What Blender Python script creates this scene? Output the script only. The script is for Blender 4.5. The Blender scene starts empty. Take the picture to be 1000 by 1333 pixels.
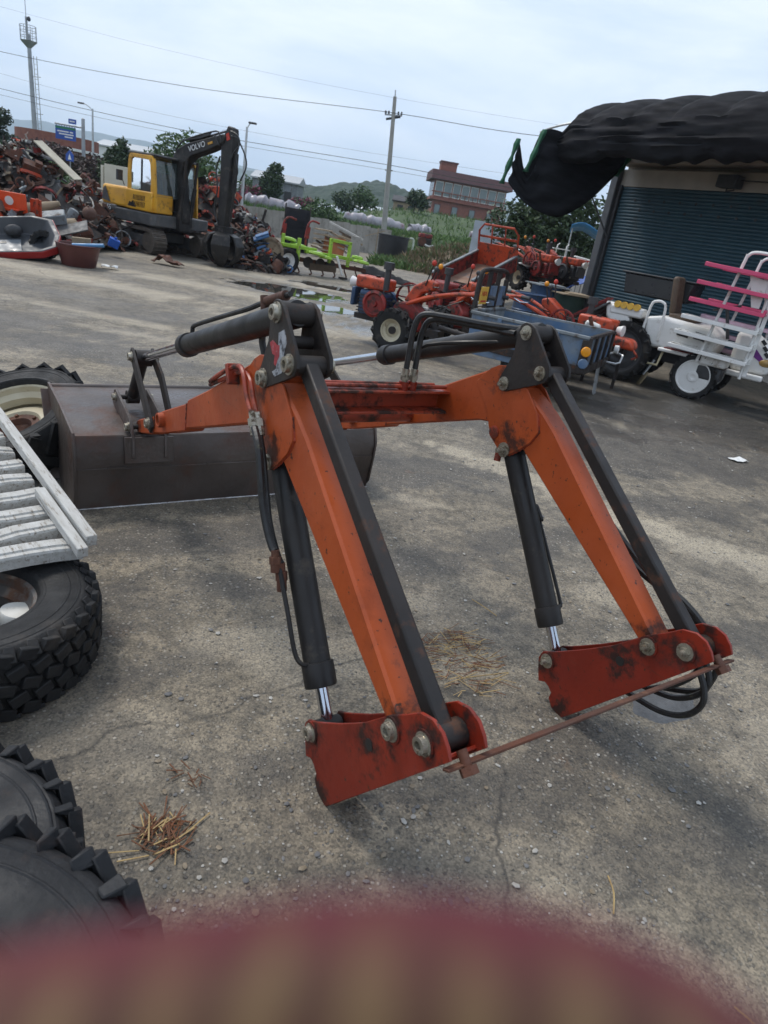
import bpy, math, random
from mathutils import Matrix, Vector, noise as mnoise
V = Vector
R = math.radians
random.seed(7)
sc = bpy.context.scene
COL = sc.collection

# ------------------------------------------------------------------ camera
cam_d = bpy.data.cameras.new('camera')
cam = bpy.data.objects.new('camera', cam_d)
COL.objects.link(cam)
cam.matrix_world = Matrix.Translation((0, 0, 1.6)) @ Matrix.Rotation(R(90 - 22.926), 4, 'X') @ Matrix.Rotation(R(10.0), 4, 'Z')
cam_d.sensor_fit = 'VERTICAL'
cam_d.lens = 6.0
cam_d.sensor_height = 6.0 * 1333 / 865.0
cam_d.sensor_width = cam_d.sensor_height * .75
cam_d.clip_start = 0.01
cam_d.clip_end = 9000
cam_d.dof.use_dof = True
cam_d.dof.focus_distance = 3.2
cam_d.dof.aperture_fstop = 1.5
sc.camera = cam

# ------------------------------------------------------------------ sky and sun
SUN_EL, SUN_AZ = 58.0, -55.0          # azimuth measured from +Y towards +X
world = bpy.data.worlds.new('World')
sc.world = world
world.use_nodes = True
nt = world.node_tree
nt.nodes.clear()
def N(nt, t, **kw):
    n = nt.nodes.new(t)
    for k, v in kw.items():
        setattr(n, k, v)
    return n
out = N(nt, 'ShaderNodeOutputWorld')
bg = N(nt, 'ShaderNodeBackground')
sky = N(nt, 'ShaderNodeTexSky', sky_type='NISHITA', sun_disc=False)
sky.sun_elevation = R(SUN_EL)
sky.sun_rotation = R(SUN_AZ)
sky.air_density = 1.0
sky.dust_density = 2.0
tc = N(nt, 'ShaderNodeTexCoord')
mp = N(nt, 'ShaderNodeMapping')
mp.inputs['Scale'].default_value = (1.0, 1.0, 3.2)
nz = N(nt, 'ShaderNodeTexNoise')
nz.inputs['Scale'].default_value = 2.1
nz.inputs['Detail'].default_value = 7
nz.inputs['Roughness'].default_value = .58
nz.inputs['Distortion'].default_value = .3
cr = N(nt, 'ShaderNodeValToRGB')
cr.color_ramp.elements[0].position = .36
cr.color_ramp.elements[0].color = (4.5, 5.7, 7.5, 1)
cr.color_ramp.elements[1].position = .64
cr.color_ramp.elements[1].color = (7.3, 7.95, 8.9, 1)
mx = N(nt, 'ShaderNodeMixRGB')
mx.inputs[0].default_value = .86
nt.links.new(tc.outputs['Generated'], mp.inputs[0])
nt.links.new(mp.outputs[0], nz.inputs[0])
nt.links.new(nz.outputs[0], cr.inputs[0])
nt.links.new(sky.outputs[0], mx.inputs[1])
nt.links.new(cr.outputs[0], mx.inputs[2])
nt.links.new(mx.outputs[0], bg.inputs[0])
bg.inputs[1].default_value = .105
nt.links.new(bg.outputs[0], out.inputs[0])

sun_d = bpy.data.lights.new('sun', 'SUN')
sun_d.energy = 1.5
sun_d.angle = R(14)
sun_d.color = (1.0, .95, .88)
sun = bpy.data.objects.new('sun', sun_d)
COL.objects.link(sun)
sd = V((math.sin(R(SUN_AZ)) * math.cos(R(SUN_EL)), math.cos(R(SUN_AZ)) * math.cos(R(SUN_EL)), math.sin(R(SUN_EL))))
sun.rotation_euler = sd.to_track_quat('Z', 'Y').to_euler()
sc.view_settings.view_transform = 'Standard'
sc.view_settings.look = 'None'
sc.view_settings.exposure = 0.50
sc.view_settings.gamma = 1.0
sc.view_settings.use_curve_mapping = False
sc.render.engine = 'CYCLES'
sc.cycles.max_bounces = 6
sc.cycles.diffuse_bounces = 3
sc.cycles.glossy_bounces = 3
sc.cycles.transmission_bounces = 5
sc.cycles.volume_bounces = 1
sc.cycles.caustics_reflective = False
sc.cycles.caustics_refractive = False

# ------------------------------------------------------------------ mesh helpers
class MB:
    """collects faces; build() links them as one mesh object"""
    def __init__(s):
        s.v = []; s.f = []; s.m = []; s.mi = 0
    def add(s, vs, fs):
        o = len(s.v)
        s.v += [tuple(p) for p in vs]
        s.f += [tuple(i + o for i in f) for f in fs]
        s.m += [s.mi] * len(fs)
        return s
    def box(s, c, d, rot=None):
        vs = []
        for z in (-.5, .5):
            for x, y in ((-.5, -.5), (.5, -.5), (.5, .5), (-.5, .5)):
                p = V((x * d[0], y * d[1], z * d[2]))
                if rot is not None: p = rot @ p
                vs.append(p + V(c))
        return s.add(vs, [(3, 2, 1, 0), (4, 5, 6, 7), (0, 1, 5, 4), (1, 2, 6, 5), (2, 3, 7, 6), (3, 0, 4, 7)])
    def beam(s, p0, p1, w, h, up=(0, 0, 1), w1=None, h1=None):
        p0, p1 = V(p0), V(p1); t = (p1 - p0).normalized(); u = V(up)
        if abs(t.dot(u)) > .98: u = V((1, 0, 0))
        sx = t.cross(u).normalized(); uy = sx.cross(t)
        w1 = w if w1 is None else w1; h1 = h if h1 is None else h1
        vs = []
        for p, ww, hh in ((p0, w, h), (p1, w1, h1)):
            for a, b in ((-.5, -.5), (.5, -.5), (.5, .5), (-.5, .5)):
                vs.append(p + sx * a * ww + uy * b * hh)
        return s.add(vs, [(3, 2, 1, 0), (4, 5, 6, 7), (0, 1, 5, 4), (1, 2, 6, 5), (2, 3, 7, 6), (3, 0, 4, 7)])
    def lathe(s, prof, c=(0, 0, 0), axis=(0, 0, 1), n=20, cap=True):
        ax = V(axis).normalized(); u = ax.orthogonal().normalized(); w = ax.cross(u)
        vs = []; fs = []; m = len(prof)
        for r, h in prof:
            for k in range(n):
                a = 2 * math.pi * k / n
                vs.append(V(c) + ax * h + (u * math.cos(a) + w * math.sin(a)) * r)
        for j in range(m - 1):
            for k in range(n):
                k2 = (k + 1) % n
                fs.append((j * n + k, j * n + k2, (j + 1) * n + k2, (j + 1) * n + k))
        if cap:
            if prof[0][0] > 1e-5: fs.append(tuple(reversed(range(n))))
            if prof[-1][0] > 1e-5: fs.append(tuple(range((m - 1) * n, m * n)))
        return s.add(vs, fs)
    def cyl(s, p0, p1, r, r1=None, n=16):
        p0, p1 = V(p0), V(p1)
        return s.lathe([(r, 0), (r if r1 is None else r1, (p1 - p0).length)], p0, p1 - p0, n)
    def ring(s, prof, c=(0, 0, 0), axis=(0, 0, 1), n=24):
        """closed profile revolved"""
        ax = V(axis).normalized(); u = ax.orthogonal().normalized(); w = ax.cross(u)
        vs = []; fs = []; m = len(prof)
        for k in range(n):
            a = 2 * math.pi * k / n; d = u * math.cos(a) + w * math.sin(a)
            for r, h in prof: vs.append(V(c) + ax * h + d * r)
        for k in range(n):
            k2 = (k + 1) % n
            for j in range(m):
                j2 = (j + 1) % m
                fs.append((k * m + j, k * m + j2, k2 * m + j2, k2 * m + j))
        return s.add(vs, fs)
    def tube(s, path, r, n=8, sub=0, cap=True):
        pts = [V(p) for p in path]
        if sub: pts = smooth(pts, sub)
        rs = r if isinstance(r, (list, tuple)) else [r] * len(pts)
        if len(rs) != len(pts):
            rs = [rs[min(len(rs) - 1, int(i / (len(pts) - 1) * (len(rs) - 1) + .5))] for i in range(len(pts))]
        vs = []; fs = []; u = None
        for i, p in enumerate(pts):
            t = (pts[min(i + 1, len(pts) - 1)] - pts[max(i - 1, 0)]).normalized()
            if u is None: u = t.orthogonal().normalized()
            u = (u - t * u.dot(t)).normalized(); w = t.cross(u)
            for k in range(n):
                a = 2 * math.pi * k / n
                vs.append(p + (u * math.cos(a) + w * math.sin(a)) * rs[i])
        for j in range(len(pts) - 1):
            for k in range(n):
                k2 = (k + 1) % n
                fs.append((j * n + k, j * n + k2, (j + 1) * n + k2, (j + 1) * n + k))
        if cap:
            fs.append(tuple(reversed(range(n)))); fs.append(tuple(range((len(pts) - 1) * n, len(pts) * n)))
        return s.add(vs, fs)
    def prism(s, poly, f0, f1):
        """polygon of 2D points mapped through f0 / f1 to the two faces"""
        n = len(poly)
        vs = [f0(*p) for p in poly] + [f1(*p) for p in poly]
        fs = [tuple(reversed(range(n))), tuple(range(n, 2 * n))]
        for k in range(n):
            k2 = (k + 1) % n
            fs.append((k, k2, n + k2, n + k))
        return s.add(vs, fs)
    def sheet(s, pts, nx):
        """grid of points given row by row, nx per row"""
        ny = len(pts) // nx
        fs = []
        for j in range(ny - 1):
            for i in range(nx - 1):
                a = j * nx + i
                fs.append((a, a + 1, a + nx + 1, a + nx))
        return s.add(pts, fs)
    def ell(s, c, r, n=10, m=6, rot=None, jit=0):
        vs = []; fs = []
        for j in range(m + 1):
            th = math.pi * j / m
            for k in range(n):
                ph = 2 * math.pi * k / n
                q = 1 + random.uniform(-jit, jit)
                p = V((math.sin(th) * math.cos(ph) * r[0] * q, math.sin(th) * math.sin(ph) * r[1] * q, math.cos(th) * r[2] * q))
                if rot is not None: p = rot @ p
                vs.append(p + V(c))
        for j in range(m):
            for k in range(n):
                k2 = (k + 1) % n
                fs.append((j * n + k, (j + 1) * n + k, (j + 1) * n + k2, j * n + k2))
        return s.add(vs, fs)
    def mesh(s, name, mats, smooth_deg=38):
        me = bpy.data.meshes.new(name)
        me.from_pydata(s.v, [], s.f)
        if not isinstance(mats, (list, tuple)): mats = [mats]
        for m in mats: me.materials.append(m)
        if len(mats) > 1: me.polygons.foreach_set('material_index', s.m)
        if smooth_deg:
            me.polygons.foreach_set('use_smooth', [True] * len(s.f))
            try: me.set_sharp_from_angle(angle=R(smooth_deg))
            except Exception: pass
        me.update()
        return me
    def build(s, name, mats, parent=None, bevel=0, seg=2, smooth_deg=38, solid=0, kind=None):
        o = bpy.data.objects.new(name, s.mesh(name, mats, smooth_deg))
        COL.objects.link(o)
        if parent is not None: o.parent = parent
        if solid:
            m = o.modifiers.new('thickness', 'SOLIDIFY'); m.thickness = solid; m.offset = 0
        if bevel:
            m = o.modifiers.new('edges', 'BEVEL'); m.width = bevel; m.segments = seg
            m.limit_method = 'ANGLE'; m.angle_limit = R(35)
        if kind: o['kind'] = kind
        return o

def smooth(pts, sub):
    out = []
    n = len(pts)
    for i in range(n - 1):
        p0, p1, p2, p3 = pts[max(i - 1, 0)], pts[i], pts[i + 1], pts[min(i + 2, n - 1)]
        for k in range(sub):
            t = k / sub
            out.append(.5 * ((2 * p1) + (p2 - p0) * t + (2 * p0 - 5 * p1 + 4 * p2 - p3) * t * t + (3 * p1 - p0 - 3 * p2 + p3) * t ** 3))
    out.append(pts[-1])
    return out

def tag(o, label=None, cat=None, group=None, kind=None):
    if label: o['label'] = label
    if cat: o['category'] = cat
    if group: o['group'] = group
    if kind: o['kind'] = kind
    return o
def thing(name, label, cat, loc=(0, 0, 0), rz=0, group=None, rot=None, scale=1):
    o = bpy.data.objects.new(name, None)
    o.empty_display_size = .2
    COL.objects.link(o)
    o.location = loc
    o.rotation_euler = rot if rot else (0, 0, rz)
    o.scale = (scale, scale, scale)
    return tag(o, label, cat, group)
def dup(o, parent=None, loc=None, rz=None, label=None, group=None, rot=None, scale=None):
    c = o.copy(); COL.objects.link(c); c.parent = parent
    if loc is not None: c.location = loc
    if rz is not None: c.rotation_euler = (0, 0, rz)
    if rot is not None: c.rotation_euler = rot
    if scale is not None: c.scale = (scale, scale, scale)
    if label: c['label'] = label
    if group: c['group'] = group
    for ch in list(o.children): dup(ch, c)
    return c
def sstep(t):
    t = max(0., min(1., t)); return t * t * (3 - 2 * t)
def rotm(x=0, y=0, z=0):
    return (Matrix.Rotation(R(z), 3, 'Z') @ Matrix.Rotation(R(y), 3, 'Y') @ Matrix.Rotation(R(x), 3, 'X'))

# ------------------------------------------------------------------ materials
def mat(name, c1, c2=None, scale=4., rough=.6, metal=0., bump=0., bscale=60., dirt=None, damt=.5, dscale=6., drough=.85, dsharp=.12,
        rvar=.15, detail=6, spec=.5, stretch=None, emit=None, alpha=1, trans=0):
    m = bpy.data.materials.new(name); m.use_nodes = True
    nt = m.node_tree; L = nt.links.new
    b = nt.nodes['Principled BSDF']
    c2 = c2 or tuple(x * .72 for x in c1)
    tc = N(nt, 'ShaderNodeTexCoord')
    src = tc.outputs['Object']
    if stretch:
        mp = N(nt, 'ShaderNodeMapping'); mp.inputs['Scale'].default_value = stretch
        L(src, mp.inputs[0]); src = mp.outputs[0]
    def noise(s, d, off=0):
        n = N(nt, 'ShaderNodeTexNoise'); n.inputs['Scale'].default_value = s; n.inputs['Detail'].default_value = d
        if off:
            a = N(nt, 'ShaderNodeVectorMath', operation='ADD'); a.inputs[1].default_value = (off, off * .7, off * 1.3)
            L(src, a.inputs[0]); L(a.outputs[0], n.inputs[0])
        else: L(src, n.inputs[0])
        return n
    n1 = noise(scale, detail)
    rp = N(nt, 'ShaderNodeValToRGB')
    rp.color_ramp.elements[0].position = .35; rp.color_ramp.elements[0].color = (*c1, 1)
    rp.color_ramp.elements[1].position = .68; rp.color_ramp.elements[1].color = (*c2, 1)
    L(n1.outputs[0], rp.inputs[0])
    col = rp.outputs[0]
    rr = N(nt, 'ShaderNodeMapRange')
    rr.inputs['To Min'].default_value = max(.02, rough - rvar); rr.inputs['To Max'].default_value = min(1, rough + rvar)
    rr.inputs['From Min'].default_value = .3; rr.inputs['From Max'].default_value = .7
    n3 = noise(scale * 2.3, 4, 3.7); L(n3.outputs[0], rr.inputs[0])
    ro = rr.outputs[0]
    me = None
    if dirt:
        n2 = noise(dscale, 8, 11.3)
        n2.inputs['Roughness'].default_value = .68
        r2 = N(nt, 'ShaderNodeValToRGB')
        p = .66 - .36 * damt
        r2.color_ramp.elements[0].position = p; r2.color_ramp.elements[0].color = (0, 0, 0, 1)
        r2.color_ramp.elements[1].position = p + dsharp; r2.color_ramp.elements[1].color = (1, 1, 1, 1)
        L(n2.outputs[0], r2.inputs[0])
        mx = N(nt, 'ShaderNodeMixRGB'); mx.inputs[2].default_value = (*dirt, 1)
        L(r2.outputs[0], mx.inputs[0]); L(col, mx.inputs[1]); col = mx.outputs[0]
        mr = N(nt, 'ShaderNodeMixRGB'); mr.inputs[2].default_value = (drough, drough, drough, 1)
        L(r2.outputs[0], mr.inputs[0]); L(ro, mr.inputs[1]); ro = mr.outputs[0]
        if metal:
            mm = N(nt, 'ShaderNodeMath', operation='MULTIPLY_ADD'); mm.inputs[1].default_value = -metal; mm.inputs[2].default_value = metal
            L(r2.outputs[0], mm.inputs[0]); L(mm.outputs[0], b.inputs['Metallic'])
    L(col, b.inputs['Base Color']); L(ro, b.inputs['Roughness'])
    if not (dirt and metal): b.inputs['Metallic'].default_value = metal
    b.inputs['Specular IOR Level'].default_value = spec
    if trans: b.inputs['Transmission Weight'].default_value = trans
    if alpha < 1: b.inputs['Alpha'].default_value = alpha
    if emit:
        b.inputs['Emission Color'].default_value = (*emit[0], 1); b.inputs['Emission Strength'].default_value = emit[1]
    if bump:
        bn = noise(bscale, 5, 5.1)
        bp = N(nt, 'ShaderNodeBump'); bp.inputs['Strength'].default_value = min(1, bump); bp.inputs['Distance'].default_value = .012
        L(bn.outputs[0], bp.inputs['Height']); L(bp.outputs[0], b.inputs['Normal'])
    return m

BLACKG = (.018, .014, .012)
RUST = (.10, .035, .015)
PINS = [(.645, 1.322), (.530, 1.197), (.702, 1.112), (-.227, .484), (-.346, .544), (.129, .176), (.624, .862), (1.985, .546), (2.245, .442), (-.152, .372), (.02, .02), (.60, .90)]
def hero(name, c1, c2, grime=1.0, chips=.5):
    m = mat(name, c1, c2, 2.2, .46, bump=.12, bscale=32, dirt=tuple(x * .45 for x in c2), damt=.30, dscale=5, drough=.7, dsharp=.3, spec=.4)
    nt = m.node_tree; L = nt.links.new; b = nt.nodes['Principled BSDF']
    col = b.inputs['Base Color'].links[0].from_socket; ro = b.inputs['Roughness'].links[0].from_socket
    tc = N(nt, 'ShaderNodeTexCoord'); src = tc.outputs['Object']
    fl = N(nt, 'ShaderNodeVectorMath', operation='MULTIPLY'); fl.inputs[1].default_value = (0, 1, 1); L(src, fl.inputs[0])
    d = None
    for b_, z_ in PINS:
        ds = N(nt, 'ShaderNodeVectorMath', operation='DISTANCE'); ds.inputs[1].default_value = (0, b_, z_); L(fl.outputs[0], ds.inputs[0])
        if d is None: d = ds.outputs['Value']
        else:
            mn = N(nt, 'ShaderNodeMath', operation='MINIMUM'); L(d, mn.inputs[0]); L(ds.outputs['Value'], mn.inputs[1]); d = mn.outputs[0]
    def noise(s, de=4, st=None, ro_=.6):
        n = N(nt, 'ShaderNodeTexNoise'); n.inputs['Scale'].default_value = s; n.inputs['Detail'].default_value = de; n.inputs['Roughness'].default_value = ro_
        v = src
        if st:
            mp = N(nt, 'ShaderNodeMapping'); mp.inputs['Rotation'].default_value = (R(st[0]), 0, 0); mp.inputs['Scale'].default_value = st[1]; L(src, mp.inputs[0]); v = mp.outputs[0]
        L(v, n.inputs[0]); return n.outputs[0]
    def ramp(v, p0, p1):
        r = N(nt, 'ShaderNodeMapRange'); r.inputs['From Min'].default_value = p0; r.inputs['From Max'].default_value = p1; L(v, r.inputs[0]); return r.outputs[0]
    def mix(f, a_, c):
        n = N(nt, 'ShaderNodeMixRGB'); L(f, n.inputs[0]); L(a_, n.inputs[1]); n.inputs[2].default_value = (*c, 1); return n.outputs[0]
    # grease: near the pins and broken up by noise
    nd = N(nt, 'ShaderNodeMath', operation='MULTIPLY_ADD'); nd.inputs[1].default_value = -.34; L(noise(16, 6, None, .7), nd.inputs[0]); L(d, nd.inputs[2])
    g = ramp(nd.outputs[0], -.095, -.150)
    gm = N(nt, 'ShaderNodeMath', operation='MULTIPLY'); gm.inputs[1].default_value = .92 * grime; L(g, gm.inputs[0])
    col = mix(gm.outputs[0], col, (.016, .011, .009))
    # rust chips
    col = mix(ramp(noise(46, 5, None, .65), .655 - .04 * chips, .70 - .04 * chips), col, (.060, .022, .012))
    # scratches and streaks running along the boom
    sc_ = ramp(noise(26, 3, (-33, (1, .10, 1.6))), .66, .74)
    s2 = N(nt, 'ShaderNodeMath', operation='MULTIPLY'); s2.inputs[1].default_value = .40; L(sc_, s2.inputs[0])
    col = mix(s2.outputs[0], col, (.075, .030, .018))
    fd = ramp(noise(4, 3), .55, .75); f2 = N(nt, 'ShaderNodeMath', operation='MULTIPLY'); f2.inputs[1].default_value = .30; L(fd, f2.inputs[0])
    col = mix(f2.outputs[0], col, tuple(min(1, x * 1.25 + .035) for x in c1))
    L(col, b.inputs['Base Color']); L(mix(gm.outputs[0], ro, (.55, .55, .55)), b.inputs['Roughness'])
    return m
m_orange = hero('orange_paint', (.41, .074, .015), (.31, .050, .011), .95, .5)
m_orange2 = mat('worn_orange_paint', (.34, .046, .016), (.25, .032, .012), 5, .5, bump=.15, bscale=40, dirt=(.040, .018, .012), damt=.52, dscale=9)
m_red = hero('red_orange_paint', (.25, .024, .009), (.165, .016, .008), 1.0, .9)
m_dsteel = mat('dark_painted_steel', (.020, .017, .016), (.036, .029, .025), 5, .52, spec=.30, bump=.12, bscale=70, dirt=(.075, .040, .026), damt=.25, dscale=12)
m_cylpaint = mat('black_cylinder_paint', (.016, .0145, .014), (.026, .023, .021), 4, .46, spec=.32, bump=.08, bscale=50, dirt=(.065, .055, .045), damt=.22, dscale=8)
m_rod = mat('black_rod_steel', (.018, .016, .0155), (.034, .026, .022), 4, .48, spec=.32, bump=.1, bscale=60, dirt=(.09, .040, .022), damt=.30, dscale=10)
m_chrome = mat('chrome', (.62, .64, .68), (.5, .52, .56), 6, .16, metal=1, rvar=.06)
m_zinc = mat('zinc_bolt', (.42, .39, .32), (.30, .27, .21), 20, .42, metal=.8, dirt=(.08, .055, .03), damt=.45, dscale=40)
m_bucket = mat('bucket_steel', (.044, .033, .028), (.130, .108, .096), 1.6, .40, metal=.15, bump=.3, bscale=34, dirt=(.085, .040, .026), damt=.38, dscale=2.8, drough=.62, dsharp=.16, spec=.4)
m_edge = mat('worn_edge_steel', (.45, .45, .45), (.2, .18, .17), 18, .35, metal=.9)
m_rubber = mat('rubber', (.012, .012, .012), (.020, .019, .018), 6, .66, spec=.3, bump=.2, bscale=60, dirt=(.060, .052, .044), damt=.32, dscale=7)
m_hose = mat('hose_rubber', (.013, .013, .013), (.020, .019, .018), 12, .5, bump=.12, bscale=90, dirt=(.09, .085, .05), damt=.18, dscale=45)
m_rust = mat('rusty_steel', (.105, .036, .018), (.060, .026, .016), 8, .78, bump=.3, bscale=60, dirt=(.16, .075, .04), damt=.3, dscale=14)
m_glossblack = mat('black_plastic', (.012, .012, .013), (.02, .02, .02), 6, .38)
# ------------------------------------------------------------------ ground
def yard_h(x, y):
    return .72 * sstep((y - 12.5) / 4.5) * sstep((x - .6) / 2.4)
def land_h(x, y):
    e = 1.35 * sstep((y - 42.6) / 6.0) * (1 if x < 0 else 1)
    e += 2.0 * sstep((y - 55) / 26.) * sstep((x + 14) / 12.)
    e += .3 * sstep((y - 50) / 30.)
    e += (mnoise.noise(V((x * .13, y * .13, 3.1))) * .35) * sstep((y - 44) / 8)
    return yard_h(x, y) * (1 - sstep((y - 30) / 10.)) + e

def axis_points(lo, hi, fine_lo, fine_hi, step, g=1.16):
    pts = []
    x = fine_lo
    while x <= fine_hi: pts.append(x); x += step
    s = step; x = pts[-1]
    while x < hi: s *= g; x = min(hi, x + s); pts.append(x)
    s = step; x = pts[0]
    while x > lo: s *= g; x = max(lo, x - s); pts.insert(0, x)
    return pts

# stains, tan washes, wet films: (x, y, rx, ry, angle, strength) on the yard
DARK = [
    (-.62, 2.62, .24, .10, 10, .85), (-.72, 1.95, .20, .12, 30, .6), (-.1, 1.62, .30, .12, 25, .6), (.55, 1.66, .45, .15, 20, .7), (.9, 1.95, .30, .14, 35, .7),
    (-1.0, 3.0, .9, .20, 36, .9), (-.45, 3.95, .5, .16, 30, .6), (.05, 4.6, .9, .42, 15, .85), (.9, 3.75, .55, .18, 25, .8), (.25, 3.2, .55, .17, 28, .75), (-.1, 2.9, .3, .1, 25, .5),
    (2.6, 6.6, 1.9, 1.0, 12, .95), (1.1, 6.6, 1.3, .75, 0, .9), (3.6, 8.6, 2.6, 1.5, 25, 1.), (4.6, 10.4, 2.4, 1.5, 30, 1.), (2.3, 4.9, .7, .28, 12, .8), (3.4, 5.2, .9, .35, 10, .85),
    (-.3, 7.0, 1.3, .6, 5, .8), (-1.6, 8.3, 1.0, .35, 5, .7), (-3.2, 6.6, 1.7, .42, -5, .9), (-5.0, 7.4, 2.2, .5, -8, .85), (-2.9, 8.9, 2.6, .35, 0, .6), (-5.5, 9.6, 2.8, .35, -6, .6),
    (1.33, 2.33, .24, .09, 20, .9), (.62, 2.75, .06, .035, 0, .9), (.52, 2.86, .05, .03, 0, .9), (.70, 2.83, .07, .035, 10, .9), (.76, 2.72, .04, .025, 0, .9), (.60, 2.62, .035, .025, 0, .8),
    (.5, 2.05, .12, .05, 10, .7), (2.0, 3.0, .45, .2, 20, .8), (-.35, 1.2, .3, .08, 20, .5), (-1.2, 2.2, .32, .4, 0, .7), (-1.9, 3.4, .6, .5, 0, .7), (-1.0, 1.4, .5, .5, 0, .6),
    (.3, 9.9, 1.3, .5, 10, .8), (1.4, 13, 1.8, 1.0, 10, .8), (.2, 1.25, .5, .12, 20, .6), (1.0, 1.5, .5, .12, 30, .6), (-8, 15, 2.5, 1.2, -20, .7), (-8, 19, 3, 1.5, -40, .8), (-4, 21, 3, 1.2, 0, .8), (1.55, 2.75, .4, .12, 25, .6)]
TAN = [(.95, 5.0, .9, .17, -32, .9), (1.75, 4.35, .8, .20, -30, 1.), (2.6, 3.9, .8, .22, -20, .9), (3.3, 4.0, .6, .2, 5, .7), (-.3, 3.5, .4, .10, 20, .6), (.2, 4.05, .25, .07, 0, .6), (1.3, 3.2, .35, .12, 30, .6),
       (-1.5, 10.5, 2.0, .5, 5, .8), (-6, 11.4, 3, .5, -10, .9), (-4, 13.2, 4, .5, -6, .9), (-2.4, 7.7, 1.6, .15, 0, .6), (3.4, 7.5, 1.1, .22, 10, .9), (2.5, 8.9, .8, .2, 10, .8), (-5, 17, 4, .8, 0, .9), (-4.2, 8.5, 1.6, .16, -5, .7),
       (.4, 2.3, .18, .12, 20, .5), (1.9, 2.3, .6, .15, 30, .5), (.2, 2.75, .25, .08, 10, .5), (-.3, 2.2, .4, .2, 0, .45), (-.7, 1.6, .3, .15, 10, .4), (.5, 1.35, .4, .12, 20, .35)]
WET = [(-2.8, 14.9, 1.5, 1.0, -8, 1.), (-1.5, 12.9, 1.0, .7, 0, 1.), (-2.2, 17.4, 1.4, .6, 0, 1.), (4.3, 10.0, 2.4, 1.8, 30, .5), (3.6, 8.2, 2.0, 1.2, 20, .5), (1.0, 7.8, 2.0, .8, 10, .40), (-.2, 11.2, 1.4, .7, 0, .8),
       (1.35, 2.35, .2, .06, 20, .5)]
def field(lst, x, y):
    t = 0
    for cx, cy, rx, ry, an, st in lst:
        dx, dy = x - cx, y - cy
        if abs(dx) > 2.2 * max(rx, ry) or abs(dy) > 2.2 * max(rx, ry): continue
        c, s = math.cos(R(an)), math.sin(R(an))
        u, w = (dx * c + dy * s) / rx, (-dx * s + dy * c) / ry
        d = math.sqrt(u * u + w * w)
        k = 1.6 / max(.3, min(rx, ry))
        d += .55 * mnoise.noise(V((x * k, y * k, cx))) + .38 * mnoise.noise(V((x * k * 3, y * k * 3, cy))) + .26 * mnoise.noise(V((x * k * 8, y * k * 8, cy)))
        t = max(t, st * (1 - sstep((d - .72) / .36)))
    return t

gx = axis_points(-34, 22, -2.4, 3.4, .045, 1.05)
gy = axis_points(-6, 44, .6, 5.5, .045, 1.045)
pts = []; cols = []
for y in gy:
    for x in gx:
        pts.append((x, y, yard_h(x, y) + .006))
        cols += [field(DARK, x, y), field(TAN, x, y), field(WET, x, y), 1.0]
mb = MB(); mb.sheet(pts, len(gx))

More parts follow.
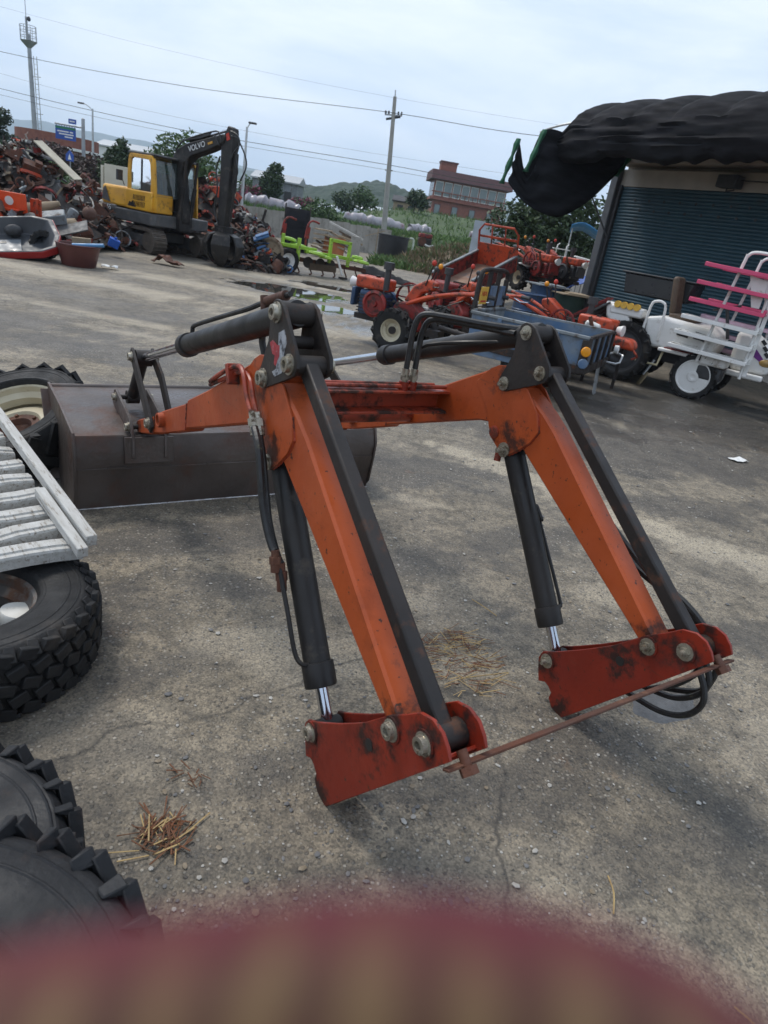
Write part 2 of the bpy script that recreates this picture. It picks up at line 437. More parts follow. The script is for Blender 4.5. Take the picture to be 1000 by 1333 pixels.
def concrete():
    m = bpy.data.materials.new('stained_concrete'); m.use_nodes = True
    nt = m.node_tree; L = nt.links.new; b = nt.nodes['Principled BSDF']
    tc = N(nt, 'ShaderNodeTexCoord'); src = tc.outputs['Object']
    at = N(nt, 'ShaderNodeVertexColor', layer_name='stain')
    sp = N(nt, 'ShaderNodeSeparateColor'); L(at.outputs[0], sp.inputs[0])
    def noise(s, d=5, r=.6, vec=src, dist=0):
        n = N(nt, 'ShaderNodeTexNoise'); n.inputs['Scale'].default_value = s; n.inputs['Detail'].default_value = d
        n.inputs['Roughness'].default_value = r; n.inputs['Distortion'].default_value = dist; L(vec, n.inputs[0]); return n.outputs[0]
    def ramp(v, p0, p1, c0=(0, 0, 0), c1=(1, 1, 1)):
        r = N(nt, 'ShaderNodeValToRGB'); e = r.color_ramp.elements
        e[0].position = p0; e[0].color = (*c0, 1); e[1].position = p1; e[1].color = (*c1, 1); L(v, r.inputs[0]); return r.outputs[0]
    def mixc(f, a, b_, mode='MIX'):
        n = N(nt, 'ShaderNodeMixRGB', blend_type=mode)
        if isinstance(f, float): n.inputs[0].default_value = f
        else: L(f, n.inputs[0])
        for i, q in ((1, a), (2, b_)):
            if isinstance(q, tuple): n.inputs[i].default_value = (*q, 1)
            else: L(q, n.inputs[i])
        return n.outputs[0]
    def mul(a, k):
        n = N(nt, 'ShaderNodeMath', operation='MULTIPLY'); L(a, n.inputs[0])
        if isinstance(k, (int, float)): n.inputs[1].default_value = k
        else: L(k, n.inputs[1])
        return n.outputs[0]
    base = ramp(noise(.9, 5, .62), .34, .70, (.138, .116, .084), (.360, .302, .218))
    base = mixc(ramp(noise(.28, 4, .55), .42, .62), base, (.212, .183, .140))
    base = mixc(mul(ramp(noise(2.6, 5, .7), .45, .64), .70), base, (.075, .066, .054))
    base = mixc(mul(ramp(noise(6.5, 4, .7), .55, .70), .35), base, (.25, .215, .16))
    base = mixc(mul(ramp(noise(11, 4, .72), .46, .62), .62), base, (.070, .063, .052))
    base = mixc(mul(ramp(noise(34, 3, .7), .54, .66), .55), base, (.062, .057, .050))
    # tan washes and dark stains with a shape of their own
    base = mixc(mul(sp.outputs[1], .90), base, ramp(noise(3.2, 3), .35, .7, (.40, .345, .255), (.30, .26, .20)))
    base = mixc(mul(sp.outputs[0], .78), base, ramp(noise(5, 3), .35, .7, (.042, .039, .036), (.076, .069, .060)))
    # rusty blots
    base = mixc(mul(ramp(noise(1.7, 4, .6), .66, .76), .45), base, (.20, .095, .04))
    # exposed aggregate
    vo = N(nt, 'ShaderNodeTexVoronoi'); vo.inputs['Scale'].default_value = 62; L(src, vo.inputs[0])
    wn = N(nt, 'ShaderNodeSeparateColor'); L(vo.outputs['Color'], wn.inputs[0])
    stone = ramp(wn.outputs[0], .0, 1., (.028, .028, .029), (.36, .33, .28))
    cell = ramp(vo.outputs['Distance'], .30, .46, (1, 1, 1), (0, 0, 0))
    pick = ramp(wn.outputs[1], .52, .60)
    agg = mul(cell, pick)
    wear = ramp(noise(1.1, 3, .6), .30, .55)
    aggm = mul(mul(agg, wear), .80)
    base = mixc(aggm, base, stone)
    vo2 = N(nt, 'ShaderNodeTexVoronoi'); vo2.inputs['Scale'].default_value = 150; L(src, vo2.inputs[0])
    w2 = N(nt, 'ShaderNodeSeparateColor'); L(vo2.outputs['Color'], w2.inputs[0])
    base = mixc(.60, base, ramp(w2.outputs[2], .0, 1., (.22, .22, .22), (.82, .80, .77)), 'OVERLAY')
    # cracks
    wv = N(nt, 'ShaderNodeVectorMath', operation='MULTIPLY_ADD'); wv.inputs[1].default_value = (.5, .5, 0)
    nn = N(nt, 'ShaderNodeTexNoise'); nn.inputs['Scale'].default_value = 2.2; nn.inputs['Detail'].default_value = 5; L(src, nn.inputs[0])
    L(nn.outputs['Color'], wv.inputs[0]); L(src, wv.inputs[2])
    ve = N(nt, 'ShaderNodeTexVoronoi', feature='DISTANCE_TO_EDGE'); ve.inputs['Scale'].default_value = .30; L(wv.outputs[0], ve.inputs[0])
    crk = ramp(ve.outputs[0], .0003, .0017, (1, 1, 1), (0, 0, 0))
    crk = mul(crk, ramp(noise(.8, 2, .5), .38, .50)); base = mixc(mul(crk, .7), base, (.035, .032, .028))
    wet = mul(sp.outputs[2], ramp(noise(1.6, 4, .6), .34, .46))
    base = mixc(wet, base, mixc(1.0, base, (.48, .48, .50), 'MULTIPLY'))
    L(base, b.inputs['Base Color'])
    rg = ramp(noise(1.4, 3, .6), .35, .7, (.62, .62, .62), (.92, .92, .92))
    rg = mixc(mul(sp.outputs[0], .5), rg, (.52, .52, .52))
    rg = mixc(wet, rg, (.05, .05, .05))
    L(rg, b.inputs['Roughness'])
    h = mixc(.35, mixc(.5, noise(140, 2, .7), noise(22, 3, .6)), agg, 'ADD')
    bp = N(nt, 'ShaderNodeBump'); bp.inputs['Distance'].default_value = .010
    st = N(nt, 'ShaderNodeMath', operation='MULTIPLY_ADD'); st.inputs[1].default_value = -.9; st.inputs[2].default_value = .92; L(wet, st.inputs[0])
    L(st.outputs[0], bp.inputs['Strength']); L(h, bp.inputs['Height']); L(bp.outputs[0], b.inputs['Normal'])
    return m
yard = mb.build('concrete_yard', concrete(), smooth_deg=60, kind='structure')
ca = yard.data.color_attributes.new('stain', 'FLOAT_COLOR', 'POINT')
ca.data.foreach_set('color', cols)

lx = axis_points(-2950, 2950, -40, 40, 2.0, 1.18)
ly = axis_points(-60, 3180, -6, 100, 2.0, 1.18)
pts = [(x, y, land_h(x, y) - .03 - (.12 if -33 < x < 21 and -5 < y < 41.5 else 0)) for y in ly for x in lx]
mb = MB(); mb.sheet(pts, len(lx))
m_grassland = mat('grassland', (.050, .082, .018), (.032, .055, .014), .5, .95, bump=.6, bscale=3, dirt=(.10, .085, .045), damt=.25, dscale=.12)
mb.build('ground', m_grassland, smooth_deg=60, kind='structure')

# standing water on the yard
m_water = bpy.data.materials.new('puddle_water'); m_water.use_nodes = True
w_ = m_water.node_tree.nodes['Principled BSDF']; w_.inputs['Base Color'].default_value = (.045, .042, .036, 1); w_.inputs['Roughness'].default_value = .03; w_.inputs['Specular IOR Level'].default_value = .6
for cx, cy, rx, ry, an, sd_ in ((-2.75, 14.9, 1.15, .85, -8, 1), (-1.55, 13.1, .62, .42, 10, 2), (-2.3, 17.3, .8, .35, 0, 3)):
    n = 72; ring = []
    for k in range(n):
        t_ = 2 * math.pi * k / n
        q = 1 + .5 * mnoise.noise(V((math.cos(t_) * 1.6, math.sin(t_) * 1.6, sd_))) + .25 * mnoise.noise(V((math.cos(t_) * 5, math.sin(t_) * 5, sd_ + 4)))
        x, y = rx * q * math.cos(t_), ry * q * math.sin(t_)
        ring.append((cx + x * math.cos(R(an)) - y * math.sin(R(an)), cy + x * math.sin(R(an)) + y * math.cos(R(an)), .0105))
    mb = MB(); mb.add([(cx, cy, .0105)] + ring, [(0, 1 + k, 1 + (k + 1) % n) for k in range(n)]); mb.build('puddle', m_water, smooth_deg=0, kind='structure')
# ------------------------------------------------------------------ front loader
YAW = R(36.549)
LW = 1.024
loader = thing('front_loader', 'orange tractor front loader with dark steel bucket standing on the concrete', 'front loader', (-.02345, 1.47839, 0), YAW)
def plate(name, poly, s0, s1, m, bevel=.0015, parent=None, holes=None):
    mb = MB(); mb.prism(poly, lambda b, z: (s0, b, z), lambda b, z: (s1, b, z))
    return mb.build(name, m, parent or loader, bevel=bevel, seg=1)
def pin(s0, s1, b, z, r=.013, m=None, head=.024, parent=None):
    """pin across the plates with a washer and a hollow head on both ends"""
    mb = MB(); mb.cyl((s0 - .004, b, z), (s1 + .004, b, z), r, n=14)
    o = mb.build('pin', m_dsteel, parent or loader)
    for s, d in ((s0, -1), (s1, 1)):
        h = MB(); h.lathe([(head * 1.28, 0), (head * 1.28, .005), (head, .006), (head * .94, .019), (head * .52, .020), (head * .45, .009), (.0, .009)], (s, b, z), (d, 0, 0), 18)
        h.build('washer', m_zinc, o, smooth_deg=30)
    return o
def bolt(s, b, z, d=-1, r=.016, L=.022, parent=None):
    h = MB(); h.lathe([(r * 1.7, 0), (r * 1.7, .005), (r * 1.15, .006)], (s, b, z), (d, 0, 0), 18)
    h.lathe([(r, .005), (r, L * .6)], (s, b, z), (d, 0, 0), 6)
    h.lathe([(r * .62, L * .6), (r * .58, L * 1.25), (0, L * 1.3)], (s, b, z), (d, 0, 0), 12)
    return h.build('bolt', m_zinc, parent or loader, smooth_deg=30)

FOOT = [(.172, .163), (.160, .12), (.141, .072), (.112, .088), (.092, .083), (.070, .066), (.074, .040), (.050, .012), (.000, .004), (-.012, .012),
        (-.432, .566), (-.418, .590), (-.392, .612), (-.355, .620), (-.31, .605), (-.262, .560), (-.206, .513), (-.106, .406), (.001, .315), (.085, .250), (.127, .219), (.160, .200)]
GUS = [(.869, 1.078), (.835, 1.118), (.80, 1.15), (.76, 1.172), (.72, 1.18), (.66, 1.170), (.575, 1.12), (.50, 1.05), (.474, .985), (.50, .935), (.55, .885), (.60, .845), (.640, .842), (.675, .862),
       (.715, .885), (.742, .925), (.77, .985)]
BELL = [(.690, 1.325), (.682, 1.347), (.662, 1.358), (.635, 1.358), (.607, 1.346), (.492, 1.228), (.484, 1.196), (.498, 1.172), (.535, 1.152), (.690, 1.084), (.722, 1.084), (.738, 1.108), (.732, 1.135), (.69, 1.23)]
LARM = [(-.262, .500), (-.252, .462), (-.215, .450), (-.177, .474), (.537, .892), (.66, .92), (.74, 1.0), (.72, 1.12), (.60, 1.12), (.48, 1.06), (.405, 1.012), (-.215, .528)]
UARM = [(.62, 1.135), (.741, 1.170), (.79, 1.155), (.862, 1.117), (1.236, .924), (1.47, .816), (1.475, .800), (1.80, .668), (1.93, .612), (1.935, .600), (2.06, .552), (2.21, .496), (2.272, .468), (2.288, .445), (2.272, .418), (2.245, .408),
        (1.96, .497), (1.955, .508), (1.80, .556), (1.478, .676), (1.47, .690), (.82, .925), (.66, .955)]
for k, o in enumerate((0., LW)):
    # mast
    for s0 in (o, o + .105):
        mp_ = plate('mast_plate', FOOT, s0, s0 + .010, m_red)
    mb = MB()
    mb.beam((o + .0575, -.405, .548), (o + .0575, -.135, .190), .113, .010, up=(0, .8, .6))
    mb.beam((o + .0575, -.150, .204), (o + .0575, -.010, .016), .080, .010, up=(0, .8, .6))
    mb.build('base_flange', m_red, loader, bevel=.002, seg=1)
    # black worn notch bolt hole
    h = MB(); h.cyl((o - .0015, -.152, .372), (o + .006, -.152, .372), .017, n=16)
    h.build('hole', m_glossblack, loader)
    # lower and upper boom
    plate('boom_lower', LARM, o + .014, o + .101, m_orange, bevel=.008)
    plate('boom_upper', UARM, o + .016, o + .099, m_orange, bevel=.006)
    for s0 in (o + .005, o + .101):
        plate('knee_plate', GUS, s0, s0 + .009, m_orange, bevel=.002)
    # socket tube crossing the upper boom
    h = MB(); h.ring([(.034, -.012), (.034, .127), (.025, .127), (.025, -.012)], (o, 1.80, .622), (1, 0, 0), 22)
    h.build('cross_tube', m_orange, loader)
    h = MB(); h.cyl((o + .0, 1.80, .622), (o + .114, 1.80, .622), .0255, n=18); h.build('tube_core', m_glossblack, loader)
    # bell crank
    for s0 in (o - .002, o + .105):
        plate('bell_crank', BELL, s0, s0 + .012, m_dsteel)
    mb = MB()
    mb.cyl((o + .01, .53, 1.195), (o + .105, .53, 1.195), .030, n=18)
    mb.cyl((o + .01, .615, 1.245), (o + .105, .615, 1.245), .019, n=14)
    mb.cyl((o + .01, .645, 1.320), (o + .105, .645, 1.320), .037, n=20)
    mb.build('spacer_tube', m_dsteel, loader)
    for b_, z_ in ((.645, 1.322), (.530, 1.197), (.702, 1.112)):
        if k == 0: pin(o - .002, o + .117, b_, z_)
        else:
            pin(o + .02, o + .117, b_, z_); bolt(o - .002, b_, z_)
    # levelling rod
    mb = MB(); mb.beam((o + .0575, .530, 1.197), (o + .0575, -.346, .544), .046, .050, up=(0, 0, 1))
    mb.build('levelling_rod', m_rod, loader, bevel=.007)
    mb = MB(); mb.cyl((o + .012, -.346, .544), (o + .104, -.346, .544), .036, n=20); mb.build('rod_eye', m_rod, loader)
    for b_, z_ in ((-.227, .484), (-.346, .544), (.129, .176)):
        if k == 0: pin(o, o + .115, b_, z_, head=.023)
        else:
            pin(o + .02, o + .115, b_, z_); bolt(o, b_, z_, r=.017, L=.026)
    # boss rings welded round the pins on the mast
    for b_, z_ in ((-.227, .484), (-.346, .544), (.129, .176)):
        h = MB(); h.lathe([(.036, 0), (.036, .004), (.0, .0045)], (o, b_, z_), (-1, 0, 0), 22); h.build('pin_boss', m_red, loader)
    # lift cylinder
    top, bot = V((o + .0575, .624, .862)), V((o + .0575, .129, .176))
    ax = (bot - top).normalized(); Ln = (bot - top).length
    rod = MB(); rod.cyl(top + ax * (Ln * .80), top + ax * (Ln - .02), .0205, n=20)
    cb = MB(); cb.lathe([(.0, -.02), (.040, -.02), (.043, .0), (.043, Ln * .79)], top + ax * .03, ax, 26)
    cb_o = cb.build('lift_cylinder', m_cylpaint, loader)
    rod.build('piston_rod', m_chrome, cb_o)
    h = MB(); h.lathe([(.043, -.004), (.050, -.003), (.051, 0), (.051, .066), (.049, .072), (.026, .073)], top + ax * (Ln * .79 - .02), ax, 26)
    h.build('gland_collar', m_cylpaint, cb_o)
    for e0, e1, eb, ez, er in ((.018, .097, .129, .176, .032), (.012, .103, .624, .862, .026)):
        h = MB(); h.cyl((o + e0, eb, ez), (o + e1, eb, ez), er, n=18); h.build('cylinder_eye', m_cylpaint, cb_o)
    if k == 0: pin(o + .005, o + .110, .624, .862, head=.02)
    else:
        bolt(o + .005, .624, .862, r=.018, L=.03)
        h = MB(); h.lathe([(.026, 0), (.026, .006), (.018, .008)], (o + .005, .699, .913), (-1, 0, 0), 18); h.build('knee_boss', m_orange2, loader)
        h = MB(); h.cyl((o + .03, .672, .872), (o + .02, .662, .800), .014, n=12); h.build('stand_stub', m_orange2, loader)
    # steel pipe along the lift cylinder
    sd_ = -1 if k == 0 else 1
    pth = [top + ax * (Ln * .34) + V((sd_ * .050, .0, 0)), top + ax * (Ln * .30) + V((sd_ * .085, .055, 0)), top + ax * (Ln * .36) + V((sd_ * .088, .06, 0)), top + ax * (Ln * .73) + V((sd_ * .080, .030, .0)), top + ax * (Ln * .765) + V((sd_ * .062, .02, 0)), top + ax * (Ln * .77) + V((sd_ * .036, .0, 0))]
    if k == 0: pth = [V((-.018, .425, .60)), V((-.02, .395, .565)), V((-.02, .327, .478)), V((-.018, .262, .385)), V((-.004, .235, .355)), V((.03, .235, .345))]
    if k == 1: pth = [p + V((0, -.03, .0)) for p in pth]
    h = MB(); h.tube(pth, .0075, 8, sub=6); h.build('cylinder_pipe', m_cylpaint, cb_o)
    # tilt cylinder
    top, bot = V((o + .0575, .645, 1.322)), V((o + .0575, 2.327, .785))
    ax = (bot - top).normalized(); Ln = (bot - top).length
    cb = MB(); cb.lathe([(.0, -.02), (.038, -.02), (.043, .0), (.043, Ln * .605), (.0, Ln * .605)], top, ax, 26)
    cb_o = cb.build('tilt_cylinder', m_cylpaint, loader)
    h = MB(); h.lathe([(.043, -.002), (.050, 0), (.050, .05), (.048, .054), (.024, .055)], top + ax * (Ln * .565), ax, 26); h.build('gland_collar', m_cylpaint, cb_o)
    h = MB(); h.cyl(top + ax * (Ln * .59), bot, .0215, n=20); h.build('piston_rod', m_chrome, cb_o)
    upv = V((0, .31, .95))
    pth = [top + ax * .03 + upv * .062, top + ax * .25 + upv * .064, top + ax * .36 + upv * .062, top + ax * .66 + upv * .068, top + ax * .92 + upv * .070, top + ax * .955 + upv * .055, top + ax * .96 + upv * .036]
    if k == 0:
        h = MB(); h.tube(pth, .009, 8, sub=5); h.build('cylinder_pipe', m_cylpaint, cb_o)
        h = MB(); h.cyl(top + ax * .06 + upv * .062, top + ax * .2 + upv * .064, .016, n=12); h.cyl(top + ax * .22 + upv * .03, top + ax * .22 + upv * .085, .014, n=10)
        h.build('pipe_fitting', m_rust, cb_o)
    # bucket lever plates, link
    for s0, bend in ((o + .0, 0), (o + .101, 1)):
        mb = MB()
        a, c = V((0, 2.335, .800)), V((0, 1.975, .540))
        if bend: mid = (a + c) * .5 + V((0, .01, .05))
        else: mid = (a + c) * .5
        t = (c - a).normalized(); nrm = V((0, -t.z, t.y))
        poly = []
        for q, w in ((a - t * .028, .022), (a, .030), (mid, .032), (c, .034), (c + t * .03, .024)):
            poly.append(q + nrm * w)
        for q, w in ((c + t * .03, .024), (c, .034), (mid, .032), (a, .030), (a - t * .028, .022)):
            poly.append(q - nrm * w)
        plate('lever', [(q.y, q.z) for q in poly], s0, s0 + .014, m_dsteel)
    pin(o, o + .115, 2.327, .790, head=.021)
    pin(o, o + .115, 1.985, .546, head=.023)
    h = MB(); h.tube([(o + .0575, 2.327, .785), (o + .0575, 2.53, .52)], .030, 14); h.cyl((o + .018, 2.327, .785), (o + .097, 2.327, .785), .042, n=18); h.cyl((o + .025, 2.53, .52), (o + .09, 2.53, .52), .036, n=16)
    h.build('bucket_link', m_dsteel, loader)

# weld beads round the knee plates
def weld(path, s, r=.0038):
    mb = MB(); pts = []
    for a_, b_ in zip(path[:-1], path[1:]):
        n_ = max(2, int(math.hypot(a_[0] - b_[0], a_[1] - b_[1]) / .006))
        for i_ in range(n_): pts.append((s, a_[0] + (b_[0] - a_[0]) * i_ / n_, a_[1] + (b_[1] - a_[1]) * i_ / n_))
    mb.tube(pts, [r * (1 + .35 * math.sin(i_ * 1.9)) for i_ in range(len(pts))], 6); return mb.build('weld_bead', m_orange2, loader)
for o in (0., LW):
    weld(GUS[7:12], o + .0135); weld(GUS[15:] + GUS[:3], o + .0135); weld([(1.475, .800), (1.478, .676)], o + .016); weld([(1.935, .600), (1.955, .508)], o + .016)
# bucket, rolled forward, resting on its cutting edge
bk = bpy.data.objects.new('bucket', None); COL.objects.link(bk); bk.parent = loader
B0_, B1_ = -.304, 1.481
BP = [(2.92, .468), (2.56, .452), (2.21, .410), (2.180, .325), (2.186, .235), (2.222, .004)]
T_ = .012
inner = [(2.92, .456), (2.56, .440), (2.221, .399), (2.193, .323), (2.199, .237), (2.236, .004)]
mb = MB(); mb.prism(BP[:3] + list(reversed(inner[:3])), lambda b, z: (B0_ + .004, b, z), lambda b, z: (B1_ - .004, b, z)); mb.build('back_sheet', m_bucket, bk, bevel=.002, seg=1)
mb = MB(); mb.prism(BP[2:5] + list(reversed(inner[2:5])), lambda b, z: (B0_ + .004, b - .001, z - .001), lambda b, z: (B1_ - .004, b - .001, z - .001)); mb.build('heel_sheet', m_bucket, bk, bevel=.002, seg=1)
mb = MB(); mb.prism([(2.178, .242), (2.206, .242), (2.240, .004), (2.214, .004)], lambda b, z: (B0_ - .004, b, z), lambda b, z: (B1_ + .004, b, z)); mb.build('floor_sheet', m_bucket, bk, bevel=.002, seg=1)
mb = MB(); mb.prism([(2.211, .012), (2.242, .012), (2.244, .001), (2.207, .001)], lambda b, z: (B0_ - .008, b, z), lambda b, z: (B1_ + .008, b, z)); mb.build('cutting_edge', m_edge, bk, bevel=.002, seg=1)
mb = MB(); mb.cyl((B0_ + .004, 2.93, .466), (B1_ - .004, 2.93, .466), .016, n=12); mb.build('rim_bar', m_bucket, bk)
for s_, d_ in ((B0_, -1), (B1_, 1)):
    poly = [(2.95, .486), (2.56, .470), (2.205, .428), (2.168, .33), (2.172, .23), (2.19, .06), (2.235, .004), (2.55, .004), (2.66, .03), (2.78, .10), (2.88, .22)]
    mb = MB(); mb.prism(poly, lambda b, z: (s_ - .007, b, z), lambda b, z: (s_ + .007, b, z)); sp_o = mb.build('side_plate', m_bucket, bk, bevel=.002, seg=1)
    mb = MB(); mb.beam((s_ + d_ * .012, 2.93, .45), (s_ + d_ * .012, 2.62, .02), .014, .07, up=(0, .4, 1)); mb.build('side_cutter', m_bucket, sp_o, bevel=.002, seg=1)
for s_ in (-.1, .42, .74, 1.28):
    mb = MB(); mb.box((s_, 2.176, .243), (.09, .010, .010)); mb.build('weld_tab', m_bucket, bk)
for o in (0., LW):
    for s0 in (o - .032, o + .133):
        BR = [(2.585, .520), (2.572, .548), (2.54, .562), (2.50, .552), (2.235, .492), (2.200, .455), (2.165, .40), (2.155, .30), (2.182, .285), (2.19, .42), (2.56, .455), (2.60, .47)]
        mb = MB(); mb.prism(BR, lambda b, z: (s0, b, z), lambda b, z: (s0 + .014, b, z)); mb.build('hinge_plate', m_bucket, bk, bevel=.0015, seg=1)
    mb = MB(); mb.beam((o + .0575, 2.176, .41), (o + .0575, 2.165, .27), .25, .010, up=(0, 1, 0)); mb.build('doubler_plate', m_bucket, bk, bevel=.002, seg=1)
    pin(o - .032, o + .147, 2.245, .442, head=.021, parent=bk)
    pin(o - .032, o + .147, 2.530, .520, head=.019, parent=bk)

# cross beam: open channel between the knees
mb = MB()
CH = [(1.03, .985), (1.12, .985), (1.12, .885), (1.03, .885), (1.03, .897), (1.108, .897), (1.108, .973), (1.03, .973)]
mb.prism(CH, lambda b, z: (.101, b, z), lambda b, z: (LW + .014, b, z)); mb.build('cross_beam', m_orange2, loader, bevel=.003, seg=1)
mb = MB(); mb.cyl((.101, 1.30, .80), (LW + .014, 1.30, .80), .036, n=18); mb.build('torque_tube', m_orange2, loader)
for i, (b_, z_) in enumerate(((1.05, 1.000), (1.075, 1.003))):
    mb = MB(); mb.tube([(.10, b_ + .02, z_), (LW + .0 - .05 * i, b_, z_)], .009, 8); mb.build('crossover_pipe', m_orange2, loader)

# hydraulic hoses and pipes
def hose(pts, r=.0115, m=m_hose, sub=8, name='hose', n=8):
    mb = MB(); mb.tube(pts, r, n, sub=sub); return mb.build(name, m, loader)
def fit_(p, d, r=.0145, L=.045, m=None):
    d = V(d).normalized(); mb = MB()
    mb.lathe([(r * .8, 0), (r * .8, L * .3)], p, d, 8); mb.lathe([(r * 1.15, L * .3), (r * 1.15, L * .62)], p, d, 6); mb.lathe([(r * .95, L * .62), (r * .95, L)], p, d, 10)
    return mb.build('hose_fitting', m or m_zinc, loader, smooth_deg=25)
# hoses rising from the cross beam to the right tilt cylinder
for i, (s_, e_) in enumerate(((.800, 0), (.845, 1))):
    zt = 1.285 + .018 * (1 - i)
    hose([(s_, 1.06, 1.06), (s_, 1.06, 1.16), (s_ + .002, 1.055, zt - .05), (s_ + .018, 1.03, zt), (s_ + .08, .95, zt + .01), (s_ + .17, .84, zt + .012), (LW + .045 - .03 * i, .72, zt + .02)], .0125)
    fit_((s_, 1.06, 1.005), (0, 0, 1), .017, .07, m_zinc)
    mb = MB(); mb.cyl((s_, 1.06, .985), (s_, 1.06, 1.02), .021, n=10); mb.build('elbow', m_red, loader)
mb = MB(); mb.tube([(LW + .03, .73, 1.308), (LW + .06, .66, 1.318), (LW + .075, .64, 1.312), (LW + .08, .64, 1.28)], .013, 8, sub=3); mb.build('elbow', m_rust, loader)
mb = MB(); mb.tube([(.86, 1.10, 1.10), (.88, 1.05, 1.18), (LW + .03, .80, 1.255), (LW + .06, .72, 1.275)], .009, 8, sub=4); mb.build('cylinder_pipe', m_cylpaint, loader)
# left boom: red pipes along the upper boom and hoses down the lower boom
for i in range(2):
    z_ = .02 * i
    hose([(.012 - .012 * i, 1.20 - .03 * i, .955 + z_), (.006 - .014 * i, 1.02, 1.03 + z_), (.0 - .014 * i, .88, 1.085 + z_), (-.008 - .014 * i, .79 + .02 * i, 1.085 + .01 * i), (-.014 - .014 * i, .735 + .02 * i, 1.035), (-.016 - .014 * i, .695 + .01 * i, 1.00)], .0085, m_orange2, 5, 'boom_pipe')
    fit_((-.016 - .014 * i, .69 + .01 * i, 1.005), (0, -.6, -1), .0155, .075)
mb = MB(); mb.box((.0, .95, 1.06), (.05, .022, .07), rotm(x=-24)); mb.build('pipe_clamp', m_orange2, loader, bevel=.003)
hose([(-.02, .655, .945), (-.026, .60, .885), (-.03, .55, .80), (-.028, .515, .72), (-.022, .485, .663), (-.016, .445, .615), (-.012, .425, .60)], .0125)
hose([(-.035, .66, .965), (-.045, .595, .925), (-.046, .555, .84), (-.045, .53, .77), (-.04, .495, .70), (-.034, .455, .65), (-.03, .44, .64)], .0125)
fit_((-.012, .425, .605), (0, -.3, -1), .0165, .09, m_rust); fit_((-.03, .44, .645), (0, -.3, -1), .0165, .07, m_rust)
hose([(.09, .86, 1.06), (.085, .90, 1.14), (.08, .92, 1.19), (.085, .91, 1.245), (.09, .87, 1.265)], .012)
hose([(.125, .80, 1.10), (.12, .84, 1.17), (.115, .85, 1.215), (.115, .83, 1.255)], .012)
# hoses on the right boom and the loops hanging at the right mast
hose([(LW + .115, .34, .90), (LW + .125, .22, .80), (LW + .13, .08, .72), (LW + .135, -.08, .65), (LW + .14, -.22, .62), (LW + .15, -.32, .56), (LW + .15, -.352, .466)], .012)
hose([(LW + .14, .36, .86), (LW + .16, .16, .72), (LW + .16, .02, .64), (LW + .165, -.16, .60), (LW + .18, -.30, .55), (LW + .20, -.365, .463)], .012)
hose([(LW + 0.120, -0.223, 0.271), (LW + 0.120, -0.298, 0.347), (LW + 0.120, -0.345, 0.424), (LW + 0.120, -0.352, 0.466)], .0110)
hose([(LW + 0.200, -0.226, 0.257), (LW + 0.200, -0.344, 0.330), (LW + 0.200, -0.371, 0.405), (LW + 0.200, -0.365, 0.463)], .0110)
hose([(LW + 0.170, -0.167, 0.232), (LW + 0.170, -0.292, 0.272), (LW + 0.170, -0.366, 0.346), (LW + 0.170, -0.374, 0.406), (LW + 0.170, -0.344, 0.456)], .0110)
hose([(LW + 0.145, -0.134, 0.186), (LW + 0.145, -0.272, 0.206), (LW + 0.145, -0.358, 0.256), (LW + 0.145, -0.394, 0.330), (LW + 0.145, -0.376, 0.392), (LW + 0.145, -0.329, 0.446)], .0110)
# flat bar bolted across both masts
mb = MB(); mb.beam((.0, -.428, .538), (LW + .125, -.428, .538), .024, .007, up=(0, .50, .86)); mb.build('tie_bar', m_rust, loader, bevel=.0015, seg=1)
for o in (0., LW):
    h = MB(); h.lathe([(.013, .02), (.013, -.035)], (o + .055, -.436, .540), (0, -.8, -.6), 10); h.lathe([(.022, -.002), (.022, .018)], (o + .055, -.440, .537), (0, -.8, -.6), 6)
    h.build('tie_bolt', m_rust, loader)
# worn decal on the left bell crank
m_decal = mat('worn_decal', (.42, .43, .46), (.20, .21, .23), 26, .4, dirt=(.05, .05, .055), damt=.4, dscale=34)
m_decal_r = mat('decal_red', (.38, .03, .04), (.25, .02, .03), 30, .45, dirt=(.40, .40, .42), damt=.25, dscale=40)
mb = MB()
mb.prism([(.620, 1.268), (.585, 1.285), (.560, 1.255), (.572, 1.215), (.56, 1.19), (.575, 1.160), (.62, 1.138), (.640, 1.148), (.612, 1.165), (.625, 1.19), (.612, 1.22)], lambda b, z: (-.0022, b, z), lambda b, z: (-.0034, b, z)); dc = mb.build('decal', m_decal, loader)
mb = MB()
mb.prism([(.672, 1.228), (.655, 1.24), (.625, 1.232), (.605, 1.235), (.60, 1.205), (.618, 1.17), (.632, 1.175), (.63, 1.20), (.648, 1.20)], lambda b, z: (-.0022, b, z), lambda b, z: (-.0042, b, z)); mb.build('decal_mark', m_decal_r, dc)
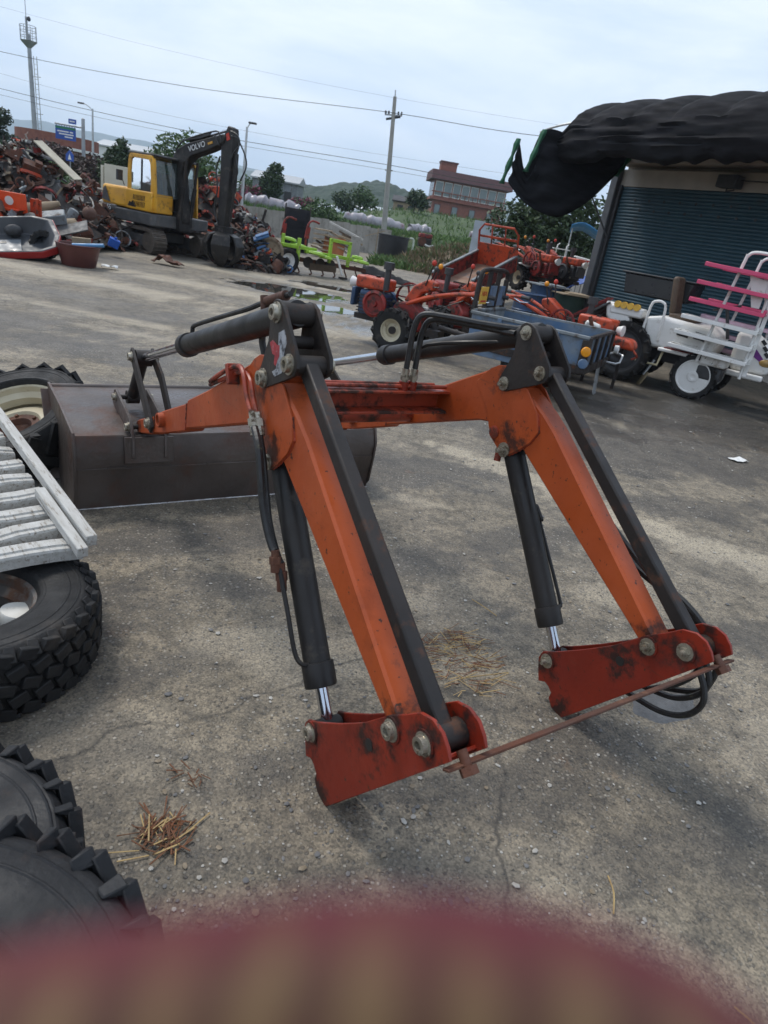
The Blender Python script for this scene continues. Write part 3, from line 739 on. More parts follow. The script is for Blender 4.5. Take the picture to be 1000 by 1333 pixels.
# ------------------------------------------------------------------ tyres
def tyre(Ro, ri, w, kind='ag', n=56, lugs=22, depth=.03, skew=1.0):
    """axis z, standing from z=0 to z=w"""
    mb = MB()
    mb.ring([(ri, .14 * w), (ri + .012, .05 * w), (ri + .3 * (Ro - ri), .005 * w), (ri + .72 * (Ro - ri), 0), (Ro - depth - .012, .07 * w), (Ro - depth, .2 * w), (Ro - depth + .004, .5 * w), (Ro - depth, .8 * w),
             (Ro - depth - .012, .93 * w), (ri + .72 * (Ro - ri), w), (ri + .3 * (Ro - ri), .995 * w), (ri + .012, .95 * w), (ri, .86 * w), (ri - .004, .5 * w)], (0, 0, 0), (0, 0, 1), n)
    for q_, t_ in ((.12, .012), (.30, .006), (.50, .008), (.66, .006)):
        rr_ = ri + q_ * (Ro - ri)
        for z_, s_ in ((0, -1), (w, 1)):
            zz_ = z_ + s_ * (-.012 * abs(q_ - .6) * 2); mb.ring([(rr_ - t_, zz_ - s_ * .004), (rr_ - t_ * .5, zz_ + s_ * .004), (rr_ + t_ * .5, zz_ + s_ * .004), (rr_ + t_, zz_ - s_ * .004)], (0, 0, 0), (0, 0, 1), n)
    def at(a, r, z): return V((math.cos(a) * r, math.sin(a) * r, z))
    if kind == 'ag':
        for k in range(lugs):
            for s in (0, 1):
                a0 = 2 * math.pi * (k + .5 * s) / lugs
                a1 = a0 + skew * .55 * 2 * math.pi / lugs * 1.6
                zs = (.53 * w, .02 * w) if s == 0 else (.47 * w, .98 * w)
                p0, p1 = at(a0, Ro - depth * .5, zs[0]), at(a1, Ro - depth * .62, zs[1])
                up = V((math.cos(a1), math.sin(a1), 0))
                lw = 2 * math.pi * Ro / lugs * .34
                mb.beam(p0, p1, lw * .8, depth * 1.05, up=up, w1=lw * 1.15)
                # shoulder of the lug running down the sidewall
                q = at(a1 + .01, ri + .70 * (Ro - ri), (-.004 if s == 0 else w + .004))
                mb.beam(p1 - up * .004, q, lw * 1.15, depth * .8, up=up, w1=lw * .8, h1=.006)
    else:
        rows = 5
        for r_ in range(rows):
            z = w * (.09 + .82 * r_ / (rows - 1))
            for k in range(lugs):
                a = 2 * math.pi * (k + .5 * (r_ % 2)) / lugs
                sk = .35 if r_ % 2 else -.35
                t = V((-math.sin(a), math.cos(a), 0)); up = V((math.cos(a), math.sin(a), 0))
                c = at(a, Ro - depth * .5 - (.010 if r_ in (0, rows - 1) else 0), z)
                L = 2 * math.pi * Ro / lugs * .74
                d = (t + V((0, 0, sk))).normalized()
                mb.beam(c - d * L * .5, c + d * L * .5, w * .17, depth, up=up)
        for k in range(lugs):
            for zz in (-.003, w + .003):
                a = 2 * math.pi * (k + .25) / lugs
                up = V((math.cos(a), math.sin(a), 0))
                p0 = at(a, Ro - depth * .55, zz * .9 + w * .05 * (1 if zz < 0 else -1)); p1 = at(a + .03, ri + .76 * (Ro - ri), zz)
                L = 2 * math.pi * Ro / lugs * .55
                mb.beam(p0, p1, L, .016, up=V((0, 0, 1)), w1=L * .7, h1=.008)
    return mb
def rim(ri, w, dish=.5, hub=.3, n=40):
    """steel rim with flanges, disc and hub hole"""
    mb = MB()
    mb.ring([(ri + .014, .10 * w), (ri + .016, .13 * w), (ri - .006, .17 * w), (ri - .012, .3 * w), (ri - .045, .42 * w), (ri - .045, .58 * w), (ri - .012, .7 * w), (ri - .006, .83 * w), (ri + .016, .87 * w), (ri + .014, .90 * w),
             (ri - .012, .84 * w), (ri - .02, .7 * w), (ri - .052, .6 * w), (ri - .052, .4 * w), (ri - .02, .3 * w), (ri - .012, .16 * w)], (0, 0, 0), (0, 0, 1), n)
    z = dish * w
    mb.lathe([(ri - .05, z), (ri * .80, z + .02 * w), (ri * .66, z + .14 * w), (ri * .52, z + .15 * w), (ri * .48, z + .08 * w), (ri * hub, z + .08 * w), (ri * hub, z + .01 * w), (ri * .5, z + .02 * w), (ri * .66, z + .06 * w), (ri * .8, z - .04 * w), (ri - .05, z - .02 * w)], (0, 0, 0), (0, 0, 1), n, cap=False)
    return mb
m_cream = mat('cream_rim_paint', (.52, .47, .34), (.42, .36, .24), 6, .5, bump=.1, dirt=(.16, .09, .05), damt=.25, dscale=8)
m_steelrim = mat('dirty_rim_steel', (.13, .12, .11), (.075, .066, .058), 7, .6, bump=.2, dirt=(.10, .05, .03), damt=.45, dscale=9)
m_rubber2 = mat('old_rubber', (.014, .014, .0145), (.023, .0225, .022), 5, .68, spec=.3, bump=.25, bscale=70, dirt=(.085, .072, .060), damt=.30, dscale=5, dsharp=.3)
m_rubber3 = mat('dusty_rubber', (.013, .0135, .015), (.022, .0225, .024), 4, .64, spec=.3, bump=.22, bscale=60, dirt=(.10, .062, .046), damt=.34, dscale=4, dsharp=.3)

# all-terrain tyre lying flat, with its wheel
t = thing('tyre_on_wheel', 'black block tread tyre on its wheel lying under the end of the slatted ramp', 'tyre', (-1.345, 1.865, .008), R(20))
tyre(.425, .215, .245, 'block', 64, 34, .022).build('tyre', m_rubber2, t, bevel=.003, seg=1)
rim(.215, .235, .25, .34).build('rim', m_steelrim, t)
c_ = thing('hub_cap', 'small white round cap lying in the wheel of the block tread tyre', 'cap', (-1.21, 1.93, .118), rot=(R(-8), R(6), 0))
mb = MB(); mb.lathe([(.0, 0), (.058, 0), (.063, .008), (.063, .045), (.060, .052), (.0, .056)], n=26); mb.build('cap', mat('white_cap', (.72, .70, .64), (.6, .57, .5), 12, .45, dirt=(.3, .26, .2), damt=.2, dscale=14), c_)
mb = MB(); mb.tube([(.062, .0, .03), (.085, .0, .0), (.092, .01, -.05), (.085, .02, -.09)], .004, 6, sub=4); mb.build('wire', m_dsteel, c_)
# tractor wheel with cream rim leaning behind the bucket end
t = thing('cream_rimmed_tyre', 'tractor tyre with cream painted rim leaning at the end of the bucket', 'tyre', (-2.20, 3.66, .10), rot=(R(24), R(-8), R(-12)))
tyre(.46, .30, .24, 'ag', 56, 20, .022).build('tyre', m_rubber2, t)
rim(.30, .225, .30, .36).build('rim', m_cream, t)
mb = MB(); mb.lathe([(.15, .06), (.15, .085), (.10, .09), (.085, .06), (.0, .06)], n=26); mb.build('hub', m_rust, t)
for k in range(6):
    a = k * math.pi / 3
    mb = MB(); mb.lathe([(.011, 0), (.011, .016), (.0, .018)], (.125 * math.cos(a), .125 * math.sin(a), .085), n=6); mb.build('hub_bolt', m_rust, t)
# two lugged tyres lying on each other
t = thing('lugged_tyre', 'black deep lugged tyre lying flat on the concrete below another tyre', 'tyre', (-.925, .905, .008), R(5))
tyre(.415, .21, .215, 'ag', 56, 27, .030).build('tyre', m_rubber3, t, bevel=.004, seg=1)
t = thing('lugged_tyre', 'dusty deep lugged tyre lying on top of another lugged tyre', 'tyre', (-.615, .47, .228), rot=(0, 0, R(50)))
tyre(.47, .245, .20, 'ag', 56, 31, .030).build('tyre', m_rubber3, t, bevel=.004, seg=1)

# ------------------------------------------------------------------ slatted ramp lying on the tyres
m_whitewood = mat('weathered_white_paint', (.50, .49, .46), (.40, .385, .35), 7, .72, bump=.35, bscale=22, dirt=(.20, .165, .125), damt=.34, dscale=12, stretch=(1, 6, 6))
ramp = thing('loading_ramp', 'weathered white slatted ramp resting across the tyre and the tractor wheel', 'ramp', (-1.085, 2.20, .30), R(135), rot=None)
ramp.rotation_euler = (0, R(-4.5), R(135))
# local x runs along the rail away from the camera, y to the left (away from the yard)
def rail(y, x0, x1, z, w=.042, h=.045, dy=0):
    mb = MB(); mb.beam((x0, y, z), (x1, y + dy, z), w, h); return mb.build('rail', m_whitewood, ramp, bevel=.004)
rail(.0, -.035, 1.75, .062)
rail(.048, -.085, .42, .050, w=.040, h=.04)
rail(.74, -.05, 1.75, .062)
random.seed(5)
for k in range(11):
    x = .045 + k * .148
    mb = MB()
    nx = 9
    jit = [random.uniform(-.006, .006) for _ in range(8)]
    # board with two lengthwise ridges, slightly warped
    prof = [(-.052, -.03), (-.052, .012), (-.047, .020), (-.022, .016), (-.018, .023), (.010, .021), (.014, .015), (.040, .013), (.052, .004), (.052, -.03)]
    rows = []
    for i in range(nx):
        y = .02 + .72 * i / (nx - 1)
        dz = .006 * math.sin(i * .9 + k) + (jit[i % 8])
        dx = .006 * math.sin(i * .7 + 2 * k)
        rows += [(x + dx + px, y, dz + pz) for px, pz in prof]
    m_ = len(prof)
    fs = []
    for i in range(nx - 1):
        for j in range(m_):
            j2 = (j + 1) % m_
            fs.append((i * m_ + j, i * m_ + j2, (i + 1) * m_ + j2, (i + 1) * m_ + j))
    fs += [tuple(range(m_)), tuple(reversed(range((nx - 1) * m_, nx * m_)))]
    mb.add(rows, fs)
    mb.build('slat', m_whitewood, ramp, smooth_deg=25)

# ------------------------------------------------------------------ litter on the yard
m_straw = mat('straw', (.42, .30, .13), (.30, .20, .09), 30, .8)
m_leaf = mat('dead_leaf', (.16, .06, .025), (.10, .05, .025), 20, .85)
def litter(name, label, cat, cx, cy, rx, ry, n, mats, lmin, lmax, seed, ang=None, thick=.0022):
    random.seed(seed); mb = MB()
    for i in range(n):
        a = random.uniform(0, 6.283); q = math.sqrt(random.random())
        x, y = cx + rx * q * math.cos(a), cy + ry * q * math.sin(a)
        L = random.uniform(lmin, lmax); d = random.gauss(ang, .5) if ang is not None and random.random() < .6 else random.uniform(0, 6.283)
        z = .012 + random.random() * .02 * (1 - q)
        mb.mi = random.randrange(len(mats))
        tz = random.uniform(-.01, .012)
        mb.beam((x, y, z), (x + L * math.cos(d), y + L * math.sin(d), z + tz * .5 + .004), random.uniform(thick, thick * 2), thick * .7)
    o = mb.build(name, mats, smooth_deg=0); tag(o, label, cat, kind='stuff'); return o
litter('straw', 'scattered broken straw on the concrete between the loader masts', 'straw', .40, 2.33, .20, .24, 210, [m_straw, m_straw, m_leaf, m_leaf], .015, .10, 3, ang=.3, thick=.0018)
litter('dead_leaves', 'small clump of brown dead needles on the concrete by the tyres', 'leaves', -.44, 1.27, .07, .06, 90, [m_leaf, m_leaf, m_straw], .02, .09, 4, ang=1.2)
litter('dead_leaves', 'thin scatter of brown twigs near the lugged tyres', 'leaves', -.44, 1.48, .05, .05, 16, [m_leaf], .01, .05, 14)
random.seed(9)
for i, (x, y, a, L, lab) in enumerate([(.80, 1.28, 1.35, .12, 'single dry straw stalk lying alone on bare concrete'), (.44, 2.22, .35, .20, 'long dry straw stalk across the straw scatter'), (.50, 2.86, -.9, .16, 'dry straw stalk lying behind the straw scatter'), (1.1, 1.0, 2.0, .10, 'short straw stalk on the concrete away from other litter')]):
    mb = MB(); mb.tube([(x, y, .014), (x + L * .5 * math.cos(a), y + L * .5 * math.sin(a), .022), (x + L * math.cos(a + .1), y + L * math.sin(a + .1), .013)], .0024, 5, sub=3)
    tag(mb.build('straw_stalk', m_straw), lab, 'straw')
m_paper = mat('paper', (.72, .72, .70), (.6, .6, .58), 20, .8)
mb = MB()
P_ = [(x * .045 - .09, y * .04 - .06, .016 + .018 * random.random()) for y in range(4) for x in range(5)]
mb.sheet(P_, 5); o = mb.build('paper_scrap', m_paper, solid=.001, smooth_deg=0); o.location = (3.47, 6.70, 0); o.rotation_euler = (0, 0, .5)
tag(o, 'crumpled white scrap of paper on the open concrete', 'paper')
# cement blob
m_cem = mat('wet_cement', (.105, .105, .105), (.07, .07, .07), 18, .5, bump=.5, bscale=70)
mb = MB(); n = 40; ring = []
for k in range(n):
    a = 2 * math.pi * k / n; q = 1 + .25 * mnoise.noise(V((math.cos(a) * 1.7, math.sin(a) * 1.7, 2)))
    ring.append((.17 * q * math.cos(a), .085 * q * math.sin(a)))
vs = [(x, y, .0) for x, y in ring] + [(x * .85, y * .85, .010) for x, y in ring] + [(x * .4, y * .4, .014) for x, y in ring] + [(0, 0, .015)]
fs = [(j * n + k, j * n + (k + 1) % n, (j + 1) * n + (k + 1) % n, (j + 1) * n + k) for j in range(2) for k in range(n)] + [(2 * n + k, 2 * n + (k + 1) % n, 3 * n) for k in range(n)]
mb.add(vs, fs); o = mb.build('cement_spill', m_cem); o.location = (1.27, 2.27, .004); o.rotation_euler = (0, 0, .5)
tag(o, 'grey hardened cement spill on the ground under the hose loops', 'cement')
# loose stones
random.seed(21)
m_st = [mat('stone_light', (.42, .40, .36), (.30, .28, .25), 30, .8), mat('stone_grey', (.16, .155, .15), (.11, .11, .11), 30, .8), mat('stone_tan', (.26, .21, .15), (.19, .15, .10), 30, .8)]
mb = MB()
for i in range(2600):
    q = random.random() ** 1.7
    y = .75 + 8 * q; x = random.uniform(-.75, 1.0) * (y * .62) + .1 * y
    s = random.choice((.0025, .003, .0035, .004, .005, .008)) * (1 + .6 * q) * random.uniform(.7, 1.25)
    mb.mi = random.choice((0, 0, 1, 1, 2))
    c = V((x, y, yard_h(x, y) + .006 + s * .35)); rz = random.uniform(0, 6)
    ax = [s * random.uniform(.8, 1.4), s * random.uniform(.6, 1.1), s * random.uniform(.45, .8)]
    vs = []
    for dx, dy, dz in ((1, 0, 0), (0, 1, 0), (-1, 0, 0), (0, -1, 0), (0, 0, 1), (.75, .7, .45), (-.7, .72, .4), (-.7, -.7, .5), (.72, -.72, .42)):
        px, py = dx * ax[0], dy * ax[1]
        vs.append(c + V((px * math.cos(rz) - py * math.sin(rz), px * math.sin(rz) + py * math.cos(rz), dz * ax[2])))
    mb.add(vs, [(0, 5, 8), (1, 6, 5), (2, 7, 6), (3, 8, 7), (5, 6, 4), (6, 7, 4), (7, 8, 4), (8, 5, 4), (0, 1, 5), (1, 2, 6), (2, 3, 7), (3, 0, 8)])
tag(mb.build('loose_gravel', m_st, smooth_deg=50), 'small loose stones scattered over the worn concrete', 'gravel', kind='stuff')

# ------------------------------------------------------------------ gloved finger of the photographer, close to the lens
FING = [(-0.0485, 0.0193, 1.5224), (-0.0302, 0.0217, 1.5383), (-0.0174, 0.0226, 1.5457), (-0.0058, 0.0243, 1.5496), (0.0059, 0.0257, 1.553), (0.0166, 0.026, 1.5537), (0.0258, 0.0252, 1.5517), (0.033, 0.0234, 1.5475)]
def glove_material():
    m = bpy.data.materials.new('work_glove'); m.use_nodes = True
    nt = m.node_tree; L = nt.links.new; b = nt.nodes['Principled BSDF']
    tc = N(nt, 'ShaderNodeTexCoord'); sx = N(nt, 'ShaderNodeSeparateXYZ'); L(tc.outputs['Object'], sx.inputs[0])
    s1 = N(nt, 'ShaderNodeMath', operation='MULTIPLY'); s1.inputs[1].default_value = 2 * math.pi / .0058
    n0 = N(nt, 'ShaderNodeTexNoise'); n0.inputs['Scale'].default_value = 90; L(tc.outputs['Object'], n0.inputs[0])
    a0 = N(nt, 'ShaderNodeMath', operation='MULTIPLY_ADD'); a0.inputs[1].default_value = .006; L(n0.outputs[0], a0.inputs[0]); L(sx.outputs[0], a0.inputs[2]); L(a0.outputs[0], s1.inputs[0])
    s2 = N(nt, 'ShaderNodeMath', operation='SINE'); L(s1.outputs[0], s2.inputs[0])
    r = N(nt, 'ShaderNodeMapRange'); r.inputs['From Min'].default_value = -.5; r.inputs['From Max'].default_value = .6; L(s2.outputs[0], r.inputs[0])
    mx = N(nt, 'ShaderNodeMixRGB'); mx.inputs[1].default_value = (.075, .034, .022, 1); mx.inputs[2].default_value = (.16, .10, .050, 1); L(r.outputs[0], mx.inputs[0])
    # rubber coating on the palm side
    g = N(nt, 'ShaderNodeVectorMath', operation='DOT_PRODUCT'); g.inputs[1].default_value = (.10, .72, .68); L(tc.outputs['Normal'], g.inputs[0])
    nz = N(nt, 'ShaderNodeTexNoise'); nz.inputs['Scale'].default_value = 220; L(tc.outputs['Object'], nz.inputs[0])
    ad = N(nt, 'ShaderNodeMath', operation='MULTIPLY_ADD'); ad.inputs[1].default_value = .35; L(nz.outputs[0], ad.inputs[0]); L(g.outputs['Value'], ad.inputs[2])
    r2 = N(nt, 'ShaderNodeMapRange'); r2.inputs['From Min'].default_value = .68; r2.inputs['From Max'].default_value = 1.06; L(ad.outputs[0], r2.inputs[0])
    m2 = N(nt, 'ShaderNodeMixRGB'); m2.inputs[2].default_value = (.11, .016, .024, 1); L(r2.outputs[0], m2.inputs[0]); L(mx.outputs[0], m2.inputs[1])
    L(m2.outputs[0], b.inputs['Base Color']); b.inputs['Roughness'].default_value = .85
    return m
mb = MB()
def rib(path, r0, r1, n=14):
    pts = smooth([V(p) for p in path], 8); k = len(pts)
    rs = [(r0 + (r1 - r0) * i / (k - 1)) * (1 + .03 * math.sin(i * 2.2)) for i in range(k)]
    rs[-1] *= .45; rs[-2] *= .78; rs[-3] *= .93
    mb.tube(pts, rs, n)
rib(FING, .0095, .0080)
B = V(FING[0])
for k in range(3):
    o = B + V((-.004 - .004 * k, -.006 - .003 * k, -.020 * (k + 1)))
    ln = (.040, .036, .030)[k]
    rib([o, o + V((ln * .7, .010, .003)), o + V((ln, .002, -.002)), o + V((ln * .85, -.014, -.004)), o + V((ln * .35, -.018, -.004))], .0105, .0085)
rib([B + V((-.052, -.028, -.030)), B + V((-.030, -.046, -.006)), B + V((-.008, -.052, .008)), B + V((.014, -.050, .012))], .013, .0095)
mb.ell(B + V((-.036, -.016, -.033)), (.040, .019, .042), 18, 12)
mb.ell(B + V((-.010, -.008, -.030)), (.022, .016, .036), 14, 10)
rib([B + V((-.050, -.020, -.040)), B + V((-.085, -.034, -.060)), B + V((-.125, -.055, -.085)), B + V((-.15, -.07, -.10))], .030, .034, 18)
hand = mb.build('gloved_hand', glove_material())
rm = hand.modifiers.new('skin', 'REMESH'); rm.mode = 'VOXEL'; rm.voxel_size = .0012; rm.use_smooth_shade = True
sm = hand.modifiers.new('soft', 'SMOOTH'); sm.iterations = 4
tag(hand, 'ribbed knit work glove with red rubber coating on the hand holding the camera', 'hand')

ph = thing('phone', 'unseen dark phone added behind the lens to shade the gloved finger', 'phone', (0, 0, 0)); ph.matrix_world = Matrix.Translation((0, 0, 1.6)) @ Matrix.Rotation(R(67.074), 4, 'X') @ Matrix.Rotation(R(10), 4, 'Z')  # phone body out of view, added to keep skylight off the finger
def rrect(x0, x1, y0, y1, r, n=5):
    out = []
    for cx, cy, a0 in ((x1 - r, y1 - r, 0), (x0 + r, y1 - r, 90), (x0 + r, y0 + r, 180), (x1 - r, y0 + r, 270)):
        for k in range(n + 1): a = R(a0 + 90 * k / n); out.append((cx + r * math.cos(a), cy + r * math.sin(a)))
    return out
mb = MB(); mb.prism(rrect(-.040, .036, -.058, .102, .008), lambda x, y: (x, y, .0105), lambda x, y: (x, y, .0025)); mb.build('body', m_glossblack, ph, bevel=.001)  # tall above the lens so the added body shades the finger
mb = MB(); mb.ring([(.0065, -.0002), (.0085, -.0002), (.0085, .0025), (.0065, .0025)], n=24); mb.build('lens_ring', m_dsteel, ph)
# ------------------------------------------------------------------ machine materials
m_yellow = mat('excavator_yellow', (.70, .36, .025), (.56, .27, .02), 3, .45, bump=.08, dirt=(.14, .075, .03), damt=.30, dscale=4.5)
m_greydeck = mat('dark_grey_paint', (.085, .085, .085), (.055, .054, .052), 4, .6, bump=.1, dirt=(.14, .12, .10), damt=.35, dscale=6)
m_boom = mat('worn_black_boom', (.014, .013, .013), (.030, .027, .024), 3, .55, spec=.3, bump=.15, dirt=(.085, .072, .062), damt=.30, dscale=5)
m_track = mat('track_steel', (.085, .068, .055), (.12, .10, .08), 8, .7, metal=.2, bump=.3, dirt=(.15, .11, .08), damt=.35, dscale=9)
m_glass = mat('tinted_glass', (.10, .15, .15), (.08, .12, .12), 2, .12, rvar=.03, spec=.8)
m_white = mat('white_paint', (.74, .73, .70), (.66, .65, .61), 5, .42, dirt=(.35, .30, .24), damt=.18, dscale=6)
m_text = mat('white_lettering', (.75, .75, .73), (.62, .62, .60), 20, .6)
m_oj = mat('tiller_orange', (.50, .062, .016), (.34, .038, .012), 5, .45, bump=.1, dirt=(.055, .030, .022), damt=.42, dscale=9)
m_rd = mat('tiller_red', (.27, .020, .014), (.17, .015, .012), 5, .55, bump=.1, dirt=(.035, .025, .02), damt=.50, dscale=9)
m_engblue = mat('engine_blue', (.035, .075, .16), (.022, .05, .10), 5, .5, dirt=(.05, .045, .04), damt=.3, dscale=9)
m_trblue = mat('trailer_blue', (.065, .135, .245), (.15, .19, .235), 4, .55, dirt=(.11, .12, .13), damt=.42, dscale=5)
m_trgrey = mat('trailer_grey_steel', (.23, .25, .26), (.15, .165, .17), 4, .6, metal=.1, dirt=(.08, .055, .04), damt=.35, dscale=7)
m_pink = mat('pink_plastic', (.66, .075, .17), (.58, .06, .14), 6, .45)
m_lime = mat('lime_green_paint', (.33, .55, .05), (.26, .44, .04), 5, .45, dirt=(.18, .14, .08), damt=.25, dscale=7)
m_brown = mat('brown_vinyl', (.10, .065, .04), (.075, .05, .03), 10, .6)
m_ylight = mat('amber_reflector', (.75, .30, .01), (.7, .25, .01), 10, .25)
m_galv = mat('galvanised_pipe', (.48, .49, .49), (.38, .39, .39), 12, .4, metal=.6)
m_dkgrey = mat('charcoal_plastic', (.03, .03, .032), (.045, .045, .046), 8, .55)
m_yplate = mat('yellow_plate', (.70, .42, .06), (.6, .34, .05), 10, .5)
m_redtxt = mat('red_lettering', (.5, .04, .02), (.4, .03, .02), 20, .6)

def text(s, size, parent, mtx, m, name='lettering', depth=.002):
    cu = bpy.data.curves.new('txt', 'FONT'); cu.body = s; cu.size = size; cu.extrude = depth; cu.align_x = 'CENTER'; cu.align_y = 'CENTER'
    tmp = bpy.data.objects.new('txt', cu); COL.objects.link(tmp)
    bpy.context.view_layer.update()
    me = bpy.data.meshes.new_from_object(tmp.evaluated_get(bpy.context.evaluated_depsgraph_get()))
    bpy.data.objects.remove(tmp)
    me.materials.clear(); me.materials.append(m)
    o = bpy.data.objects.new(name, me); COL.objects.link(o)
    if parent: o.parent = parent
    o.matrix_local = mtx
    return o
def frame_mtx(org, xdir, up):
    x = V(xdir).normalized(); y = V(up); y = (y - x * y.dot(x)).normalized(); z = x.cross(y)
    M = Matrix((x, y, z)).transposed().to_4x4(); M.translation = V(org); return M

_wheel = {}
def wheel(parent, loc, Ro, ri, w, kind='ag', lugs=16, depth=.035, rimm=None, flip=False, tm=None, key=None, solid_disc=False, rot=None):
    k = (Ro, ri, w, kind, lugs, solid_disc)
    if k not in _wheel:
        a = tyre(Ro, ri, w, kind, 32, lugs, depth).mesh('tyre', tm or m_rubber)
        if solid_disc:
            r_ = MB(); r_.lathe([(.0, .2 * w), (ri * .9, .2 * w), (ri + .012, .12 * w), (ri + .012, .88 * w), (ri * .96, .93 * w), (ri * .9, .80 * w), (ri * .34, .80 * w), (ri * .30, .92 * w), (ri * .16, .94 * w), (ri * .13, .9 * w), (.0, .9 * w)], n=32)
        else: r_ = rim(ri, w, .45, .25, 28)
        b = r_.mesh('rim', rimm or m_cream)
        h = MB(); h.lathe([(0, .3 * w), (ri * .34, .3 * w), (ri * .34, .62 * w), (ri * .2, .66 * w), (0, .7 * w)], n=14)
        _wheel[k] = (a, b, h.mesh('hub', m_dsteel))
    e = bpy.data.objects.new('wheel', None); COL.objects.link(e); e.parent = parent; e.empty_display_size = .1
    e.location = loc; e.rotation_euler = rot or (R(90 if not flip else -90), 0, 0)
    ms = _wheel[k]
    for nm, me in zip(('tyre', 'rim', 'hub'), ms):
        o = bpy.data.objects.new(nm, me); COL.objects.link(o); o.parent = e
        o.location = (0, 0, -w / 2)
        if nm == 'rim' and rimm: 
            o.material_slots[0].link = 'OBJECT'; o.material_slots[0].material = rimm
    return e

# ------------------------------------------------------------------ excavator
ex = thing('excavator', 'yellow tracked excavator with worn black boom and grapple in front of the scrap heap', 'excavator', (-7.44, 18.97, 0), R(-30))
for s in (-1, 1):
    y0 = s * .76
    n = 60; mb = MB(); pts = []
    Lh, rr = .95, .285
    per = []
    for k in range(n):     # track loop with proud grouser pads
        t = k / n * (4 * Lh + 2 * math.pi * rr)
        if t < 2 * Lh: p = (-Lh + t, .57, 0)
        elif t < 2 * Lh + math.pi * rr:
            a = (t - 2 * Lh) / rr; p = (Lh + rr * math.sin(a), .285 + rr * math.cos(a), a)
        elif t < 4 * Lh + math.pi * rr: p = (Lh - (t - 2 * Lh - math.pi * rr), .0, math.pi)
        else:
            a = (t - 4 * Lh - math.pi * rr) / rr; p = (-Lh - rr * math.sin(a), .285 - rr * math.cos(a), math.pi + a)
        per.append(p)
    band = MB(); inner = []
    ringp = [(x, z) for x, z, a in per]
    def off(i, d):
        x, z, a = per[i]; return (x + math.sin(a) * d, z + math.cos(a) * d)
    vs = []; fs = []
    for i in range(n):
        for d, yy in ((.0, -.20), (.0, .20), (-.05, .20), (-.05, -.20)):
            q = off(i, d); vs.append((q[0], y0 + yy, q[1] + .02))
    for i in range(n):
        j = (i + 1) % n
        for a, b in ((0, 1), (1, 2), (2, 3), (3, 0)): fs.append((i * 4 + a, i * 4 + b, j * 4 + b, j * 4 + a))
    band.add(vs, fs)
    for i in range(n):
        x, z, a = per[i]
        rot = Matrix.Rotation(a, 3, 'Y')
        band.box((x + math.sin(a) * .008, y0, z + math.cos(a) * .008 + .02), (.085, .41, .02), rot)
        band.box((x + math.sin(a) * .024, y0, z + math.cos(a) * .024 + .02), (.018, .41, .026), rot)
    band.build('track', m_track, ex, smooth_deg=0)
    mb = MB(); mb.box((0, y0, .30), (1.8, .24, .30)); mb.build('track_frame', m_greydeck, ex, bevel=.03)
    for x, r in ((Lh, .225), (-Lh, .235)):
        mb = MB(); mb.lathe([(0, -.15), (r, -.15), (r, -.06), (r * .8, -.05), (r * .8, .05), (r, .06), (r, .15), (0, .15)], (x, y0, .305), (0, 1, 0), 22); mb.build('sprocket', m_track, ex)
    for x in (-.55, -.2, .2, .55):
        mb = MB(); mb.cyl((x, y0 - .16, .11), (x, y0 + .16, .11), .085, n=14); mb.build('roller', m_track, ex)
mb = MB(); mb.box((0, 0, .42), (1.1, 1.2, .26)); mb.build('undercarriage', m_greydeck, ex, bevel=.03)
mb = MB(); mb.cyl((0, 0, .52), (0, 0, .70), .5, n=28); mb.build('turntable', m_greydeck, ex)
mb = MB()
deck = [(-1.20, -.55), (-1.10, -.82), (-.85, -.95), (1.05, -.95), (1.15, -.85), (1.15, .85), (1.05, .95), (-.85, .95), (-1.10, .82), (-1.20, .55)]
mb.prism(deck, lambda x, y: (x, y, .68), lambda x, y: (x, y, .97)); mb.build('deck', m_greydeck, ex, bevel=.03)
mb = MB(); mb.prism([(-1.22, -.55), (-1.12, -.84), (-.86, -.965), (-.30, -.965), (-.30, .965), (-.86, .965), (-1.12, .84), (-1.22, .55)], lambda x, y: (x, y, .86), lambda x, y: (x * .985, y * .985, 1.02)); mb.build('counterweight', m_greydeck, ex, bevel=.04)
mb = MB(); eng = [(-1.17, -.55), (-1.08, -.80), (-.86, -.93), (.12, -.93), (.12, .93), (-.86, .93), (-1.08, .80), (-1.17, .55)]
mb.prism(eng, lambda x, y: (x, y, .995), lambda x, y: (x * .97, y * .97, 1.47)); mb.build('engine_hood', m_yellow, ex, bevel=.06, seg=3)
mb = MB(); mb.prism([(-.86, 1.10), (-.52, 1.06), (-.60, 1.18), (-.72, 1.42), (-.80, 1.36)], lambda x, z: (x, -.945, z), lambda x, z: (x, -.93, z)); mb.build('side_vent', m_greydeck, ex)
mb = MB(); mb.box((.60, -.62, 1.22), (1.02, .66, .46)); mb.build('side_panel', m_yellow, ex, bevel=.03)
for k in range(9):
    for j in range(2):
        mb = MB(); mb.box((.42 + k * .052, -.953, 1.13 + j * .15), (.018, .008, .12), rotm(y=8)); mb.build('vent_slot', m_glossblack, ex)
mb = MB(); mb.prism([(.20, 1.06), (.52, 1.05), (.46, 1.12), (.40, 1.20), (.33, 1.14), (.27, 1.17)], lambda x, z: (x, -.957, z), lambda x, z: (x, -.95, z)); mb.build('chipped_paint', m_glossblack, ex)
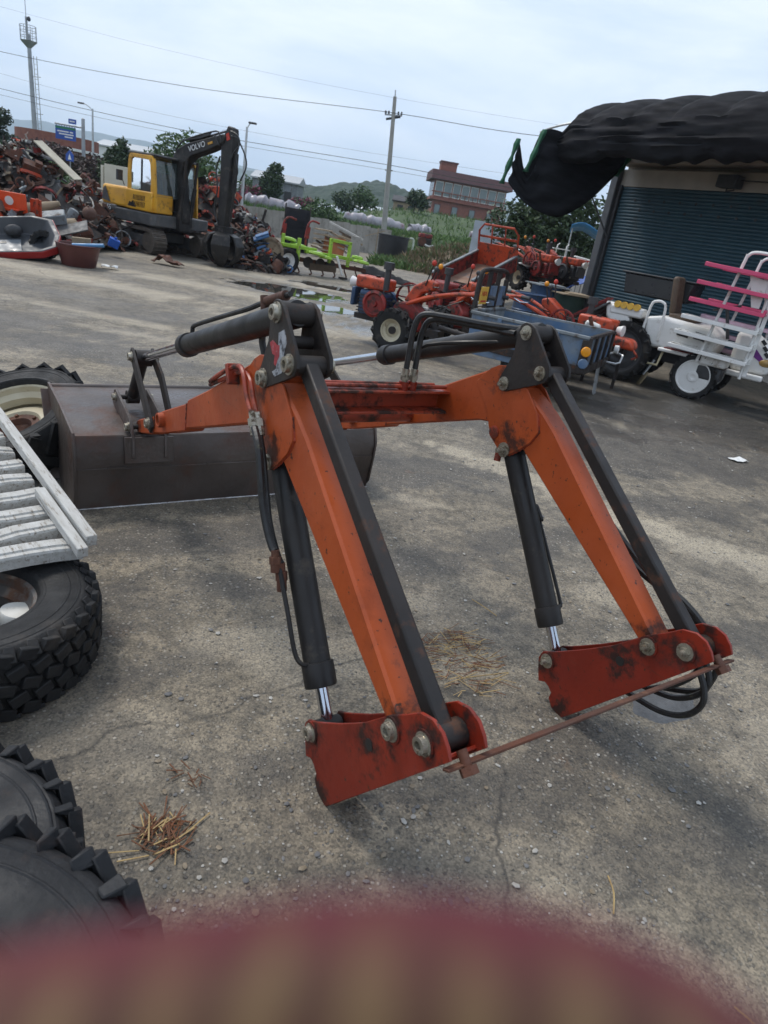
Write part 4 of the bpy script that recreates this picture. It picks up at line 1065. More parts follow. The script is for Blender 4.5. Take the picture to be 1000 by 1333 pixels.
# cab: solid frame round open panes
CX0, CX1, CY0, CY1, CZ0, CZ1 = .10, 1.12, -.90, .42, 1.30, 2.28
cabp = [(CX0, CZ0), (CX1 + .04, CZ0 - .3), (CX1, 1.75), (CX1 - .08, CZ1 - .05), (CX1 - .18, CZ1), (CX0 + .12, CZ1), (CX0 + .03, CZ1 - .09)]
def cab_side(y, t=.06):
    # ring-shaped side wall: outer polygon and inner window polygon joined as a band
    outp = [(CX0, 1.00), (CX1 + .05, 1.00), (CX1 + .02, 1.70), (CX1 - .04, 2.16), (CX1 - .12, 2.26), (CX0 + .14, 2.26), (CX0 + .05, 2.20), (CX0 + .01, 1.9)]
    inp = [(CX0 + .12, 1.46), (CX1 - .13, 1.42), (CX1 - .12, 1.72), (CX1 - .16, 2.08), (CX1 - .21, 2.16), (CX0 + .22, 2.17), (CX0 + .15, 2.12), (CX0 + .12, 1.85)]
    mb = MB(); n = len(outp); vs = []
    for yy in (y, y + t):
        vs += [(x, yy, z) for x, z in outp] + [(x, yy, z) for x, z in inp]
    fs = []
    for k in range(n):
        k2 = (k + 1) % n
        fs += [(k, k2, n + k2, n + k), (2 * n + k2, 2 * n + k, 3 * n + k, 3 * n + k2), (k2, k, 2 * n + k, 2 * n + k2), (n + k, n + k2, 3 * n + k2, 3 * n + k)]
    mb.add(vs, fs); o = mb.build('cab_side', m_yellow, ex, bevel=.012)
    g = MB(); g.prism([(x, z) for x, z in inp], lambda x, z: (x, y + t * .4, z), lambda x, z: (x, y + t * .6, z)); g.build('window', m_clear, o)
    s_ = MB(); s_.box(((CX0 + CX1) / 2 + .02, y + t * .35, 1.80), (.03, .03, .72)); s_.build('window_bar', m_glossblack, o)
m_clear = mat('window_glass', (.36, .44, .43), (.32, .40, .39), 2, .05, rvar=.02, trans=.9)
cab_side(CY0); cab_side(CY1)
mb = MB(); mb.box(((CX0 + CX1) / 2 - .02, (CY0 + CY1) / 2 + .03, 2.285), (.98, CY1 - CY0 + .02, .05)); mb.build('cab_roof', m_greydeck, ex, bevel=.02)
mb = MB(); mb.box((CX0 + .03, (CY0 + CY1) / 2 + .03, 1.62), (.05, CY1 - CY0 - .08, .62)); mb.box((CX0 + .06, (CY0 + CY1) / 2, 2.2), (.05, CY1 - CY0 - .08, .10)); mb.build('cab_rear', m_yellow, ex)
g = MB(); g.box((CX1 - .05, (CY0 + CY1) / 2 + .03, 1.78), (.012, CY1 - CY0 - .10, .80), rotm(y=-5)); g.build('windscreen', m_clear, ex)
for yy in (CY0 + .05, CY1 + .02):
    mb = MB(); mb.beam((CX1 + .05, yy, 1.0), (CX1 - .06, yy, 2.2), .05, .06); mb.build('cab_pillar', m_yellow, ex, bevel=.01)
mb = MB(); mb.box((.48, -.25, 1.30), (.46, .5, .14)); mb.box((.30, -.25, 1.62), (.12, .46, .60), rotm(y=-8)); mb.ell((.29, -.25, 1.98), (.07, .13, .10)); mb.build('operator_seat', m_dkgrey, ex, bevel=.03)
mb = MB(); mb.tube([(.02, -.92, 1.50), (.0, -1.0, 1.70), (-.02, -1.02, 1.80)], .012, 6); mb.box((-.03, -1.03, 1.72), (.06, .16, .24)); mb.build('mirror', m_dkgrey, ex, bevel=.02)
text('EC55', .17, ex, frame_mtx((-.62, -.982, .93), (1, 0, 0), (0, 0, 1)), m_text, 'model_lettering')
# boom, arm, grapple in the x-z plane
def slab(name, poly, y0, y1, m, parent, bevel=.015):
    mb = MB(); mb.prism(poly, lambda x, z: (x, y0, z), lambda x, z: (x, y1, z)); return mb.build(name, m, parent, bevel=bevel)
bo = slab('boom', [(1.02, .78), (1.28, .80), (1.33, .95), (1.22, 1.55), (1.16, 1.95), (1.28, 2.24), (1.55, 2.42), (2.10, 2.58), (2.62, 2.78), (2.66, 2.92), (2.58, 2.98), (2.0, 2.84), (1.32, 2.68), (.98, 2.52), (.82, 2.30), (.80, 2.0), (.90, 1.45)], -.15, .13, m_boom, ex, .03)
M_t = frame_mtx((1.72, -.156, 2.635), (.55, 0, .165), (-.165, 0, .55)); text('VOLVO', .18, bo, M_t, m_text, 'boom_lettering')
mb = MB(); mb.box((2.18, -.154, 2.75), (.16, .01, .05), rotm(y=-17)); mb.build('boom_decal', m_yellow, bo)
mb = MB(); mb.box((1.12, 0, .86), (.34, .42, .46)); mb.build('swing_post', m_boom, ex, bevel=.03)
ar = slab('arm', [(2.70, 3.16), (2.86, 3.12), (2.90, 2.86), (2.86, 2.40), (2.78, 1.10), (2.72, .80), (2.56, .80), (2.52, 1.10), (2.52, 2.30), (2.50, 2.72), (2.60, 3.0)], -.11, .09, m_boom, ex, .02)
mb = MB(); mb.prism([(2.66, 2.98), (2.74, 3.02), (2.80, 2.88), (2.70, 2.84)], lambda x, z: (x, -.122, z), lambda x, z: (x, -.11, z)); mb.build('arm_decal', m_redtxt, ar)
mb = MB(); mb.cyl((1.35, -.02, 2.78), (2.05, -.02, 2.93), .065, n=14); c1 = mb.build('arm_cylinder', m_boom, ex)
mb = MB(); mb.cyl((2.05, -.02, 2.93), (2.72, -.02, 3.10), .036, n=12); mb.build('piston_rod', m_chrome, c1)
for yy in (-.19, .17):
    mb = MB(); mb.cyl((1.22, yy, .92), (1.36, yy, 1.70), .055, n=12); c1 = mb.build('boom_cylinder', m_boom, ex)
    mb = MB(); mb.cyl((1.36, yy, 1.70), (1.42, yy, 2.30), .034, n=10); mb.build('piston_rod', m_dsteel, c1)
mb = MB(); mb.cyl((2.93, -.01, 2.60), (2.93, -.01, 1.75), .055, n=12); c1 = mb.build('grapple_cylinder', m_boom, ex)
mb = MB(); mb.cyl((2.93, -.01, 1.75), (2.86, -.01, 1.10), .03, n=10); mb.build('piston_rod', m_dsteel, c1)
for k, pth in enumerate(([(2.82, -.13, 3.05), (3.05, -.14, 2.98), (3.14, -.14, 2.80), (2.98, -.14, 2.62), (2.90, -.13, 2.5)], [(2.84, -.12, 2.95), (3.10, -.12, 2.86), (3.04, -.12, 2.50), (3.12, -.12, 2.2), (2.96, -.12, 1.95)], [(2.86, .1, 2.90), (3.10, .1, 2.6), (3.16, .1, 2.35), (3.0, .1, 2.05)],
                         [(1.30, -.17, 2.74), (1.7, -.17, 2.86), (2.2, -.17, 2.98), (2.46, -.17, 3.0), (2.55, -.15, 2.8)], [(1.0, -.17, 2.5), (1.25, -.17, 2.72), (1.8, -.17, 2.82), (2.3, -.17, 2.92), (2.5, -.15, 2.72)], [(2.6, -.14, 1.0), (2.45, -.16, 1.3), (2.5, -.14, 1.8), (2.42, -.14, 2.2), (2.52, -.13, 2.5)])):
    mb = MB(); mb.tube(pth, .018, 6, sub=4); mb.build('hose', m_hose, ex)
mb = MB(); mb.cyl((2.66, 0, .92), (2.66, 0, .62), .20, n=18); mb.box((2.66, 0, .86), (.30, .34, .22)); mb.build('grapple_head', m_boom, ex)
for k in range(5):
    a = 2 * math.pi * k / 5 + .35
    d = V((math.cos(a), math.sin(a), 0)); c = V((2.66, 0, 0)); t = V((-d.y, d.x, 0))
    mb = MB(); prof = [(.16, .74), (.38, .66), (.48, .45), (.44, .22), (.30, .04), (.10, -.07)]
    vs = []; fs = []
    for i, (r, z) in enumerate(prof):
        w = (.13, .20, .23, .20, .13, .03)[i]
        for q in (-1, 1):
            vs.append(c + d * r + t * w * q + V((0, 0, z + .10))); vs.append(c + d * (r - .05) + t * w * q + V((0, 0, z + .10)))
    for i in range(len(prof) - 1):
        o = i * 4
        fs += [(o, o + 4, o + 6, o + 2), (o + 1, o + 3, o + 7, o + 5), (o, o + 1, o + 5, o + 4), (o + 2, o + 6, o + 7, o + 3)]
    fs += [(0, 2, 3, 1), (20, 21, 23, 22)]
    mb.add(vs, fs); mb.build('grapple_tine', m_boom, ex, bevel=.012)

# ------------------------------------------------------------------ power tillers
def tiller(label, loc, rz, hood=None, engine=None, rimm=None, light=True, scale=1.0, big=True, group=None, arms=None):
    hood = hood or m_oj; engine = engine or m_engblue; rimm = rimm or m_cream; arms = arms or m_oj
    t = thing('power_tiller', label, 'power tiller', loc, rz, group, scale=scale)   # +x is the front (engine), -x the handles
    for s in (-1, 1): wheel(t, (0, s * .33, .30), .30, .155, .20, 'ag', 13, .045, rimm, flip=(s < 0))
    mb = MB(); mb.cyl((0, -.28, .30), (0, .28, .30), .04, n=12); mb.build('axle', m_dsteel, t)
    mb = MB(); mb.prism([(-.30, .32), (.15, .22), (.22, .42), (.12, .66), (-.12, .72), (-.34, .55)], lambda x, z: (x, -.13, z), lambda x, z: (x, .13, z)); mb.build('gearbox', m_rd, t, bevel=.03)
    mb = MB(); mb.box((.45, 0, .36), (.62, .22, .08)); mb.build('chassis', m_dsteel, t, bevel=.01)
    mb = MB(); mb.box((.50, 0, .57), (.40, .30, .34)); e_ = mb.build('engine_block', engine, t, bevel=.04)
    for s in (-1, 1):
        mb = MB(); mb.lathe([(0, .02), (.17, .02), (.185, .05), (.185, .085), (.15, .10), (.13, .07), (.05, .07), (.04, .11), (0, .11)], (.40, s * .15, .58), (0, s, 0), 22); mb.build('flywheel', engine if s < 0 else m_rd, e_)
    mb = MB(); mb.box((.52, 0, .84), (.52, .30, .17)); f = mb.build('fuel_tank', hood, t, bevel=.035, seg=3)
    mb = MB(); mb.cyl((.50, 0, .92), (.50, 0, .95), .035, n=12); mb.build('filler_cap', m_dsteel, f)
    mb = MB(); mb.box((.80, 0, .62), (.06, .30, .26)); mb.build('radiator_guard', engine, t, bevel=.02)
    if light:
        mb = MB(); mb.lathe([(0, -.05), (.05, -.04), (.075, .03), (.08, .05), (.0, .055)], (.86, 0, .80), (1, 0, 0), 16); mb.build('headlamp', m_white, t)
    mb = MB(); mb.cyl((.30, .12, .78), (.30, .12, 1.06), .045, n=12); mb.cyl((.30, .12, 1.06), (.30, .12, 1.16), .075, n=12); mb.build('air_cleaner', m_dkgrey, t)
    mb = MB(); mb.tube([(.56, -.16, .70), (.56, -.26, .78), (.50, -.28, .92)], .028, 8, sub=3); mb.build('exhaust', m_rust, t)
    # belt pulley wheel and cover
    mb = MB(); mb.ring([(.19, -.02), (.215, -.02), (.215, .02), (.19, .02)], (.05, -.20, .72), (0, 1, 0), 24)
    for k in range(5):
        a = k * 2 * math.pi / 5; mb.beam((.05, -.20, .72), (.05 + .2 * math.cos(a), -.20, .72 + .2 * math.sin(a)), .02, .03, up=(0, 1, 0))
    mb.build('hand_wheel', m_rd, t)
    mb = MB(); mb.prism([(-.16, .30), (.10, .34), (.14, .60), (-.02, .78), (-.20, .62)], lambda x, z: (x, -.20, z), lambda x, z: (x, -.13, z)); mb.build('belt_cover', m_rd, t, bevel=.03)
    # handles
    for s in (-1, 1):
        mb = MB(); mb.tube([(-.05, s * .10, .66), (-.35, s * .14, .80), (-.75, s * .24, .92), (-1.15, s * .30, .98), (-1.32, s * .31, .98)], [.034, .032, .026, .022, .022], 8, sub=4); h_ = mb.build('handle', arms, t)
        mb = MB(); mb.tube([(-1.18, s * .30, .98), (-1.36, s * .31, .98)], .028, 8); mb.build('grip', m_dkgrey, h_)
        mb = MB(); mb.tube([(-1.02, s * .28, .94), (-1.12, s * .33, .90), (-1.30, s * .34, .92)], .008, 6); mb.build('clutch_lever', m_chrome, h_)
    mb = MB(); mb.prism([(.02, .70), (-.10, .92), (-.30, 1.04), (-.42, 1.00), (-.40, .90), (-.24, .84), (-.14, .66)], lambda x, z: (x, -.09, z), lambda x, z: (x, .09, z)); mb.build('console', arms, t, bevel=.025)
    for k, (y, dz, mm) in enumerate(((-.12, .26, m_ylight), (.10, .30, m_redtxt), (0, .22, m_dkgrey))):
        mb = MB(); mb.tube([(-.28, y, .95), (-.36, y * 1.2, .95 + dz)], .010, 6); l_ = mb.build('lever', m_dsteel, t)
        mb = MB(); mb.ell((-.36, y * 1.2, .96 + dz), (.035, .035, .04)); mb.build('knob', mm, l_)
    mb = MB(); mb.cyl((-.30, -.06, .60), (-.52, -.06, .34), .05, n=10); mb.box((-.50, 0, .34), (.20, .26, .10)); mb.build('hitch', m_dsteel, t)
    mb = MB(); mb.box((-.20, -.22, .56), (.10, .10, .15)); mb.build('canister', m_white, t, bevel=.02)
    rn = random.Random(int(abs(loc[0] * 100)))
    for k in range(9):
        p0 = V((rn.uniform(-.3, .6), rn.uniform(-.2, .2), rn.uniform(.45, .9))); p1 = V((rn.uniform(-.9, .4), rn.uniform(-.25, .25), rn.uniform(.5, .98)))
        mb = MB(); mb.tube([p0, (p0 + p1) * .5 + V((0, rn.uniform(-.12, .12), rn.uniform(-.15, .12))), p1], .009, 5, sub=4); mb.build('cable', m_hose, t)
    for k in range(6):
        mb = MB(); mb.lathe([(.022, 0), (.022, .02), (.012, .035), (0, .035)], (rn.uniform(.25, .7), -.155, rn.uniform(.45, .72)), (0, -1, 0), 8); mb.build('bolt', m_zinc, t)
    for k in range(6):
        mb = MB(); mb.box((.50, 0, .44 + .045 * k), (.42, .325, .012)); mb.build('cooling_fin', m_dsteel, e_)
    mb = MB(); mb.beam((.40, -.19, .74), (.05, -.19, .62), .03, .008, up=(0, 1, 0)); mb.beam((.40, -.19, .42), (.05, -.19, .42), .03, .008, up=(0, 1, 0)); mb.build('drive_belt', m_rubber, t)
    mb = MB(); mb.sheet([(x_, y_, .52 + .10 * math.cos((x_) * 3.2)) for y_ in (-.46, -.22) for x_ in (-.4, -.25, -.1, .05, .2, .35)], 6); mb.build('mudguard', m_dsteel, t, solid=.006)
    return t
tiller('orange power tiller with blue engine standing on the wet concrete beside the grey trailer', (-.20, 9.90, 0), R(158), engine=m_engblue)
tiller('red power tiller with orange handles and cream wheels behind the blue engined tiller', (.62, 11.35, 0), R(120), engine=m_rd, hood=m_rd)
tiller('orange power tiller squeezed between the trailer and the oil drums', (2.15, 10.35, 0), R(-38), hood=m_oj, engine=m_dkgrey)
tiller('orange power tiller on the rise beside the tipped trailer', (2.55, 17.6, .70), R(-60), hood=m_oj, engine=m_rd, group=None)
tiller('orange power tiller on the rise below the white rack', (3.25, 18.3, .72), R(-52), hood=m_oj, engine=m_dkgrey)

# ------------------------------------------------------------------ blue and grey trailer
tr = thing('farm_trailer', 'small blue sided farm trailer with grey rails and slatted tailgate', 'trailer', (1.61, 8.97, 0), R(-24.5), scale=1.06)
# +x is the tailgate end
ZB, ZT = .43, .76
def quad_wall(name, a, b, z0, z1, t, m, bevel=.006):
    a, b = V((*a, 0)), V((*b, 0)); d = (b - a).normalized(); n = V((-d.y, d.x, 0)) * t
    mb = MB(); vs = [a + V((0, 0, z0)), b + V((0, 0, z0)), b + n + V((0, 0, z0)), a + n + V((0, 0, z0)), a + V((0, 0, z1)), b + V((0, 0, z1)), b + n + V((0, 0, z1)), a + n + V((0, 0, z1))]
    mb.add(vs, [(3, 2, 1, 0), (4, 5, 6, 7), (0, 1, 5, 4), (1, 2, 6, 5), (2, 3, 7, 6), (3, 0, 4, 7)]); return mb.build(name, m, tr, bevel=bevel, seg=1)
FLc, FRc, RRc, RLc = (-.72, -.58), (-.72, .58), (.72, .70), (.72, -.70)
mb = MB(); mb.prism([FLc, RLc, RRc, FRc], lambda x, y: (x, y, ZB - .05), lambda x, y: (x, y, ZB)); mb.build('bed_floor', m_trgrey, tr)
quad_wall('side_board', FLc, RLc, ZB, ZT, .025, m_trblue); quad_wall('side_board', RRc, FRc, ZB, ZT, .025, m_trblue); quad_wall('headboard', FRc, FLc, ZB, ZT + .04, .025, m_trgrey)
quad_wall('tailgate', RLc, RRc, ZB, ZT, .025, m_trblue)
for a, b in ((FLc, RLc), (RLc, RRc), (RRc, FRc), (FRc, FLc)):
    mb = MB(); mb.beam((*a, ZT + .005), (*b, ZT + .005), .05, .035); mb.build('top_rail', m_trgrey if a != RLc else m_dsteel, tr, bevel=.006)
    mb = MB(); mb.beam((*a, ZB - .02), (*b, ZB - .02), .06, .09); mb.build('bottom_rail', m_rod, tr, bevel=.006)
for k in range(5):
    y = -.70 + 1.40 * k / 4
    mb = MB(); mb.box((.735, y, (ZB + ZT) / 2), (.03, .07, ZT - ZB + .02)); mb.build('stake', m_dsteel, tr, bevel=.004)
for k in range(3):
    y = -.53 + .35 * k
    mb = MB(); mb.tube([(.752, y + .1, .66), (.765, y + .1, .63), (.752, y + .1, .58)], .006, 6); mb.build('latch', m_dsteel, tr)
for x in (-.35, .0, .35):
    mb = MB(); yy = -.58 - .12 * (x + .72) / 1.44 - .015
    mb.box((x, yy, (ZB + ZT) / 2), (.05, .03, ZT - ZB)); mb.build('stake', m_trblue, tr, bevel=.004)
mb = MB(); mb.box((-.2, -.60, .36), (.9, .03, .14)); mb.build('side_skirt', m_trblue, tr, bevel=.005)
for x, z, m_ in ((.735, .62, m_ylight), (.735, .49, m_trblue)):
    mb = MB(); mb.lathe([(.055, 0), (.055, .02), (.048, .03), (.02, .034), (0, .034)], (x - .02, -.725, z), (.35, -1, 0), 20); mb.build('reflector', m_, tr)
mb = MB(); mb.box((.70, -.715, .56), (.10, .03, .36)); mb.build('corner_post', m_dsteel, tr, bevel=.005)
for s in (-1, 1): wheel(tr, (.02, s * .52, .27), .27, .17, .16, 'block', 20, .012, m_oj, flip=(s < 0))
mb = MB(); mb.cyl((.02, -.5, .27), (.02, .5, .27), .03, n=10); mb.build('axle', m_dsteel, tr)
mb = MB(); mb.tube([(-.7, 0, .38), (-1.0, 0, .40), (-1.35, 0, .42)], .035, 10); mb.build('drawbar', m_dsteel, tr)
mb = MB()
for y in (.36, .44): mb.beam((.70, y, .38), (.74, y, .01), .02, .025)
for z in (.012, .16, .36): mb.beam((.738 - .1 * z, .35, z + .01), (.738 - .1 * z, .45, z + .01), .02, .02)
mb.build('stand_leg', m_galv, tr)
mb = MB(); mb.tube([(.72, .62, .40), (.86, .62, .40), (.90, .66, .42), (.90, .78, .50), (.80, .80, .52), (.74, .70, .5)], .014, 6); mb.build('tail_lamp_guard', m_galv, tr)
mb = MB(); mb.lathe([(0, 0), (.05, 0), (.055, .05), (0, .06)], (.78, .76, .56), (1, 0, 0), 14); mb.build('tail_lamp', m_white, tr)
# headboard stake frame with plate
hx = -.74
for y in (-.52, -.16, .18, .52):
    mb = MB(); mb.beam((hx, y, ZT), (hx, y * .92, 1.22 if abs(y) < .3 else 1.14), .05, .05); mb.build('rack_post', m_dsteel, tr, bevel=.006)
mb = MB(); mb.tube([(hx, -.52, .98), (hx, -.50, 1.14), (hx, -.42, 1.23), (hx, 0, 1.245), (hx, .42, 1.23), (hx, .50, 1.14), (hx, .52, .98)], .028, 8, sub=3); mb.build('rack_hoop', m_dsteel, tr)
for y, w in ((.01, .26), (.35, .25)):
    mb = MB(); mb.box((hx + .01, y, .94), (.012, w, .24)); mb.build('rack_panel', m_trblue, tr)
mb = MB(); mb.box((hx + .035, -.36, .95), (.012, .25, .20)); pl_ = mb.build('number_plate', m_yplate, tr, bevel=.004)
text('HB1B', .075, pl_, frame_mtx((hx + .043, -.36, .97), (0, 1, 0), (0, 0, 1)), m_redtxt, 'plate_lettering', .001)
mb = MB(); mb.box((hx + .042, -.36, .885), (.003, .18, .02)); mb.build('plate_stripe', m_redtxt, pl_)

# ------------------------------------------------------------------ tipped orange trailer
tt = thing('tipped_trailer', 'orange red farm trailer with its long bed tipped up on the rise', 'trailer', (1.05, 15.9, .30), R(59))
# local x along the bed from the low end to the headboard
tb = Matrix.Translation((0, 0, .52)) @ Matrix.Rotation(R(-17), 4, 'Y')
def tpart(mb, name, m, bevel=.006):
    o = mb.build(name, m, tt, bevel=bevel, seg=1); o.matrix_local = tb; return o
m_bedrust = mat('rusty_bed_floor', (.20, .10, .06), (.30, .20, .14), 3, .75, dirt=(.14, .14, .15), damt=.35, dscale=3)
mb = MB(); mb.box((.1, 0, 0), (2.0, .98, .04)); tpart(mb, 'bed_floor', m_bedrust)
for s in (-1, 1):
    mb = MB(); mb.box((.1, s * .50, .16), (2.0, .03, .32)); tpart(mb, 'side_board', m_rd)
    mb = MB(); mb.box((.1, s * .50, .335), (2.04, .07, .04)); tpart(mb, 'top_rail', m_trgrey)
mb = MB(); mb.box((-.92, 0, .10), (.03, 1.0, .22)); tpart(mb, 'tailgate', m_rd)
for y in (-.3, 0, .3):
    mb = MB(); mb.box((-.945, y, .10), (.03, .06, .2)); tpart(mb, 'stake', m_rd)
mb = MB(); mb.box((1.10, 0, .26), (.03, 1.0, .52)); tpart(mb, 'headboard', m_oj)
mb = MB(); mb.tube([(1.11, -.50, .0), (1.11, -.50, .78), (1.11, -.38, .92), (1.11, .38, .92), (1.11, .50, .78), (1.11, .50, .0)], .025, 8); tpart(mb, 'head_frame', m_oj, 0)
for y in (-.17, .17):
    mb = MB(); mb.beam((1.11, y, .4), (1.11, y, .92), .03, .03); tpart(mb, 'frame_bar', m_oj)
mb = MB(); mb.box((1.11, 0, .66), (.02, .98, .05)); tpart(mb, 'frame_bar', m_oj)
for s in (-1, 1): wheel(tt, (.1, s * .50, .28), .27, .17, .16, 'block', 20, .012, m_oj, flip=(s < 0))
mb = MB(); mb.box((.2, 0, .40), (1.2, .5, .10)); mb.build('chassis', m_dsteel, tt)
mb = MB(); mb.cyl((.5, 0, .35), (.9, 0, .80), .05, n=12); mb.build('tipping_ram', m_dsteel, tt)
# ------------------------------------------------------------------ rice transplanter
tp = thing('rice_transplanter', 'white riding rice transplanter with pink seedling trays parked before the shutter', 'rice transplanter', (4.00, 10.82, 0), R(-33))
# +x is the nose; the near side is -y
for s in (-1, 1):
    wheel(tp, (.52, s * .55, .33), .33, .24, .13, 'ag', 16, .03, m_white, flip=(s > 0), solid_disc=True, rot=(R(90) if s < 0 else R(-90), 0, 0))
    wheel(tp, (-.62, s * .55, .45), .45, .33, .11, 'ag', 15, .06, m_dkgrey, flip=(s > 0), rot=(R(90) if s < 0 else R(-90), 0, 0))
mb = MB(); mb.box((-.05, 0, .48), (1.5, .36, .18)); mb.build('chassis', m_dkgrey, tp, bevel=.02)
mb = MB(); mb.prism([(-.34, .58), (-.44, 1.00), (-.20, 1.06), (.50, 1.02), (.66, .90), (.60, .62)], lambda x, z: (x, -.46, z), lambda x, z: (x, .46, z)); mb.build('body_shell', m_white, tp, bevel=.06, seg=3)
mb = MB(); mb.box((.34, -.44, .60), (.85, .34, .05)); mb.build('step_deck', m_white, tp, bevel=.015)
mb = MB(); mb.box((.34, -.44, .632), (.70, .26, .012)); mb.build('step_mat', m_rd, tp)
mb = MB(); mb.box((.05, .44, .60), (1.0, .34, .05)); mb.build('step_deck', m_white, tp, bevel=.015)
for k in range(2):
    mb = MB(); mb.box((.17 + .24 * k, -.466, .88), (.17, .012, .10), rotm(y=6)); mb.build('side_grille', m_glossblack, tp, bevel=.02)
mb = MB(); mb.prism([(.85, .62), (.84, 1.06), (1.02, 1.08), (1.30, .92), (1.42, .70), (1.40, .52), (.9, .50)], lambda x, z: (x, -.26, z), lambda x, z: (x, .26, z)); nose = mb.build('nose_cowl', m_white, tp, bevel=.07, seg=3)
mb = MB(); mb.prism([(.98, .88), (1.16, .86), (1.34, .70), (1.26, .70), (1.10, .78)], lambda x, z: (x, -.264, z), lambda x, z: (x, -.25, z)); mb.build('purple_stripe', mat('purple', (.16, .03, .22), None, 5, .4), nose)
for k in range(3):
    mb = MB(); mb.box((1.22 + .045 * k, -.262, .97 - .08 * k), (.08, .012, .045), rotm(y=40)); mb.build('nose_vent', m_glossblack, nose)
mb = MB(); mb.ell((1.33, -.24, .70), (.10, .05, .06)); mb.build('headlamp', mat('amber_lens', (.42, .26, .08), None, 5, .2), nose)
mb = MB(); mb.box((1.12, -.30, .48), (.50, .10, .08)); mb.build('bumper', m_white, tp, bevel=.02)
mb = MB(); mb.box((.72, -.48, .60), (.36, .30, .15)); mb.build('battery_box', m_white, tp, bevel=.03)
mb = MB(); mb.box((.70, -.46, .42), (.34, .28, .20)); mb.build('tool_tray', m_dkgrey, tp, bevel=.03)
mb = MB(); mb.box((.06, -.12, 1.08), (.42, .42, .09)); mb.build('seat', m_brown, tp, bevel=.04, seg=3)
mb = MB(); mb.box((-.16, -.12, 1.36), (.10, .40, .54), rotm(y=-10)); mb.build('backrest', m_brown, tp, bevel=.045, seg=3)
mb = MB(); mb.cyl((.70, 0, .9), (.56, 0, 1.30), .025, n=10); mb.ring([(.16, -.014), (.19, -.014), (.19, .014), (.16, .014)], (.55, 0, 1.32), (-.34, 0, .94), 22); mb.build('steering_wheel', m_dkgrey, tp)
mb = MB(); mb.tube([(-.42, -.46, .62), (-.40, -.47, 1.15), (-.34, -.47, 1.24), (-.24, -.47, 1.24), (-.18, -.47, 1.15), (-.16, -.46, .70)], .02, 8, sub=3); mb.build('grab_rail', m_white, tp)
mb = MB(); mb.tube([(-.36, -.48, .60), (-.36, -.54, .36), (-.04, -.54, .36), (-.02, -.48, .60)], .02, 8); mb.build('step', mat('cream_step', (.55, .48, .30), None, 5, .5), tp)
# planting unit at the back
mb = MB(); mb.prism([(-1.16, 1.26), (-.20, 1.26), (-.14, 1.56), (-1.22, 1.56)], lambda x, z: (x + .12, .10, z), lambda x, z: (x + .12, .90, z)); mb.build('seedling_box', m_glossblack, tp, bevel=.02)
mb = MB(); mb.box((-.56, .5, 1.575), (1.16, .86, .025)); mb.build('box_lid', m_dkgrey, tp, bevel=.01)
mb = MB(); mb.box((-.72, -.42, 1.02), (.5, .30, .14)); mb.build('planter_bracket', m_white, tp, bevel=.03)
mb = MB(); mb.prism([(-1.06, 1.12), (-.72, 1.08), (-.62, .88), (-.84, .76), (-1.0, .90)], lambda x, z: (x, -.56, z), lambda x, z: (x, -.36, z)); mb.build('gear_case', m_white, tp, bevel=.03)
for k in range(4):
    mb = MB(); mb.lathe([(.05, -.03), (.05, .03), (0, .035)], (-.86 + .10 * k, -.57, 1.10), (0, 1, 0), 14); mb.build('feed_roller', m_yplate, tp)
for y in (-.45, -.1, .25):
    mb = MB(); mb.beam((-1.62, y, .62), (-.98, y, 1.10), .03, .28, up=(0, 1, 0)); mb.build('seedling_slide', m_dkgrey, tp, bevel=.006)
for k in range(5):
    mb = MB(); mb.beam((-1.66, -.60 + .06 * k, .70), (-1.02, -.60 + .06 * k, 1.16), .018, .02); mb.build('slide_rib', m_rd, tp)
mb = MB(); mb.box((-1.30, 0, .36), (.8, 1.1, .10)); mb.build('float', m_dkgrey, tp, bevel=.03)
# spare seedling racks
for s in (-1, 1):
    yb = s * .62
    posts = MB(); posts.tube([(1.12, yb, .45), (1.10, yb, 1.90), (1.05, yb, 2.04), (.97, yb, 2.08), (.76, yb, 2.08), (.69, yb, 2.02), (.67, yb, 1.92), (.50, yb, .55)], .022, 8, sub=3)
    rk = posts.build('rack_frame', m_white, tp)
    mb = MB(); mb.beam((1.17, yb, .50), (1.17, yb, 1.98), .03, .05); mb.build('rack_post', m_white, rk)
    for k, (z, m_) in enumerate(((1.82, m_pink), (1.58, m_pink), (1.34, m_pink), (1.10, m_white), (.88, m_white), (.68, m_white))):
        if s > 0 and k >= 3: m_ = mat('faded_pink', (.62, .42, .50), None, 6, .5)
        mb = MB(); x0 = .22 - .03 * k
        mb.beam((x0, yb, z + .012), (1.16, yb, z - .022), .26, .010)
        for q in (-.13, .13):
            mb.beam((x0, yb + q, z + .03), (1.16, yb + q, z - .01), .04, .052)
        for j in range(7):
            xx = x0 + .02 + j * (1.14 - x0) / 6
            mb.beam((xx, yb - .13, z + .028 - .035 * j / 6), (xx, yb + .13, z + .028 - .035 * j / 6), .035, .012)
        for xx in (x0 + .02, 1.15):
            mb.beam((xx, yb - .13, z + .035), (xx, yb + .13, z + .035), .03, .05)
        mb.build('seedling_tray', m_, tp, bevel=.004)
    mb = MB(); mb.prism([(.95, 1.40), (1.05, 1.40), (1.05, 1.75), (.80, 1.80)], lambda x, z: (x, yb - .01, z), lambda x, z: (x, yb + .01, z)); mb.build('rack_gusset', m_white, rk)

